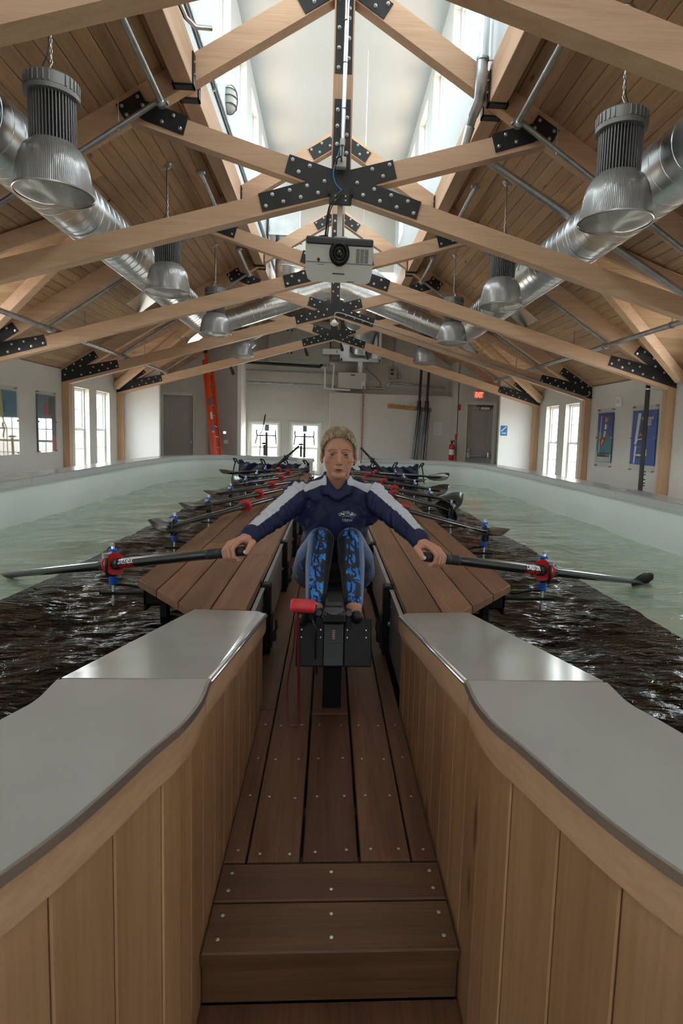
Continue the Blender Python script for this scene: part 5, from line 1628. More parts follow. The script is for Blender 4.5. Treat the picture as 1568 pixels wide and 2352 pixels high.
mb = MB(); mb.bb(3.58, 3.66, 17.53, 17.6, .55, .75); put('bracket', mb, M_blk, t)
# white notice sheets
t = thing('notice', 'two white paper notices taped to the far partition', 'notice', (3.28, 18.04, 1.25))
for z0, z1 in ((1.30, 1.47), (1.08, 1.29)):
    mb = MB(); mb.bb(3.16, 3.40, 18.043, 18.05, z0, z1); sh = put('sheet', mb, M_pwhite, t)
    for i in range(4 if z0 < 1.2 else 3):
        mb = MB(); mb.bb(3.19, 3.37 - .04 * (i % 2), 18.0415, 18.0432, z1 - .03 - i * .045, z1 - .045 - i * .045); put('print_line', mb, M_lgr, sh)
# wall switches by the ladder
for (z0, z1, xa, xb, m_, lab) in ((.925, 1.02, -3.20, -3.10, M_white, 'small lit wall control panel between the ladder and the corner'), (.64, .76, -3.18, -3.05, M_trim, 'beige switch plate low on the wall between the ladder and the corner')):
    t = thing('wall_switch', lab, 'switch', ((xa + xb) / 2, 17.55, z0))
    mb = MB(); mb.bb(xa, xb, 17.54, 17.56, z0, z1, .003); put('plate', mb, m_, t)
    mb = MB()
    if z0 > .9: mb.bb(xa + .02, xb - .02, 17.536, 17.541, z0 + .02, z1 - .02); put('screen', mb, plain('screen_glow', (.5, .6, .8), .3, 0, .5, 0, 1, 0, 1, 0, (.6, .7, 1), .4), t)
    else:
        for q in (.04, .09): mb.bb(xa + q - .015, xa + q + .015, 17.536, 17.541, z0 + .03, z1 - .03)
        put('rocker', mb, M_trim, t)

# extension ladder
t = thing('ladder', 'tall orange extension ladder leaning beside the door at the far wall', 'ladder', (-3.3, 17.2, FZ))
A0 = Vector((-3.17, 16.95, FZ)); A1 = Vector((-3.60, 17.42, 3.22))
d = (A1 - A0).normalized(); sv = Vector((.17, .985, 0)); sv = (sv - d * sv.dot(d)).normalized(); nv = d.cross(sv)
Lh = (A1 - A0).length
def rail(off, o2, l0, l1, w1, w2, nm, mat):
    R = Matrix((d, sv, nv)).transposed().to_4x4()
    mb = MB(); mb.box(A0 + d * (l0 + l1) / 2 + sv * off + nv * o2, (l1 - l0, w1, w2), R, .004); return put(nm, mb, mat, t)
r1 = rail(-.20, 0, 0, Lh, .035, .085, 'side_rail', M_org); r2 = rail(.20, 0, 0, Lh, .035, .085, 'side_rail', M_org)
rail(-.17, .095, .25, Lh - .2, .03, .085, 'fly_rail', M_org); rail(.17, .095, .25, Lh - .2, .03, .085, 'fly_rail', M_org)
for i in range(11):
    l_ = .25 + i * .305
    mb = MB(); mb.tube([A0 + d * l_ - sv * .2, A0 + d * l_ + sv * .2], .018, 8); put('rung', mb, M_alu, t, True, True, 40)
    mb = MB(); mb.tube([A0 + d * (l_ + .06) - sv * .17 + nv * .095, A0 + d * (l_ + .06) + sv * .17 + nv * .095], .018, 8); put('rung', mb, M_alu, t, True, True, 40)
for off in (-.20, .20):
    R = Matrix((d, sv, nv)).transposed().to_4x4()
    mb = MB(); mb.box(A1 + sv * off + d * .02, (.11, .06, .11), R, .015); put('end_cap', mb, M_rub, t)
R = Matrix((d, sv, nv)).transposed().to_4x4()
def sticker(l_, lw, lh, mat, off=-.20, o2=-.0435):
    mb = MB(); mb.box(A0 + d * l_ + sv * (off - .018) , (lh, .002, lw), R); return put('sticker', mb, mat, r1)
sticker(2.15, .06, .22, M_sign); sticker(1.75, .065, .20, M_pwhite); sticker(1.38, .06, .16, M_sign); sticker(1.30, .065, .05, M_pwhite)

# oar rack and the stored black oars on the far partition
t = thing('oar_rack', 'brown wooden peg rack on the white partition', 'rack', (2.4, 18.03, 1.9))
mb = MB(); mb.prism([(1.70, 1.86), (3.06, 1.77), (3.06, 1.90), (1.70, 1.99)], 18.0, 18.03); put('back_board', mb, M_peg, t)
for i in range(7):
    x = 1.79 + i * .19
    mb = MB(); mb.tube([(x, 18.0, 1.91 - i * .0125), (x + .03, 17.88, 1.97 - i * .0125)], .016, 8); put('peg', mb, M_peg, t, True, True, 40)
for i, (x0, x1, lab) in enumerate(((2.665, 2.49, 'tall black oar standing in the peg rack, the one nearer the copper pipe'), (2.90, 2.78, 'tall black oar standing in the peg rack, the one nearer the notices'))):
    tt_ = thing('stored_oar', lab, 'oar', (x0, 17.95, FZ), 'stored oars in the rack')
    mb = MB(); mb.tube([(x1, 17.9, FZ), (x0 - .01, 17.93, 1.9), (x0 + .03, 17.94, 3.4)], [.045, .040, .042], 14); put('shaft', mb, M_carb, tt_, True, True, 50)
    mb = MB(); mb.tube([(x1 + .09, 17.86, FZ), (x0 + .06, 17.9, 1.9)], .032, 12); put('shaft', mb, M_carb, tt_, True, True, 50)
    mb = MB(); mb.tube([(x0 - .012, 17.93, 1.82), (x0 - .006, 17.93, 2.10)], .062, 14); put('sleeve', mb, M_rub, tt_, True, True, 40)
# vertical copper pipe on the partition
mb = MB(); mb.tube([(.94, 18.0, FZ), (.94, 18.0, 2.5)], .018, 10); mb.lathe([(.03, 1.9), (.03, 1.93)], 10, Matrix.Translation((.94, 18.0, 0))); mb.lathe([(.03, .9), (.03, .93)], 10, Matrix.Translation((.94, 18.0, 0)))
tag(put('copper_pipe', mb, M_brass, None, True, True, 40), 'thin copper pipe running down the white partition', 'pipe')

# exercise bikes in front of the far windows
def bike(x, label, tall):
    t = thing('exercise_bike', label, 'bike', (x, 16.2, FZ), 'exercise bikes by the far windows')
    y = 16.4
    mb = MB(); mb.tube([(x, y, FZ + .1), (x, y - .05, .55), (x, y - .08, 1.02)], [.04, .035, .03], 10); put('front_post', mb, M_dkgr, t, True, True, 50)
    mb = MB(); mb.tube([(x - .12, y + .55, FZ + .1), (x - .12, y + .50, .66)], .032, 10); put('seat_post', mb, M_dkgr, t, True, True, 50)
    mb = MB(); mb.sphere((x - .12, y + .5, .70), (.085, .14, .028), 16, 8); sd_ = put('saddle', mb, M_rub, t, True)
    sd_.scale = (1, 1, 1)
    mb = MB(); mb.tube([(x - .25, y - .1, .93), (x + .25, y - .1, .93)], .017, 8)
    for q in (-1, 1):
        mb.tube(spline([(x + q * .25, y - .1, .93), (x + q * .26, y - .22, 1.0), (x + q * .255, y - .2, 1.08)], 5), .018, 8); mb.tube(spline([(x + q * .25, y - .1, .93), (x + q * .27, y - .2, .80), (x + q * .28, y - .25, .70)], 5), .017, 8)
    put('handlebar', mb, M_rub, t, True, True, 50)
    mb = MB(); mb.bb(x - .055, x + .065, y - .06, y - .03, 1.06, 1.22, .008); put('monitor', mb, M_dkgr, t)
    mb = MB(); mb.bb(x - .042, x + .052, y - .064, y - .059, 1.075, 1.205); put('screen', mb, plain('lcd_grey', (.16, .22, .20), .25), t)
    mb = MB(); mb.lathe([(.24, -.03), (.25, -.02), (.25, .02), (.24, .03)], 24, Matrix.Translation((x, y - .1, .02)) @ Matrix.Rotation(PI / 2, 4, 'Y')); put('flywheel', mb, M_dkgr, t, True, True, 40)
    for yy in (y - .35, y + .7):
        mb = MB(); mb.tube([(x - .25, yy, FZ + .04), (x + .25, yy, FZ + .04)], .035, 10); put('base_bar', mb, M_dkgr, t, True, True, 40)
    mb = MB(); mb.tube([(x, y - .35, FZ + .05), (x, y + .7, FZ + .05)], .035, 10); put('frame', mb, M_dkgr, t, True, True, 40)
bike(-1.79, 'dark exercise bike before the far window nearer the ladder', False)
bike(-.745, 'dark exercise bike before the far window nearer the rower', False)
mb = MB(); mb.tube([(-1.98, 16.5, .95), (-1.90, 16.5, 1.15), (-1.86, 16.5, 1.46), (-1.84, 16.5, 1.52)], [.012, .014, .02, .012], 8); mb.tube([(-1.98, 16.5, .95), (-2.0, 16.5, FZ)], .012, 8)
tag(put('upright_rod', mb, M_blk, None, True), 'thin dark rod standing upright against the far window', 'rod')

# ---- plant on the far wall: heater, air handler, pipes
YB = 18.5
t = thing('wall_heater', 'white wall heater cabinet above the partition edge', 'heater', (.6, YB, 2.65))
mb = MB(); mb.bb(.17, 1.03, 18.25, 18.6, 2.42, 2.92, .01); put('cabinet', mb, M_lgr, t)
mb = MB(); mb.sphere((.62, 18.25, 2.84), (.08, .006, .022), 16, 6); put('badge', mb, M_dkgr, t, True)
mb = MB(); mb.bb(.89, .98, 18.245, 18.252, 2.46, 2.66); put('rating_label', mb, M_pwhite, t)
mb = MB(); mb.tube([(.85, 18.4, 2.92), (.85, 18.4, 3.22)], .12, 18); put('flue', mb, M_galv, t, True, True, 50)
mb = MB(); mb.tube([(.85, 18.4, 2.98), (.85, 18.4, 3.04)], .128, 18); mb.tube([(.85, 18.4, 3.10), (.85, 18.4, 3.15)], .128, 18); put('flue_collar', mb, M_galv, t, True, True, 40)
t = thing('air_handler', 'grey sheet metal air handler on the far wall behind the last cross plate', 'air handler', (-.7, YB, 3.6))
mb = MB(); mb.bb(-1.95, -.10, 17.9, 18.6, 3.12, 4.35, .008); put('cabinet', mb, plain('plant_grey', (.30, .30, .27), .45, .3), t)
for (a, b) in ((-1.93, -1.30), (-1.28, -.12)):
    mb = MB(); mb.bb(a, b, 17.885, 17.902, 3.20, 3.72, .006); mb.bb(a, b, 17.885, 17.902, 3.76, 4.3, .006); pn = put('access_panel', mb, MATS['plant_grey'], t)
for (x, z) in ((-1.36, 3.4), (-1.24, 3.39), (-1.36, 4.05), (-1.24, 4.05)):
    mb = MB(); mb.lathe([(.028, 0), (.028, .02)], 10, Matrix.Translation((x, 17.885, z)) @ RX(PI / 2)); put('latch', mb, M_rub, t)
t = thing('plenum_box', 'shiny galvanised plenum box with a round duct entering from above', 'duct', (.9, YB, 3.6))
mb = MB(); mb.bb(.22, 1.42, 17.8, 18.6, 3.22, 3.30, .004); mb.bb(.22, .28, 17.8, 18.6, 3.30, 4.1); mb.bb(1.36, 1.42, 17.8, 18.6, 3.30, 4.1); mb.bb(.22, 1.42, 18.5, 18.6, 3.3, 4.1); put('box', mb, M_galv, t)
mb = MB(); mb.bb(.22, 1.42, 17.79, 17.81, 3.20, 3.28); mb.bb(.20, .27, 17.79, 17.81, 3.2, 4.12); mb.bb(1.37, 1.44, 17.79, 17.81, 3.2, 4.12); put('flange', mb, M_galv, t)
mb = MB(); mb.tube(spline([(.85, 18.2, 3.55), (.86, 18.1, 3.75), (.9, 17.9, 4.05), (.92, 17.5, 4.45), (.9, 17.0, 4.7)], 6), .36, 28); put('round_duct', mb, M_galv, t, True, True, 40)
t = thing('grey_panel', 'flat grey plant cabinet with a white label, right of the air handler', 'cabinet', (.0, YB, 3.6))
mb = MB(); mb.bb(-.08, .20, 18.0, 18.6, 3.30, 4.4, .006); put('cabinet', mb, MATS['plant_grey'], t)
mb = MB(); mb.bb(-.32, .21, 17.76, 17.78, 3.38, 3.54); lb = put('label_plate', mb, M_pwhite, t)
mb = MB(); mb.bb(.09, .12, 17.757, 17.762, 3.42, 3.50); put('pink_mark', mb, P_pink, lb)
for i, (pts, r, m_, nm, lab) in enumerate((
        ([(-2.72, 18.1, 3.10), (-.40, 18.1, 3.04), (-.345, 18.1, 3.08), (-.34, 18.1, 3.38)], .042, M_blk, 'insulated_pipe', 'black insulated pipe running across the far wall and turning up'),
        ([(-2.68, 18.5, 2.92), (.9, 18.5, 2.86)], .022, M_pipe, 'wall_pipe', 'thin grey pipe across the far wall, upper one'),
        ([(-2.68, 18.5, 2.55), (.10, 18.5, 2.50)], .034, M_pipe, 'wall_pipe', 'thick galvanised pipe across the far wall, ending near the white pipes'),
        ([(-.35, 18.15, 3.03), (-.235, 18.15, 3.03), (-.225, 18.15, 2.40), (.0, 18.15, 2.39), (.55, 18.15, 2.37)], .026, M_white, 'white_pipe', 'white plastic pipe bending down to the partition top, outer one'),
        ([(-.23, 18.2, 3.36), (-.22, 18.2, 3.15), (-.16, 18.2, 3.12), (-.11, 18.2, 3.17), (.02, 18.2, 3.16), (.03, 18.2, 3.10), (.0, 18.2, 2.40)], .026, M_white, 'white_pipe', 'white plastic pipe with a trap bend beside the heater'),
        ([(1.05, 18.4, 2.47), (1.62, 18.4, 2.46), (1.70, 18.4, 2.52), (1.72, 18.4, 2.62), (1.85, 18.4, 2.66), (3.5, 18.4, 2.56)], .034, M_pipe, 'wall_pipe', 'grey pipe with an offset bend running right of the heater'),
        ([(1.0, 18.4, 3.1), (1.3, 18.4, 2.85), (1.5, 18.4, 2.65), (1.5, 18.4, 2.5), (1.36, 18.4, 2.52)], .014, M_brass, 'wall_cable', 'reddish brown cable drooping beside the heater'))):
    mb = MB(); mb.tube(pts, r, 10); tag(put(nm, mb, m_, None, True, True, 50), lab, 'cable' if 'cable' in nm else 'pipe')
t = thing('breaker_box', 'small grey switch box with two black sockets on the far wall', 'box', (1.9, YB, 2.95))
mb = MB(); mb.bb(1.76, 2.0, 18.4, 18.55, 2.78, 3.15, .008); mb.bb(2.02, 2.12, 18.45, 18.55, 2.80, 2.92, .008); put('case', mb, MATS['plant_grey'], t)
for z in (2.90, 3.02):
    mb = MB(); mb.bb(1.80, 1.89, 18.39, 18.402, z, z + .07, .004); put('socket', mb, M_rub, t)
mb = MB(); mb.tube([(1.88, 18.5, 3.15), (1.88, 18.5, 4.4)], .015, 8); put('conduit', mb, M_pipe, t, True)
# truss-mounted black spot lights
for i, (x, lab) in enumerate(((-.72, 'small black spotlight under the last truss, nearer the ladder'), (.18, 'small black spotlight under the middle of the last truss'), (.84, 'small black spotlight under the last truss, nearer the exit door'), (-2.6, 'small black spotlight under the last truss beside the farthest lamp'))):
    z = zl(-abs(x)) - .01
    t = thing('spotlight', lab, 'lamp', (x, 15.35, z), 'black spotlights under the last truss')
    mb = MB(); mb.tube([(x, 15.33, z + .01), (x, 15.33, z - .05)], .012, 8); put('stem', mb, M_blk, t, True)
    mb = MB(); mb.caps((x, 15.30, z - .05), (x + .04, 15.38, z - .17), .035, .045, 14); put('head', mb, M_blk, t, True)
t = thing('downpipe_duct', 'short shiny duct arm with a thin pipe, above the farthest lamp on the ladder side', 'duct', (-2.2, 14.5, 3.3))
mb = MB(); mb.tube(spline([(-2.35, 14.6, 3.05), (-2.25, 14.5, 3.02), (-2.1, 14.45, 3.10), (-1.95, 14.4, 3.22)], 5), .16, 20); put('duct', mb, M_galv, t, True, True, 40)
mb = MB(); mb.tube([(-2.1, 14.3, 3.12), (-.9, 14.3, 3.75)], .03, 10); put('pipe', mb, M_galv, t, True, True, 50)
# ================================================================ ROWING STATION (stretcher, rail, seat)
t = thing('rowing_stretcher', 'black footboard and slide rail of the rowing station in front of the rower', 'rowing machine', (-.02, 2.15, 0))
mb = MB(); mb.bb(-.058, .012, 2.145, 2.20, 0, .24, .003); put('post', mb, M_blk2, t)
def tilt(y, z, a): return Matrix.Translation((0, y, z)) @ Matrix.Rotation(a, 4, 'X')
Tb = tilt(2.085, .283, math.radians(-24))
TB = lambda mb: MB().add(mb.v, mb.f, Tb)
for (a, b) in ((-.158, -.058), (.016, .118)):
    mb = MB(); mb.bb(a, b, -.006, .006, -.085, .088, .003); bd = put('footboard', TB(mb), M_blk3, t)
    for x in ((a + .018, b - .012) if a < -.1 else (a + .012, b - .02)):
        for z in (.045, .018):
            mb = MB(); mb.lathe([(.003, 0), (.0025, .002)], 8, Matrix.Translation((x, -.006, z)) @ RX(PI / 2)); put('screw', TB(mb), M_pipe, bd)
mb = MB(); mb.bb(-.060, .016, -.012, .012, -.085, .086, .003); mb.bb(-.058, .014, -.018, -.010, -.002, .006); cp = put('centre_plate', TB(mb), M_blk2, t)
for i in range(5):
    mb = MB(); mb.bb(-.027, -.017, -.0135, -.0118, .012 + i * .007, .015 + i * .007); put('index_mark', TB(mb), M_brass, cp)
mb = MB(); mb.bb(-.062, .018, 2.03, 2.13, .375, .41, .006); mb.bb(-.056, .012, 2.06, 2.22, .39, .44, .01); put('rail_head', mb, M_blk, t)
mb = MB(); mb.lathe([(.014, .0), (.031, .002), (.034, .006), (.031, .010), (.014, .012)], 24, Matrix.Translation((-.024, 2.055, .411)) @ RX(.25)); put('adjust_ring', mb, M_dkgr, t, True, True, 40)
mb = MB(); mb.bb(-.058, .012, 2.2, 3.35, .205, .25, .003); mb.bb(-.05, .004, 2.2, 3.35, .250, .262); put('rail', mb, M_blk2, t)
mb = MB(); mb.bb(-.058, .012, 3.25, 3.31, 0, .21, .003); put('rear_post', mb, M_blk2, t)
for sx in (-1, 1):
    mb = MB(); mb.bb(-.024 + sx * .055 - .012, -.024 + sx * .055 + .012, 2.1, 2.16, .33, .40, .004); mb.tube([(-.024 + sx * .055, 2.07, .40), (-.024 + sx * .055, 2.17, .36)], .012, 8); put('clamp', mb, M_blk, t)
t = thing('sliding_seat', 'grey and black sliding seat under the rower', 'seat', (-.02, 2.7, .3))
mb = MB(); mb.bb(-.15, .11, 2.60, 2.86, .272, .292, .008); put('seat_top', mb, M_dkgr, t)
mb = MB(); mb.caps((-.075, 2.45, .315), (.03, 2.45, .315), .022, .022, 16); mb.bb(-.04, .0, 2.45, 2.62, .272, .29, .004); put('front_roller', mb, plain('grey_foam', (.11, .115, .10), .7), t, True, True, 40)
for x in (-.13, .09):
    mb = MB(); mb.lathe([(.022, -.01), (.024, -.006), (.024, .006), (.022, .01)], 16, Matrix.Translation((x, 2.66, .262)) @ Matrix.Rotation(PI / 2, 4, 'Y')); put('wheel', mb, M_rub, t, True, True, 40)
# red handset in its holder with red cords
t = thing('red_handset', 'red rubber cased handset on a black arm, red cord hanging down, beside the footboard', 'handset', (-.14, 2.0, .42))
hm = Matrix.Translation((-.134, 2.02, .440)) @ Matrix.Rotation(math.radians(3), 4, 'Y') @ RX(.35)
mb = MB(); mb.box((0, 0, 0), (.088, .055, .030), hm, .010); put('case', mb, plain('red_rubber', (.62, .03, .045), .45), t, True, True, 80)
mb = MB(); mb.lathe([(.0055, 0), (.0055, .002), (.003, .002)], 12, hm @ Matrix.Translation((.026, -.025, -.002)) @ RX(PI / 2)); put('button', mb, M_blk2, t)
mb = MB(); mb.bb(-.155, -.085, 2.0, 2.06, .415, .436, .004); mb.tube([(-.12, 2.04, .42), (-.135, 2.07, .36)], .014, 8); put('holder', mb, M_rub, t)
M_cord = plain('red_cord', (.16, .018, .018), .5)
for pts in ([(-.155, 2.02, .42), (-.152, 2.03, .30), (-.146, 2.03, .14), (-.142, 2.02, .06), (-.135, 2.01, .012)], [(-.150, 2.02, .42), (-.147, 2.03, .30), (-.141, 2.03, .14), (-.139, 2.02, .03)],
            [(-.160, 2.03, .40), (-.166, 2.05, .28), (-.186, 2.06, .14), (-.182, 2.03, .05), (-.172, 2.0, .01), (-.145, 2.0, .008)]):
    mb = MB(); mb.tube(spline(pts, 6), .0028, 6); put('cord', mb, M_cord, t, True)
mb = MB(); mb.tube(spline([(-.10, 2.0, .40), (-.085, 1.985, .36), (-.088, 2.04, .30), (-.085, 2.06, .22), (-.08, 2.07, .17)], 6), .004, 6); put('black_cable', mb, M_rub, t, True)

# ================================================================ ROWER
Hc = Vector((-.012, 2.555, .962))
sk, tt, bb_ = nt('skin')
N = tt.nodes; L = tt.links
at_ = N.new('ShaderNodeAttribute'); at_.attribute_name = 'tint'
L.new(at_.outputs['Color'], bb_.inputs['Base Color'])
bb_.inputs['Roughness'].default_value = .5
bb_.inputs['Specular IOR Level'].default_value = .22
bb_.inputs['Subsurface Weight'].default_value = .08
bb_.inputs['Subsurface Radius'].default_value = (.01, .004, .002)
nz = N.new('ShaderNodeTexNoise'); nz.inputs['Scale'].default_value = 320; tc = N.new('ShaderNodeTexCoord'); L.new(tc.outputs['Object'], nz.inputs['Vector'])
bp = N.new('ShaderNodeBump'); bp.inputs['Strength'].default_value = .12; bp.inputs['Distance'].default_value = .002; L.new(nz.outputs['Fac'], bp.inputs['Height']); L.new(bp.outputs[0], bb_.inputs['Normal'])

def remesh(mb, voxel, smooth_it=4, lam=.5):
    me = mb.mesh('tmp')
    o = bpy.data.objects.new('tmp', me); COL.objects.link(o)
    md = o.modifiers.new('r', 'REMESH'); md.mode = 'VOXEL'; md.voxel_size = voxel; md.adaptivity = 0
    ms = o.modifiers.new('s', 'SMOOTH'); ms.iterations = smooth_it; ms.factor = lam
    dg = bpy.context.evaluated_depsgraph_get(); dg.update()
    out = bpy.data.meshes.new_from_object(o.evaluated_get(dg))
    bpy.data.objects.remove(o); bpy.data.meshes.remove(me)
    return out
def getv(me):
    a = np.empty(len(me.vertices) * 3, dtype=np.float32); me.vertices.foreach_get('co', a); return a.reshape(-1, 3).astype(np.float64)
def setv(me, v):
    me.vertices.foreach_set('co', v.astype(np.float32).ravel()); me.update()
def link_mesh(name, me, mat, parent):
    off = root_off(parent)
    me.transform(Matrix.Translation(-off))
    me.materials.clear(); me.materials.append(mat)
    me.polygons.foreach_set('use_smooth', [True] * len(me.polygons))
    o = bpy.data.objects.new(name, me); COL.objects.link(o); o.parent = parent
    return o
def fattr(me, name, arr):
    a = me.attributes.new(name, 'FLOAT', 'POINT'); a.data.foreach_set('value', arr.astype(np.float32))
def cattr(me, name, rgb):
    a = me.attributes.new(name, 'FLOAT_COLOR', 'POINT')
    c = np.ones((len(rgb), 4), dtype=np.float32); c[:, :3] = rgb
    a.data.foreach_set('color', c.ravel())
rower = thing('person', 'blonde woman in navy jacket and blue patterned leggings, seated and holding two oars', 'person', (-.02, 2.7, .3))

J = {}
for sd in (-1, 1):
    J[sd] = dict(sh=Vector((-.182, 2.605, .772)) if sd < 0 else Vector((.148, 2.605, .776)),
                 el=Vector((-.272, 2.395, .700)) if sd < 0 else Vector((.238, 2.395, .706)),
                 wr=Vector((-.358, 2.180, .648)) if sd < 0 else Vector((.312, 2.180, .642)),
                 hip=Vector((-.018 + sd * .102, 2.79, .385)), kn=Vector((-.018 + sd * .062, 2.43, .600)),
                 an=Vector((-.021 + sd * .073, 2.150, .395)), H=HL if sd < 0 else HR, D=DL if sd < 0 else DR)
body = MB()
def HP(x, y, z): return Hc + Vector((x, y, z))
# head
body.sphere(HP(0, .014, .028), (.0705, .088, .084), 28, 20)
body.sphere(HP(0, -.022, -.026), (.0625, .064, .080), 28, 20)
body.sphere(HP(0, -.018, -.064), (.0535, .056, .042), 24, 16)
body.sphere(HP(0, -.055, -.088), (.030, .028, .022), 18, 12)
for s in (-1, 1):
    body.sphere(HP(s * .040, -.056, -.026), (.020, .020, .018), 14, 10)
    body.caps(HP(s * .040, -.068, .017), HP(s * .012, -.080, .014), .010, .010, 12)
    body.sphere(HP(s * .030, -.0685, -.003), .0150, 18, 12)
    body.sphere(HP(s * .0105, -.0905, -.0385), (.0075, .009, .0070), 12, 8)
    body.sphere(HP(s * .073, .008, -.012), (.007, .016, .028), 14, 10, Matrix.Rotation(s * .35, 4, 'Z') @ Matrix.Rotation(-s * .12, 4, 'Y'))
    body.sphere(HP(s * .072, .003, -.034), (.006, .009, .012), 10, 8)
    body.caps(HP(s * .022, -.0715, -.0690), HP(s * .006, -.0815, -.0635), .0038, .0046, 10)
    body.caps(HP(s * .020, -.0715, -.0705), HP(s * .0, -.0805, -.0730), .0038, .0054, 10)
body.caps(HP(0, -.078, .012), HP(0, -.099, -.033), .0075, .0105, 14)
body.sphere(HP(0, -.099, -.036), .0105, 14, 10)
body.caps(HP(0, -.072, -.05), HP(0, -.075, -.058), .02, .02, 12)
# neck, trunk
body.caps(Vector((-.014, 2.62, .79)), HP(0, .018, -.05), .054, .050, 20)
body.caps(J[-1]['sh'], J[1]['sh'], .045, .045, 16)
body.sphere((-.018, 2.635, .66), (.13, .085, .15), 20, 14)
body.sphere((-.018, 2.745, .53), (.10, .075, .115), 20, 14)
body.sphere((-.018, 2.805, .40), (.14, .085, .075), 20, 14)
for sd in (-1, 1):
    j = J[sd]
    body.chain([j['sh'], j['el'], j['wr']], [.040, .034, .0235], 16)
    body.chain([j['hip'], j['kn']], [.07, .045], 16)
    calf = j['kn'].lerp(j['an'], .35) + Vector((0, .012, -.012))
    body.chain([j['kn'], calf, j['an']], [.044, .043, .031], 16)
    hl = Vector((j['an'].x, 2.216, .270)); to = Vector((j['an'].x + sd * .008, 2.135, .362))
    body.chain([j['an'], hl], [.031, .030], 14); body.chain([hl, to], [.028, .020], 14); body.caps(j['an'], hl.lerp(to, .7), .028, .022, 12)
    # hand: palm over the handle, four fingers curling down on the far side, thumb on the handle's end
    H, D = j['H'], j['D']
    c = Vector((0, -1, 0)); c = (c - D * c.dot(D)).normalized()
    u = D.cross(c); u = u if u.z > 0 else -u
    P = lambda s_, uu, cc: H + D * s_ + u * uu + c * cc
    W = j['wr']
    for i in range(4):
        s_ = .035 + .0202 * i
        fl = (1.0, 1.06, 1.0, .86)[i]
        r0 = (.0080, .0083, .0080, .0071)[i]
        lift = (.0, .003, .001, -.003)[i]
        mcp = P(s_ + .001, .0335 + lift, -.012)
        pip = P(s_ + .003, .0175 + lift, .0255 * fl)
        dip = P(s_ + .004, -.0105, .0290 * fl)
        tip = P(s_ + .003, -.0300, .0105)
        wr_i = W + D * (-.012 + .008 * i) + u * .0
        body.caps(wr_i, mcp, .0165, .0112, 14)
        body.chain([mcp, pip, dip, tip], [.0095, r0, r0 * .94, r0 * .84], 14)
        body.sphere(mcp, .0108, 12, 8); body.sphere(pip, r0 * 1.08, 12, 8)
    body.caps(P(.045, .030, -.030), P(.085, .028, -.026), .014, .013, 14)
    cmc = W - D * .018 + Vector((0, -.012, -.012)); mp = P(-.012, .020, -.030); ip = P(-.016, .008, -.004); tp = P(-.014, -.004, .012)
    body.chain([cmc, mp, ip, tp], [.0165, .0125, .0108, .0090], 14)
bme = remesh(body, .0022, 3, .45)
# finer mesh on the face
bm = bmesh.new(); bm.from_mesh(bme)
fx, fy, fz = Hc
for it in range(2):
    sel = set()
    for f in bm.faces:
        cc = f.calc_center_median()
        if cc.y < fy - .035 and abs(cc.x - fx) < .062 and fz - .115 < cc.z < fz + .03:
            for e_ in f.edges: sel.add(e_)
    bmesh.ops.subdivide_edges(bm, edges=list(sel), cuts=1, use_grid_fill=True)
    vs_ = [v for v in bm.verts if v.co.y < fy - .03 and abs(v.co.x - fx) < .065 and fz - .118 < v.co.z < fz + .035]
    bmesh.ops.smooth_vert(bm, verts=vs_, factor=.5, use_axis_x=True, use_axis_y=True, use_axis_z=True)
bmesh.ops.recalc_face_normals(bm, faces=bm.faces)
bm.to_mesh(bme); bm.free()
V = getv(bme)
q = V - np.array(Hc)
x, y, z = q[:, 0], q[:, 1], q[:, 2]
face = (y < -.03) & (np.abs(x) < .07) & (z > -.12) & (z < .09)
G = lambda a, s_: np.exp(-(a / s_) ** 2)
dy = np.zeros(len(V)); dz = np.zeros(len(V))
ax_ = np.abs(x)
# brow to cheek hollow, nose bridge sides, folds
dy += .0035 * G(ax_ - .017, .008) * G(z - .001, .012)
dy += .0022 * G(ax_ - (.026 + .22 * np.clip(-(z + .04), -.02, .04)), .0035) * G(z + .056, .016)
dy += .0018 * G(ax_ - .030, .013) * G(z + .019, .0035)
dy += .003 * G(x, .02) * G(z + .084, .005)
dy -= .0018 * G(x, .004) * G(z + .052, .006) * -1
# eye opening
for s in (-1, 1):
    ex = x - s * .030; ez = z + .003 - .0012 * (ex * s / .013)
    half = np.where(ex > -.0142, 1, 0) * np.where(ex < .0142, 1, 0) * (1 - (ex / .0142) ** 2)
    up_h = .0040 * half; lo_h = .0036 * half
    inside = (half > 0) & (ez < up_h) & (ez > -lo_h) & (y < -.06)
    dy += np.where(inside, .0052, 0)
    dy += .0012 * G(ex, .016) * G(ez - .0092, .0016)
    dy -= .0012 * G(ex, .014) * G(ez - .0062, .0016)
# parted lips
mh = np.clip(1 - (x / .0135) ** 2, 0, 1)
ins = (np.abs(z + .0672) < .0026 * mh) & (y < -.06)
dy += np.where(ins, .011, 0)
# nostrils
for s in (-1, 1):
    dy += np.where(((x - s * .0065) ** 2 / .0034 ** 2 + (z + .0445) ** 2 / .0024 ** 2 < 1) & (y < -.08), .004, 0)
V[:, 1] += np.where(face, dy, 0)
setv(bme, V)
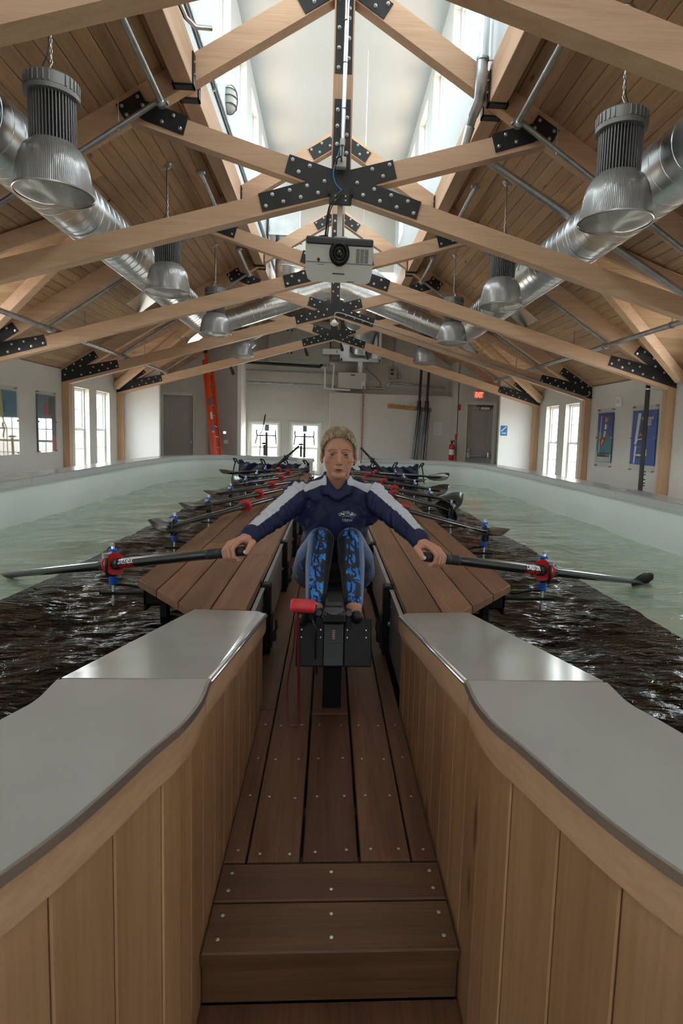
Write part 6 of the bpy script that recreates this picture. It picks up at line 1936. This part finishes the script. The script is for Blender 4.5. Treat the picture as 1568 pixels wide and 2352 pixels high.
# skin tint
base = np.array([.47, .235, .155]); T = np.tile(base, (len(V), 1))
def mixc(mask, col): 
    global T
    T = T * (1 - mask[:, None]) + np.array(col) * mask[:, None]
fm = face.astype(float)
mixc(.22 * fm * G(ax_ - .038, .022) * G(z + .032, .024), (.52, .17, .12))
mixc(.30 * fm * G(x, .014) * G(z + .034, .012), (.50, .19, .14))
mixc(.45 * fm * G(ax_ - .030, .017) * G(z + .016, .007), (.30, .13, .09))
mixc(.35 * fm * G(ax_ - .028, .018) * G(z - .006, .007), (.30, .14, .10))  # shadow of the upper eyelids, painted into the skin colour
lip_u = (z < -.0605 + .0009 * np.cos(x * 420)) & (z > -.0672) & (ax_ < .0235 * np.sqrt(np.clip(1 - ((z + .0675) / .0078) ** 2, 0, 1)))
lip_l = (z <= -.0672) & (z > -.0770) & (ax_ < .0215 * np.sqrt(np.clip(1 - ((z + .0672) / .0092) ** 2, 0, 1)))
mixc(.65 * fm * (lip_u | lip_l).astype(float) * (y < -.06), (.40, .115, .095))
mixc(np.where(ins & face, .9, 0.0), (.06, .015, .015))
for s in (-1, 1):
    ex = x * s - .031
    arc = .0150 + .0045 * (1 - ((ex + .004) / .019) ** 2) - .002 * (ex > .008) * (ex - .008) / .01
    mixc(.85 * fm * np.clip(1.6 - 1.6 * np.abs(z - arc) / (.0032 - .07 * np.clip(ex, 0, .02)), 0, 1) * ((ex > -.020) & (ex < .020)), (.10, .055, .032))
    ez = z + .003 - .0012 * ((x - s * .030) * s / .013); e2 = x - s * .030
    lash = np.abs(ez - .0050 * np.clip(1 - (e2 / .0145) ** 2, 0, 1)) < .0012
    mixc(.6 * fm * lash * (np.abs(e2) < .0138) * (y < -.06), (.07, .035, .025))
mixc(.5 * ((V[:, 2] < .70) & (V[:, 2] > .5) & (V[:, 1] < 2.25)).astype(float), (.55, .275, .20))
mixc(.9 * (((x - .0125) ** 2 + (z + .0885) ** 2 < .0012 ** 2) & face).astype(float), (.10, .04, .03))
cattr(bme, 'tint', T)
bod = link_mesh('body', bme, sk, rower)
# eyes
M_eye = plain('eye_white', (.34, .31, .29), .2, 0, .5, 0, 1, 0, 1, .2); M_iris = plain('iris', (.030, .030, .026), .12, 0, .5, 0, 1, 0, 1, .5); M_pup = plain('pupil', (.004, .004, .004), .1)
for s in (-1, 1):
    mb = MB(); C_ = HP(s * .030, -.0685, -.003)
    mb.sphere((0, 0, 0), .0128, 28, 36, Matrix.Translation(C_) @ RX(PI / 2))
    for i, f in enumerate(mb.f):
        cx3 = sum((Vector(mb.v[k]) for k in f), Vector()) / len(f) - C_
        cx3.normalize(); a_ = math.acos(max(-1, min(1, -cx3.y + 0 * cx3.x)))
        mb.m[i] = 2 if a_ < .20 else (1 if a_ < .50 else 0)
    put('eye', mb, [M_eye, M_iris, M_pup], bod, True)
for i in range(6):
    mb = MB(); mb.box(HP(-.0125 + i * .005, -.0735 + .00035 * abs(i - 2.5) ** 2, -.0650), (.0047, .003, .0055), None, .0009)
    put('tooth', mb, plain('tooth', (.60, .57, .50), .25) if i == 0 else MATS['tooth'], bod)
# nails
for sd in (-1, 1):
    H, D = J[sd]['H'], J[sd]['D']; c = Vector((0, -1, 0)); c = (c - D * c.dot(D)).normalized(); u = D.cross(c); u = u if u.z > 0 else -u
    P = lambda s_, uu, cc: H + D * s_ + u * uu + c * cc
    mb = MB(); mb.sphere((0, 0, 0), (.0055, .0016, .0068), 12, 8, Matrix.Translation(P(-.016, .001, .0205)) @ RX(-.45))
    put('thumbnail', mb, plain('nail', (.60, .38, .31), .3) if sd < 0 else MATS['nail'], bod, True)
    for i in range(3):
        mb = MB(); mb.sphere((0, 0, 0), (.0042, .0016, .0050), 10, 6, Matrix.Translation(P(.038 + .0202 * i, -.0290, .0195)) @ RX(.75)); put('fingernail', mb, MATS['nail'], bod, True)

# ---------------- jacket
m, tt, b_ = nt('jacket')
N = tt.nodes; L = tt.links
aS = N.new('ShaderNodeAttribute'); aS.attribute_name = 'stripe'
st = N.new('ShaderNodeMapRange'); st.inputs['From Min'].default_value = -.0008; st.inputs['From Max'].default_value = .0008
L.new(aS.outputs['Fac'], st.inputs['Value'])
mx = N.new('ShaderNodeMix'); mx.data_type = 'RGBA'
mx.inputs['A'].default_value = (.010, .015, .055, 1); mx.inputs['B'].default_value = (.50, .51, .56, 1)
L.new(st.outputs[0], mx.inputs['Factor']); L.new(mx.outputs['Result'], b_.inputs['Base Color'])
b_.inputs['Roughness'].default_value = .65; b_.inputs['Specular IOR Level'].default_value = .3
tc = N.new('ShaderNodeTexCoord'); n1 = N.new('ShaderNodeTexNoise'); n1.inputs['Scale'].default_value = 16; n1.inputs['Detail'].default_value = 3; n1.inputs['Distortion'].default_value = .8
L.new(tc.outputs['Object'], n1.inputs['Vector'])
bp = N.new('ShaderNodeBump'); bp.inputs['Strength'].default_value = .55; bp.inputs['Distance'].default_value = .012; L.new(n1.outputs['Fac'], bp.inputs['Height'])
n2 = N.new('ShaderNodeTexNoise'); n2.inputs['Scale'].default_value = 420; L.new(tc.outputs['Object'], n2.inputs['Vector'])
bp2 = N.new('ShaderNodeBump'); bp2.inputs['Strength'].default_value = .15; bp2.inputs['Distance'].default_value = .002; L.new(n2.outputs['Fac'], bp2.inputs['Height']); L.new(bp.outputs[0], bp2.inputs['Normal']); L.new(bp2.outputs[0], b_.inputs['Normal'])
M_jac = m
jk = MB()
jk.caps(J[-1]['sh'] + Vector((.02, .01, -.012)), J[1]['sh'] + Vector((-.02, .01, -.012)), .066, .066, 20)
jk.sphere((-.018, 2.640, .665), (.158, .112, .165), 26, 18)
for s in (-1, 1):
    jk.sphere((-.018 + s * .068, 2.572, .672), (.066, .058, .072), 20, 14)
    jk.caps(Vector((-.014 + s * .040, 2.612, .832)), J[s]['sh'] + Vector((-s * .02, .004, .0)), .036, .052, 16)
jk.sphere((-.018, 2.715, .555), (.154, .114, .125), 26, 18)
for sd in (-1, 1):
    j = J[sd]
    wr = j['wr'].lerp(j['el'], .10)
    up_ = j['sh'].lerp(j['el'], .5) + Vector((0, 0, -.006))
    jk.chain([j['sh'], up_, j['el'], wr], [.064, .056, .047, .036], 20)
    jk.caps(j['sh'], j['sh'].lerp(Vector((-.018 + sd * .10, 2.63, .66)), .55), .062, .08, 16)
    jk.caps(wr, wr.lerp(j['el'], .10), .0385, .0395, 18)
loop = [(-.014, 2.672, .868), (-.062, 2.640, .872), (-.0705, 2.595, .866), (-.058, 2.553, .842), (-.036, 2.532, .815), (-.014, 2.526, .800), (.008, 2.532, .815), (.030, 2.553, .842), (.0425, 2.595, .866), (.034, 2.640, .872)]
lp_ = spline(loop, 4, True)
for i in range(len(lp_)):
    a, b = lp_[i], lp_[(i + 1) % len(lp_)]
    jk.caps(a, b, .0068, .0068, 8, 3)
    lo_ = Vector((a.x * 1.25 + .003, 2.60 + (a.y - 2.60) * 1.15, .790 if a.z > .82 else a.z - .03))
    jk.caps(a, lo_, .0068, .011, 8, 3)
jme = remesh(jk, .0040, 4, .5)
V = getv(jme)
# hollow the neck opening is already open inside the collar ring; add sleeve and trunk folds
def seg_info(V, pts):
    best = np.full(len(V), 1e9); par = np.zeros(len(V)); rad = np.zeros((len(V), 3)); tan = np.zeros((len(V), 3))
    acc = 0.0
    for i in range(len(pts) - 1):
        a = np.array(pts[i]); b = np.array(pts[i + 1]); d = b - a; Ls = np.linalg.norm(d); d = d / Ls
        tpar = np.clip((V - a) @ d, 0, Ls); P_ = a + tpar[:, None] * d; r_ = V - P_; dist = np.linalg.norm(r_, axis=1)
        m_ = dist < best
        best = np.where(m_, dist, best); par = np.where(m_, acc + tpar, par); rad[m_] = r_[m_]; tan[m_] = d
        acc += Ls
    return best, par, rad, tan, acc
stripe = np.full(len(V), -.02)
disp = np.zeros_like(V)
nrm_ = np.empty(len(V) * 3, dtype=np.float32); jme.vertices.foreach_get('normal', nrm_); nrm_ = nrm_.reshape(-1, 3)
for sd in (-1, 1):
    j = J[sd]
    pts = [(-.014 + sd * .060, 2.600, .830), tuple(j['sh'] + Vector((0, 0, .0))), tuple(j['el']), tuple(j['wr'].lerp(j['el'], .10))]
    best, par, rad, tan, tot = seg_info(V, pts)
    fr = np.array([0, -1.0, 0]); f_ = fr - tan * (tan @ fr)[:, None]; f_ /= np.linalg.norm(f_, axis=1)[:, None]
    u_ = np.cross(f_, tan) * 1.0
    u_ = np.where((u_[:, 2] < 0)[:, None], -u_, u_)
    ang = np.arctan2((rad * u_).sum(1), (rad * f_).sum(1))
    lo_a = np.interp(par, [0, .10, .2, tot * .75, tot], [-.15, .10, .30, .42, .45]); hi_a = np.interp(par, [0, .12, .3, tot], [.95, 1.25, 1.75, 1.85])
    sgn = np.minimum(ang - lo_a, hi_a - ang) * np.maximum(best, .03)
    sgn = np.minimum(sgn, (tot - .028) - par)
    sgn = np.minimum(sgn, par - .004 + .012)
    sgn = np.minimum(sgn, np.minimum(.078 - best, (V[:, 0] + .018) * sd - .046))
    ok = (best < .085) & ((V[:, 0] + .018) * sd > .02)
    stripe = np.where(ok, np.maximum(stripe, sgn), stripe)
    # folds round the elbow and at the shoulder
    w = np.where(ok, 1.0, 0.0)
    dist_el = par - (np.linalg.norm(np.array(pts[1]) - np.array(pts[0])) + np.linalg.norm(np.array(pts[2]) - np.array(pts[1])))
    amp = .0040 * np.exp(-(dist_el / .09) ** 2) + .0048 * np.exp(-((par - .12) / .07) ** 2) + .0010
    ph = par * 150 + 2.2 * np.sin(ang * 2 + sd) + 1.5 * np.sin(par * 60 + ang)
    disp += nrm_ * (w * amp * np.sin(ph))[:, None]
tr = ((np.abs(V[:, 0] + .018) < .17) & (V[:, 2] < .76)).astype(float)
ph = V[:, 2] * 90 + 14 * np.abs(V[:, 0] + .018) * 6 + 2 * np.sin(V[:, 0] * 30)
disp += nrm_ * (tr * (.0022 * np.exp(-((np.abs(V[:, 0] + .018) - .13) / .05) ** 2) + .0008) * np.sin(ph))[:, None]
setv(jme, V + disp)
fattr(jme, 'stripe', stripe)
jac = link_mesh('jacket', jme, M_jac, rower)
# chest print: arched name, crossed oars, CREW - laid on the cloth
dg = bpy.context.evaluated_depsgraph_get(); dg.update()
def bvh_of(o):
    me = o.data; off = root_off(o.parent)
    return BVHTree.FromPolygons([tuple(v.co + off) for v in me.vertices], [tuple(p.vertices) for p in me.polygons])
JB = bvh_of(jac)
def lay(me, center, bvh, lift=.0012, back=.5):
    """drop flat print (x right, y up) onto the cloth along +Y"""
    for v in me.vertices:
        o_ = Vector((center[0] + v.co.x, center[1], center[2] + v.co.y))
        hit = bvh.ray_cast(o_, Vector((0, 1, 0)), back)
        yy = hit[0].y if hit[0] is not None else center[1] + .1
        v.co = (o_.x, yy - lift - abs(v.co.z) * .2, o_.z)
def lay_put(name, me, center, bvh, mat, parent, lift=.0012):
    lay(me, center, bvh, lift)
    me.transform(Matrix.Translation(-root_off(parent)))
    me.materials.clear(); me.materials.append(mat)
    o = bpy.data.objects.new(name, me); COL.objects.link(o); o.parent = parent
    return o
M_prt = plain('white_print', (.66, .67, .70), .5)
LC = (.031, 2.40, .695)
me = text_data('DUXBURY', .0165, .0002, 'CENTER', .0005, 1.02)
R_ = .052
for v in me.vertices:
    a_ = v.co.x / R_; rr = R_ + v.co.y
    v.co = (rr * math.sin(a_), rr * math.cos(a_) - R_ + .012, v.co.z)
lay_put('lettering', me, LC, JB, M_prt, jac)
lay_put('lettering', (lambda m_: (m_.transform(Matrix.Translation((0, -.0215, 0))), m_)[1])(text_data('CREW', .0155, .0002, 'CENTER', .0006, 1.05)), LC, JB, M_prt, jac)
mb = MB()
for s in (-1, 1):
    n_ = 12
    for i in range(n_):
        f0, f1 = i / n_, (i + 1) / n_
        p0 = Vector((s * (-.0265 + .053 * f0), .0025 - .0155 * f0 + .0035)); p1 = Vector((s * (-.0265 + .053 * f1), .0025 - .0155 * f1 + .0035))
        w = .0006 if i > 2 else .0030
        nn_ = Vector((-(p1 - p0).y, (p1 - p0).x)).normalized() * w
        mb.add([(p0.x + nn_.x, p0.y + nn_.y, 0), (p1.x + nn_.x, p1.y + nn_.y, 0), (p1.x - nn_.x, p1.y - nn_.y, 0), (p0.x - nn_.x, p0.y - nn_.y, 0)], [(0, 1, 2, 3)])
lay_put('crossed_oars', mb.mesh('crossed_oars'), LC, JB, M_prt, jac)

# ---------------- leggings
m, tt, b_ = nt('leggings')
N = tt.nodes; L = tt.links
tc = N.new('ShaderNodeTexCoord')
mp = N.new('ShaderNodeMapping'); mp.inputs['Scale'].default_value = (30, 16, 20); mp.inputs['Rotation'].default_value = (0, .35, 0)
L.new(tc.outputs['Object'], mp.inputs['Vector'])
v1 = N.new('ShaderNodeTexVoronoi'); v1.distance = 'CHEBYCHEV'; v1.inputs['Scale'].default_value = 1.0; v1.inputs['Randomness'].default_value = .9
L.new(mp.outputs[0], v1.inputs['Vector'])
sx = N.new('ShaderNodeSeparateColor'); L.new(v1.outputs['Color'], sx.inputs[0])
g1 = N.new('ShaderNodeMath'); g1.operation = 'GREATER_THAN'; g1.inputs[1].default_value = .56; L.new(sx.outputs[0], g1.inputs[0])
d1 = N.new('ShaderNodeMath'); d1.operation = 'LESS_THAN'; d1.inputs[1].default_value = .40; L.new(v1.outputs['Distance'], d1.inputs[0])
n1 = N.new('ShaderNodeTexNoise'); n1.inputs['Scale'].default_value = 55; n1.inputs['Detail'].default_value = 1; L.new(tc.outputs['Object'], n1.inputs['Vector'])
g2 = N.new('ShaderNodeMath'); g2.operation = 'GREATER_THAN'; g2.inputs[1].default_value = .42; L.new(n1.outputs['Fac'], g2.inputs[0])
mm = N.new('ShaderNodeMath'); mm.operation = 'MULTIPLY'; L.new(g1.outputs[0], mm.inputs[0]); L.new(d1.outputs[0], mm.inputs[1])
mm2 = N.new('ShaderNodeMath'); mm2.operation = 'MULTIPLY'; L.new(mm.outputs[0], mm2.inputs[0]); L.new(g2.outputs[0], mm2.inputs[1])
bl = N.new('ShaderNodeMix'); bl.data_type = 'RGBA'; bl.inputs['A'].default_value = (.012, .13, .52, 1); bl.inputs['B'].default_value = (.035, .27, .62, 1); L.new(sx.outputs[1], bl.inputs['Factor'])
c1 = N.new('ShaderNodeMix'); c1.data_type = 'RGBA'; c1.inputs['A'].default_value = (.006, .013, .038, 1); L.new(mm2.outputs[0], c1.inputs['Factor']); L.new(bl.outputs['Result'], c1.inputs['B'])
def stepattr(name):
    a = N.new('ShaderNodeAttribute'); a.attribute_name = name
    s_ = N.new('ShaderNodeMapRange'); s_.inputs['From Min'].default_value = -.0008; s_.inputs['From Max'].default_value = .0008
    L.new(a.outputs['Fac'], s_.inputs['Value']); return s_.outputs[0]
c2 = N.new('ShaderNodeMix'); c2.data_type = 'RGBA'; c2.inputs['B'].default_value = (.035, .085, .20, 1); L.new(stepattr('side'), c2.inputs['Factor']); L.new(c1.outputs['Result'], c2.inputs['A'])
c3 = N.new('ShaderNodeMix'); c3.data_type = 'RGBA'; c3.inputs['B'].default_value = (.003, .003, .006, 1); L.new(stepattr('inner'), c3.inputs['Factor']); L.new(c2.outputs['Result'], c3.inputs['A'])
L.new(c3.outputs['Result'], b_.inputs['Base Color']); b_.inputs['Roughness'].default_value = .55; b_.inputs['Sheen Weight'].default_value = .1
nb = N.new('ShaderNodeTexNoise'); nb.inputs['Scale'].default_value = 22; L.new(tc.outputs['Object'], nb.inputs['Vector'])
bp = N.new('ShaderNodeBump'); bp.inputs['Strength'].default_value = .25; bp.inputs['Distance'].default_value = .006; L.new(nb.outputs['Fac'], bp.inputs['Height']); L.new(bp.outputs[0], b_.inputs['Normal'])
M_leg = m
lg = MB()
lg.sphere((-.018, 2.80, .385), (.168, .115, .092), 24, 16); lg.sphere((-.018, 2.735, .43), (.13, .09, .085), 20, 14)
for sd in (-1, 1):
    j = J[sd]
    mid = j['hip'].lerp(j['kn'], .5) + Vector((sd * .012, .0, -.008))
    lg.chain([j['hip'] + Vector((sd * .006, 0, 0)), mid, j['kn']], [.092, .082, .0565], 24)
    lg.sphere(j['kn'] + Vector((0, -.008, .004)), (.052, .052, .054), 20, 14)
    calf = j['kn'].lerp(j['an'], .36) + Vector((sd * .004, .012, -.012))
    end = j['kn'].lerp(j['an'], .93)
    lg.chain([j['kn'], calf, end], [.0535, .0515, .0375], 22)
lme = remesh(lg, .0040, 3, .5)
V = getv(lme)
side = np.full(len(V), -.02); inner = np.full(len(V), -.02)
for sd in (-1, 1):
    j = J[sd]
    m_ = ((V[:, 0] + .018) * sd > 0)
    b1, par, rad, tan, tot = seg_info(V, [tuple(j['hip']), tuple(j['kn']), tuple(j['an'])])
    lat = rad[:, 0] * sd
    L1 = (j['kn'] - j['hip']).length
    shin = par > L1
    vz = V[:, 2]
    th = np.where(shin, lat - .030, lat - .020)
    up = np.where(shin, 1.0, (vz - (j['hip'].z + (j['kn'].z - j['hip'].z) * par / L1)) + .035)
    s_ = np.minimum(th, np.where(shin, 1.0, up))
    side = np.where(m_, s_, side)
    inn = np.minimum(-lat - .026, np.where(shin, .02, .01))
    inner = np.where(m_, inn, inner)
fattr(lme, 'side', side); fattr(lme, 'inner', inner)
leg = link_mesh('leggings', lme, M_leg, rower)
LB = bvh_of(leg)
M_dkp = plain('dark_print', (.006, .012, .036), .55); M_brp = plain('blue_print', (.012, .15, .56), .55)
def letter(s_, size, cx_, cz_, rot, mat, lift=.0012):
    me_ = text_data(s_, size, .0001, 'CENTER', size * .035, 1)
    bm_ = bmesh.new(); bm_.from_mesh(me_); bmesh.ops.subdivide_edges(bm_, edges=bm_.edges, cuts=2); bm_.to_mesh(me_); bm_.free()
    me_.transform(Matrix.Rotation(rot, 4, 'Z'))
    lay_put('printed_letter', me_, (cx_, 2.0, cz_), LB, mat, leg, lift)
def patch(cx_, cz_, w, h, seed):
    r_ = random.Random(seed); mb_ = MB(); pts_ = []
    for i in range(9):
        a_ = 2 * PI * i / 9; k_ = r_.uniform(.6, 1.1); pts_.append((w * k_ * math.cos(a_), h * k_ * math.sin(a_), 0))
    rings = []
    vs_ = [(0, 0, 0)]; fs_ = []
    for rr in (.33, .66, 1.0): vs_ += [(p[0] * rr, p[1] * rr, 0) for p in pts_]
    for i in range(9):
        k2 = (i + 1) % 9; fs_.append((0, 1 + i, 1 + k2)); fs_.append((1 + i, 10 + i, 10 + k2, 1 + k2)); fs_.append((10 + i, 19 + i, 19 + k2, 10 + k2))
    mb_.add(vs_, fs_)
    lay_put('printed_patch', mb_.mesh('patch'), (cx_, 2.0, cz_), LB, M_brp, leg, .0008)
zs = [.640, .595, .548, .503, .462, .430]
# camera sees the shins foreshortened: letters run down each shin
for sd, word in ((-1, 'NARNAR'), (1, 'ANRSTB')):
    for i, ch in enumerate(word):
        f = i / 5
        xk = J[sd]['kn'].x; xa = J[sd]['an'].x
        xx = xk + (xa - xk) * f + (.004 if i % 2 else -.008)
        zz = .635 + (.425 - .635) * f
        patch(xx, zz, .030 - .008 * f, .021 - .004 * f, 10 * sd + i)
        letter(ch, .052 - .012 * f, xx, zz, (.12 if i % 2 else -.15), M_dkp)

# ---------------- shoes
for sd in (-1, 1):
    j = J[sd]; mb = MB()
    hl = Vector((j['an'].x, 2.218, .262)); to = Vector((j['an'].x + sd * .010, 2.118, .372)); ba = hl.lerp(to, .62)
    mb.chain([hl, ba, to], [.034, .036, .023], 20); mb.caps(hl, Vector((j['an'].x, 2.172, .335)), .038, .040, 18); mb.caps(ba, Vector((j['an'].x, 2.165, .345)), .036, .036, 16)
    sm = remesh(mb, .004, 3, .5); sh = link_mesh('shoe', sm, M_rub, rower)
    mb = MB()
    for i in range(3):
        p_ = ba.lerp(Vector((j['an'].x, 2.158, .36)), .1 + i * .25) + Vector((0, -.014, .034))
        mb.tube(spline([p_ + Vector((-.026, .006, -.010)), p_, p_ + Vector((.026, .006, -.010))], 4), .0028, 6)
    put('lace', mb, M_dkgr, sh, True)

# ---------------- hair, combed back
hm_, tt, b_ = nt('hair')
N = tt.nodes; L = tt.links
tc = N.new('ShaderNodeTexCoord'); mp = N.new('ShaderNodeMapping'); mp.inputs['Scale'].default_value = (160, 18, 60); L.new(tc.outputs['Object'], mp.inputs['Vector'])
n1 = N.new('ShaderNodeTexNoise'); n1.inputs['Scale'].default_value = 1; n1.inputs['Detail'].default_value = 3; L.new(mp.outputs[0], n1.inputs['Vector'])
rp = N.new('ShaderNodeValToRGB'); rp.color_ramp.elements[0].position = .34; rp.color_ramp.elements[0].color = (.105, .070, .040, 1); rp.color_ramp.elements[1].position = .72; rp.color_ramp.elements[1].color = (.46, .33, .175, 1)
L.new(n1.outputs['Fac'], rp.inputs['Fac']); L.new(rp.outputs[0], b_.inputs['Base Color']); b_.inputs['Roughness'].default_value = .42
M_hair = hm_
def hairline(phi):
    a = abs(phi)
    return float(np.interp(a, [0, .3, .6, .85, 1.1, 1.35, 1.6, 1.9, 2.4, 3.2], [.073, .071, .063, .046, .020, -.004, -.006, -.030, -.060, -.072]))
cap = MB(); nu, nv = 72, 40; vs = []; fs = []
HC2 = HP(0, .014, .028)
def scalp(phi, el, ex=.005):
    rx, ry, rz = .0725 + ex, .090 + ex, .086 + ex
    return Vector((rx * math.cos(el) * math.sin(phi), -ry * math.cos(el) * math.cos(phi), rz * math.sin(el)))
for i in range(nu + 1):
    phi = -PI + 2 * PI * i / nu
    zt = hairline(phi) - .028
    e0 = math.asin(max(-.98, min(.98, zt / .092)))
    for k in range(nv + 1):
        el = e0 + (PI / 2 - e0) * k / nv
        ex = -.0015 + .007 * min(1, k / 6) + .0004 * math.sin(phi * 61)
        vs.append(tuple(HC2 + scalp(phi, el, ex)))
for i in range(nu):
    for k in range(nv):
        a = i * (nv + 1) + k; fs.append((a, a + nv + 1, a + nv + 2, a + 1))
cap.add(vs, fs); hair = put('hair', cap, M_hair, rower, True)
so = hair.modifiers.new('t', 'SOLIDIFY'); so.thickness = .0025; so.offset = -1
mb = MB(); rs = random.Random(5)
for i in range(420):
    phi = rs.uniform(-1.75, 1.75)
    zt = hairline(phi) - .028 + rs.uniform(-.002, .004)
    e0 = math.asin(max(-.98, min(.98, zt / .094)))
    p0 = scalp(phi, e0, .003); endp = Vector((.012 * math.copysign(1, phi), .098, rs.uniform(-.01, .02)))
    pts = []; li = rs.uniform(.012, .026)
    for k in range(10):
        f = k / 9
        v_ = p0.lerp(endp, f)
        # push out to the scalp surface
        n_ = Vector((v_.x / .0785, v_.y / .096, v_.z / .092)); l_ = n_.length
        lift = 1.0 + li * math.sin(PI * min(1, f * 1.15))
        pts.append(HC2 + v_ / max(l_, .3) * lift * (1.0 if l_ > .3 else 1))
    mb.tube(pts, [.0005] + [.00125] * 8 + [.0008], 4)
stuff(put('combed_strands', mb, M_hair, hair, True))
mb = MB()
for dx in (0, .003, .006):
    mb.tube(spline([HP(.004 + dx, -.086, .078), HP(.022 + dx, -.084, .060), HP(.044 + dx, -.066, .040), HP(.062 + dx, -.042, .022), HP(.070, -.012, .004)], 5), .0007, 5)
mb.tube(spline([HP(-.004, -.085, .082), HP(-.03, -.074, .064), HP(-.056, -.044, .036), HP(-.068, -.014, .006)], 5), .0007, 5)
put('loose_strand', mb, M_hair, hair, True)
mb = MB(); mb.sphere(HP(0, .118, .03), (.036, .03, .034), 18, 12); put('bun', mb, M_hair, hair, True)
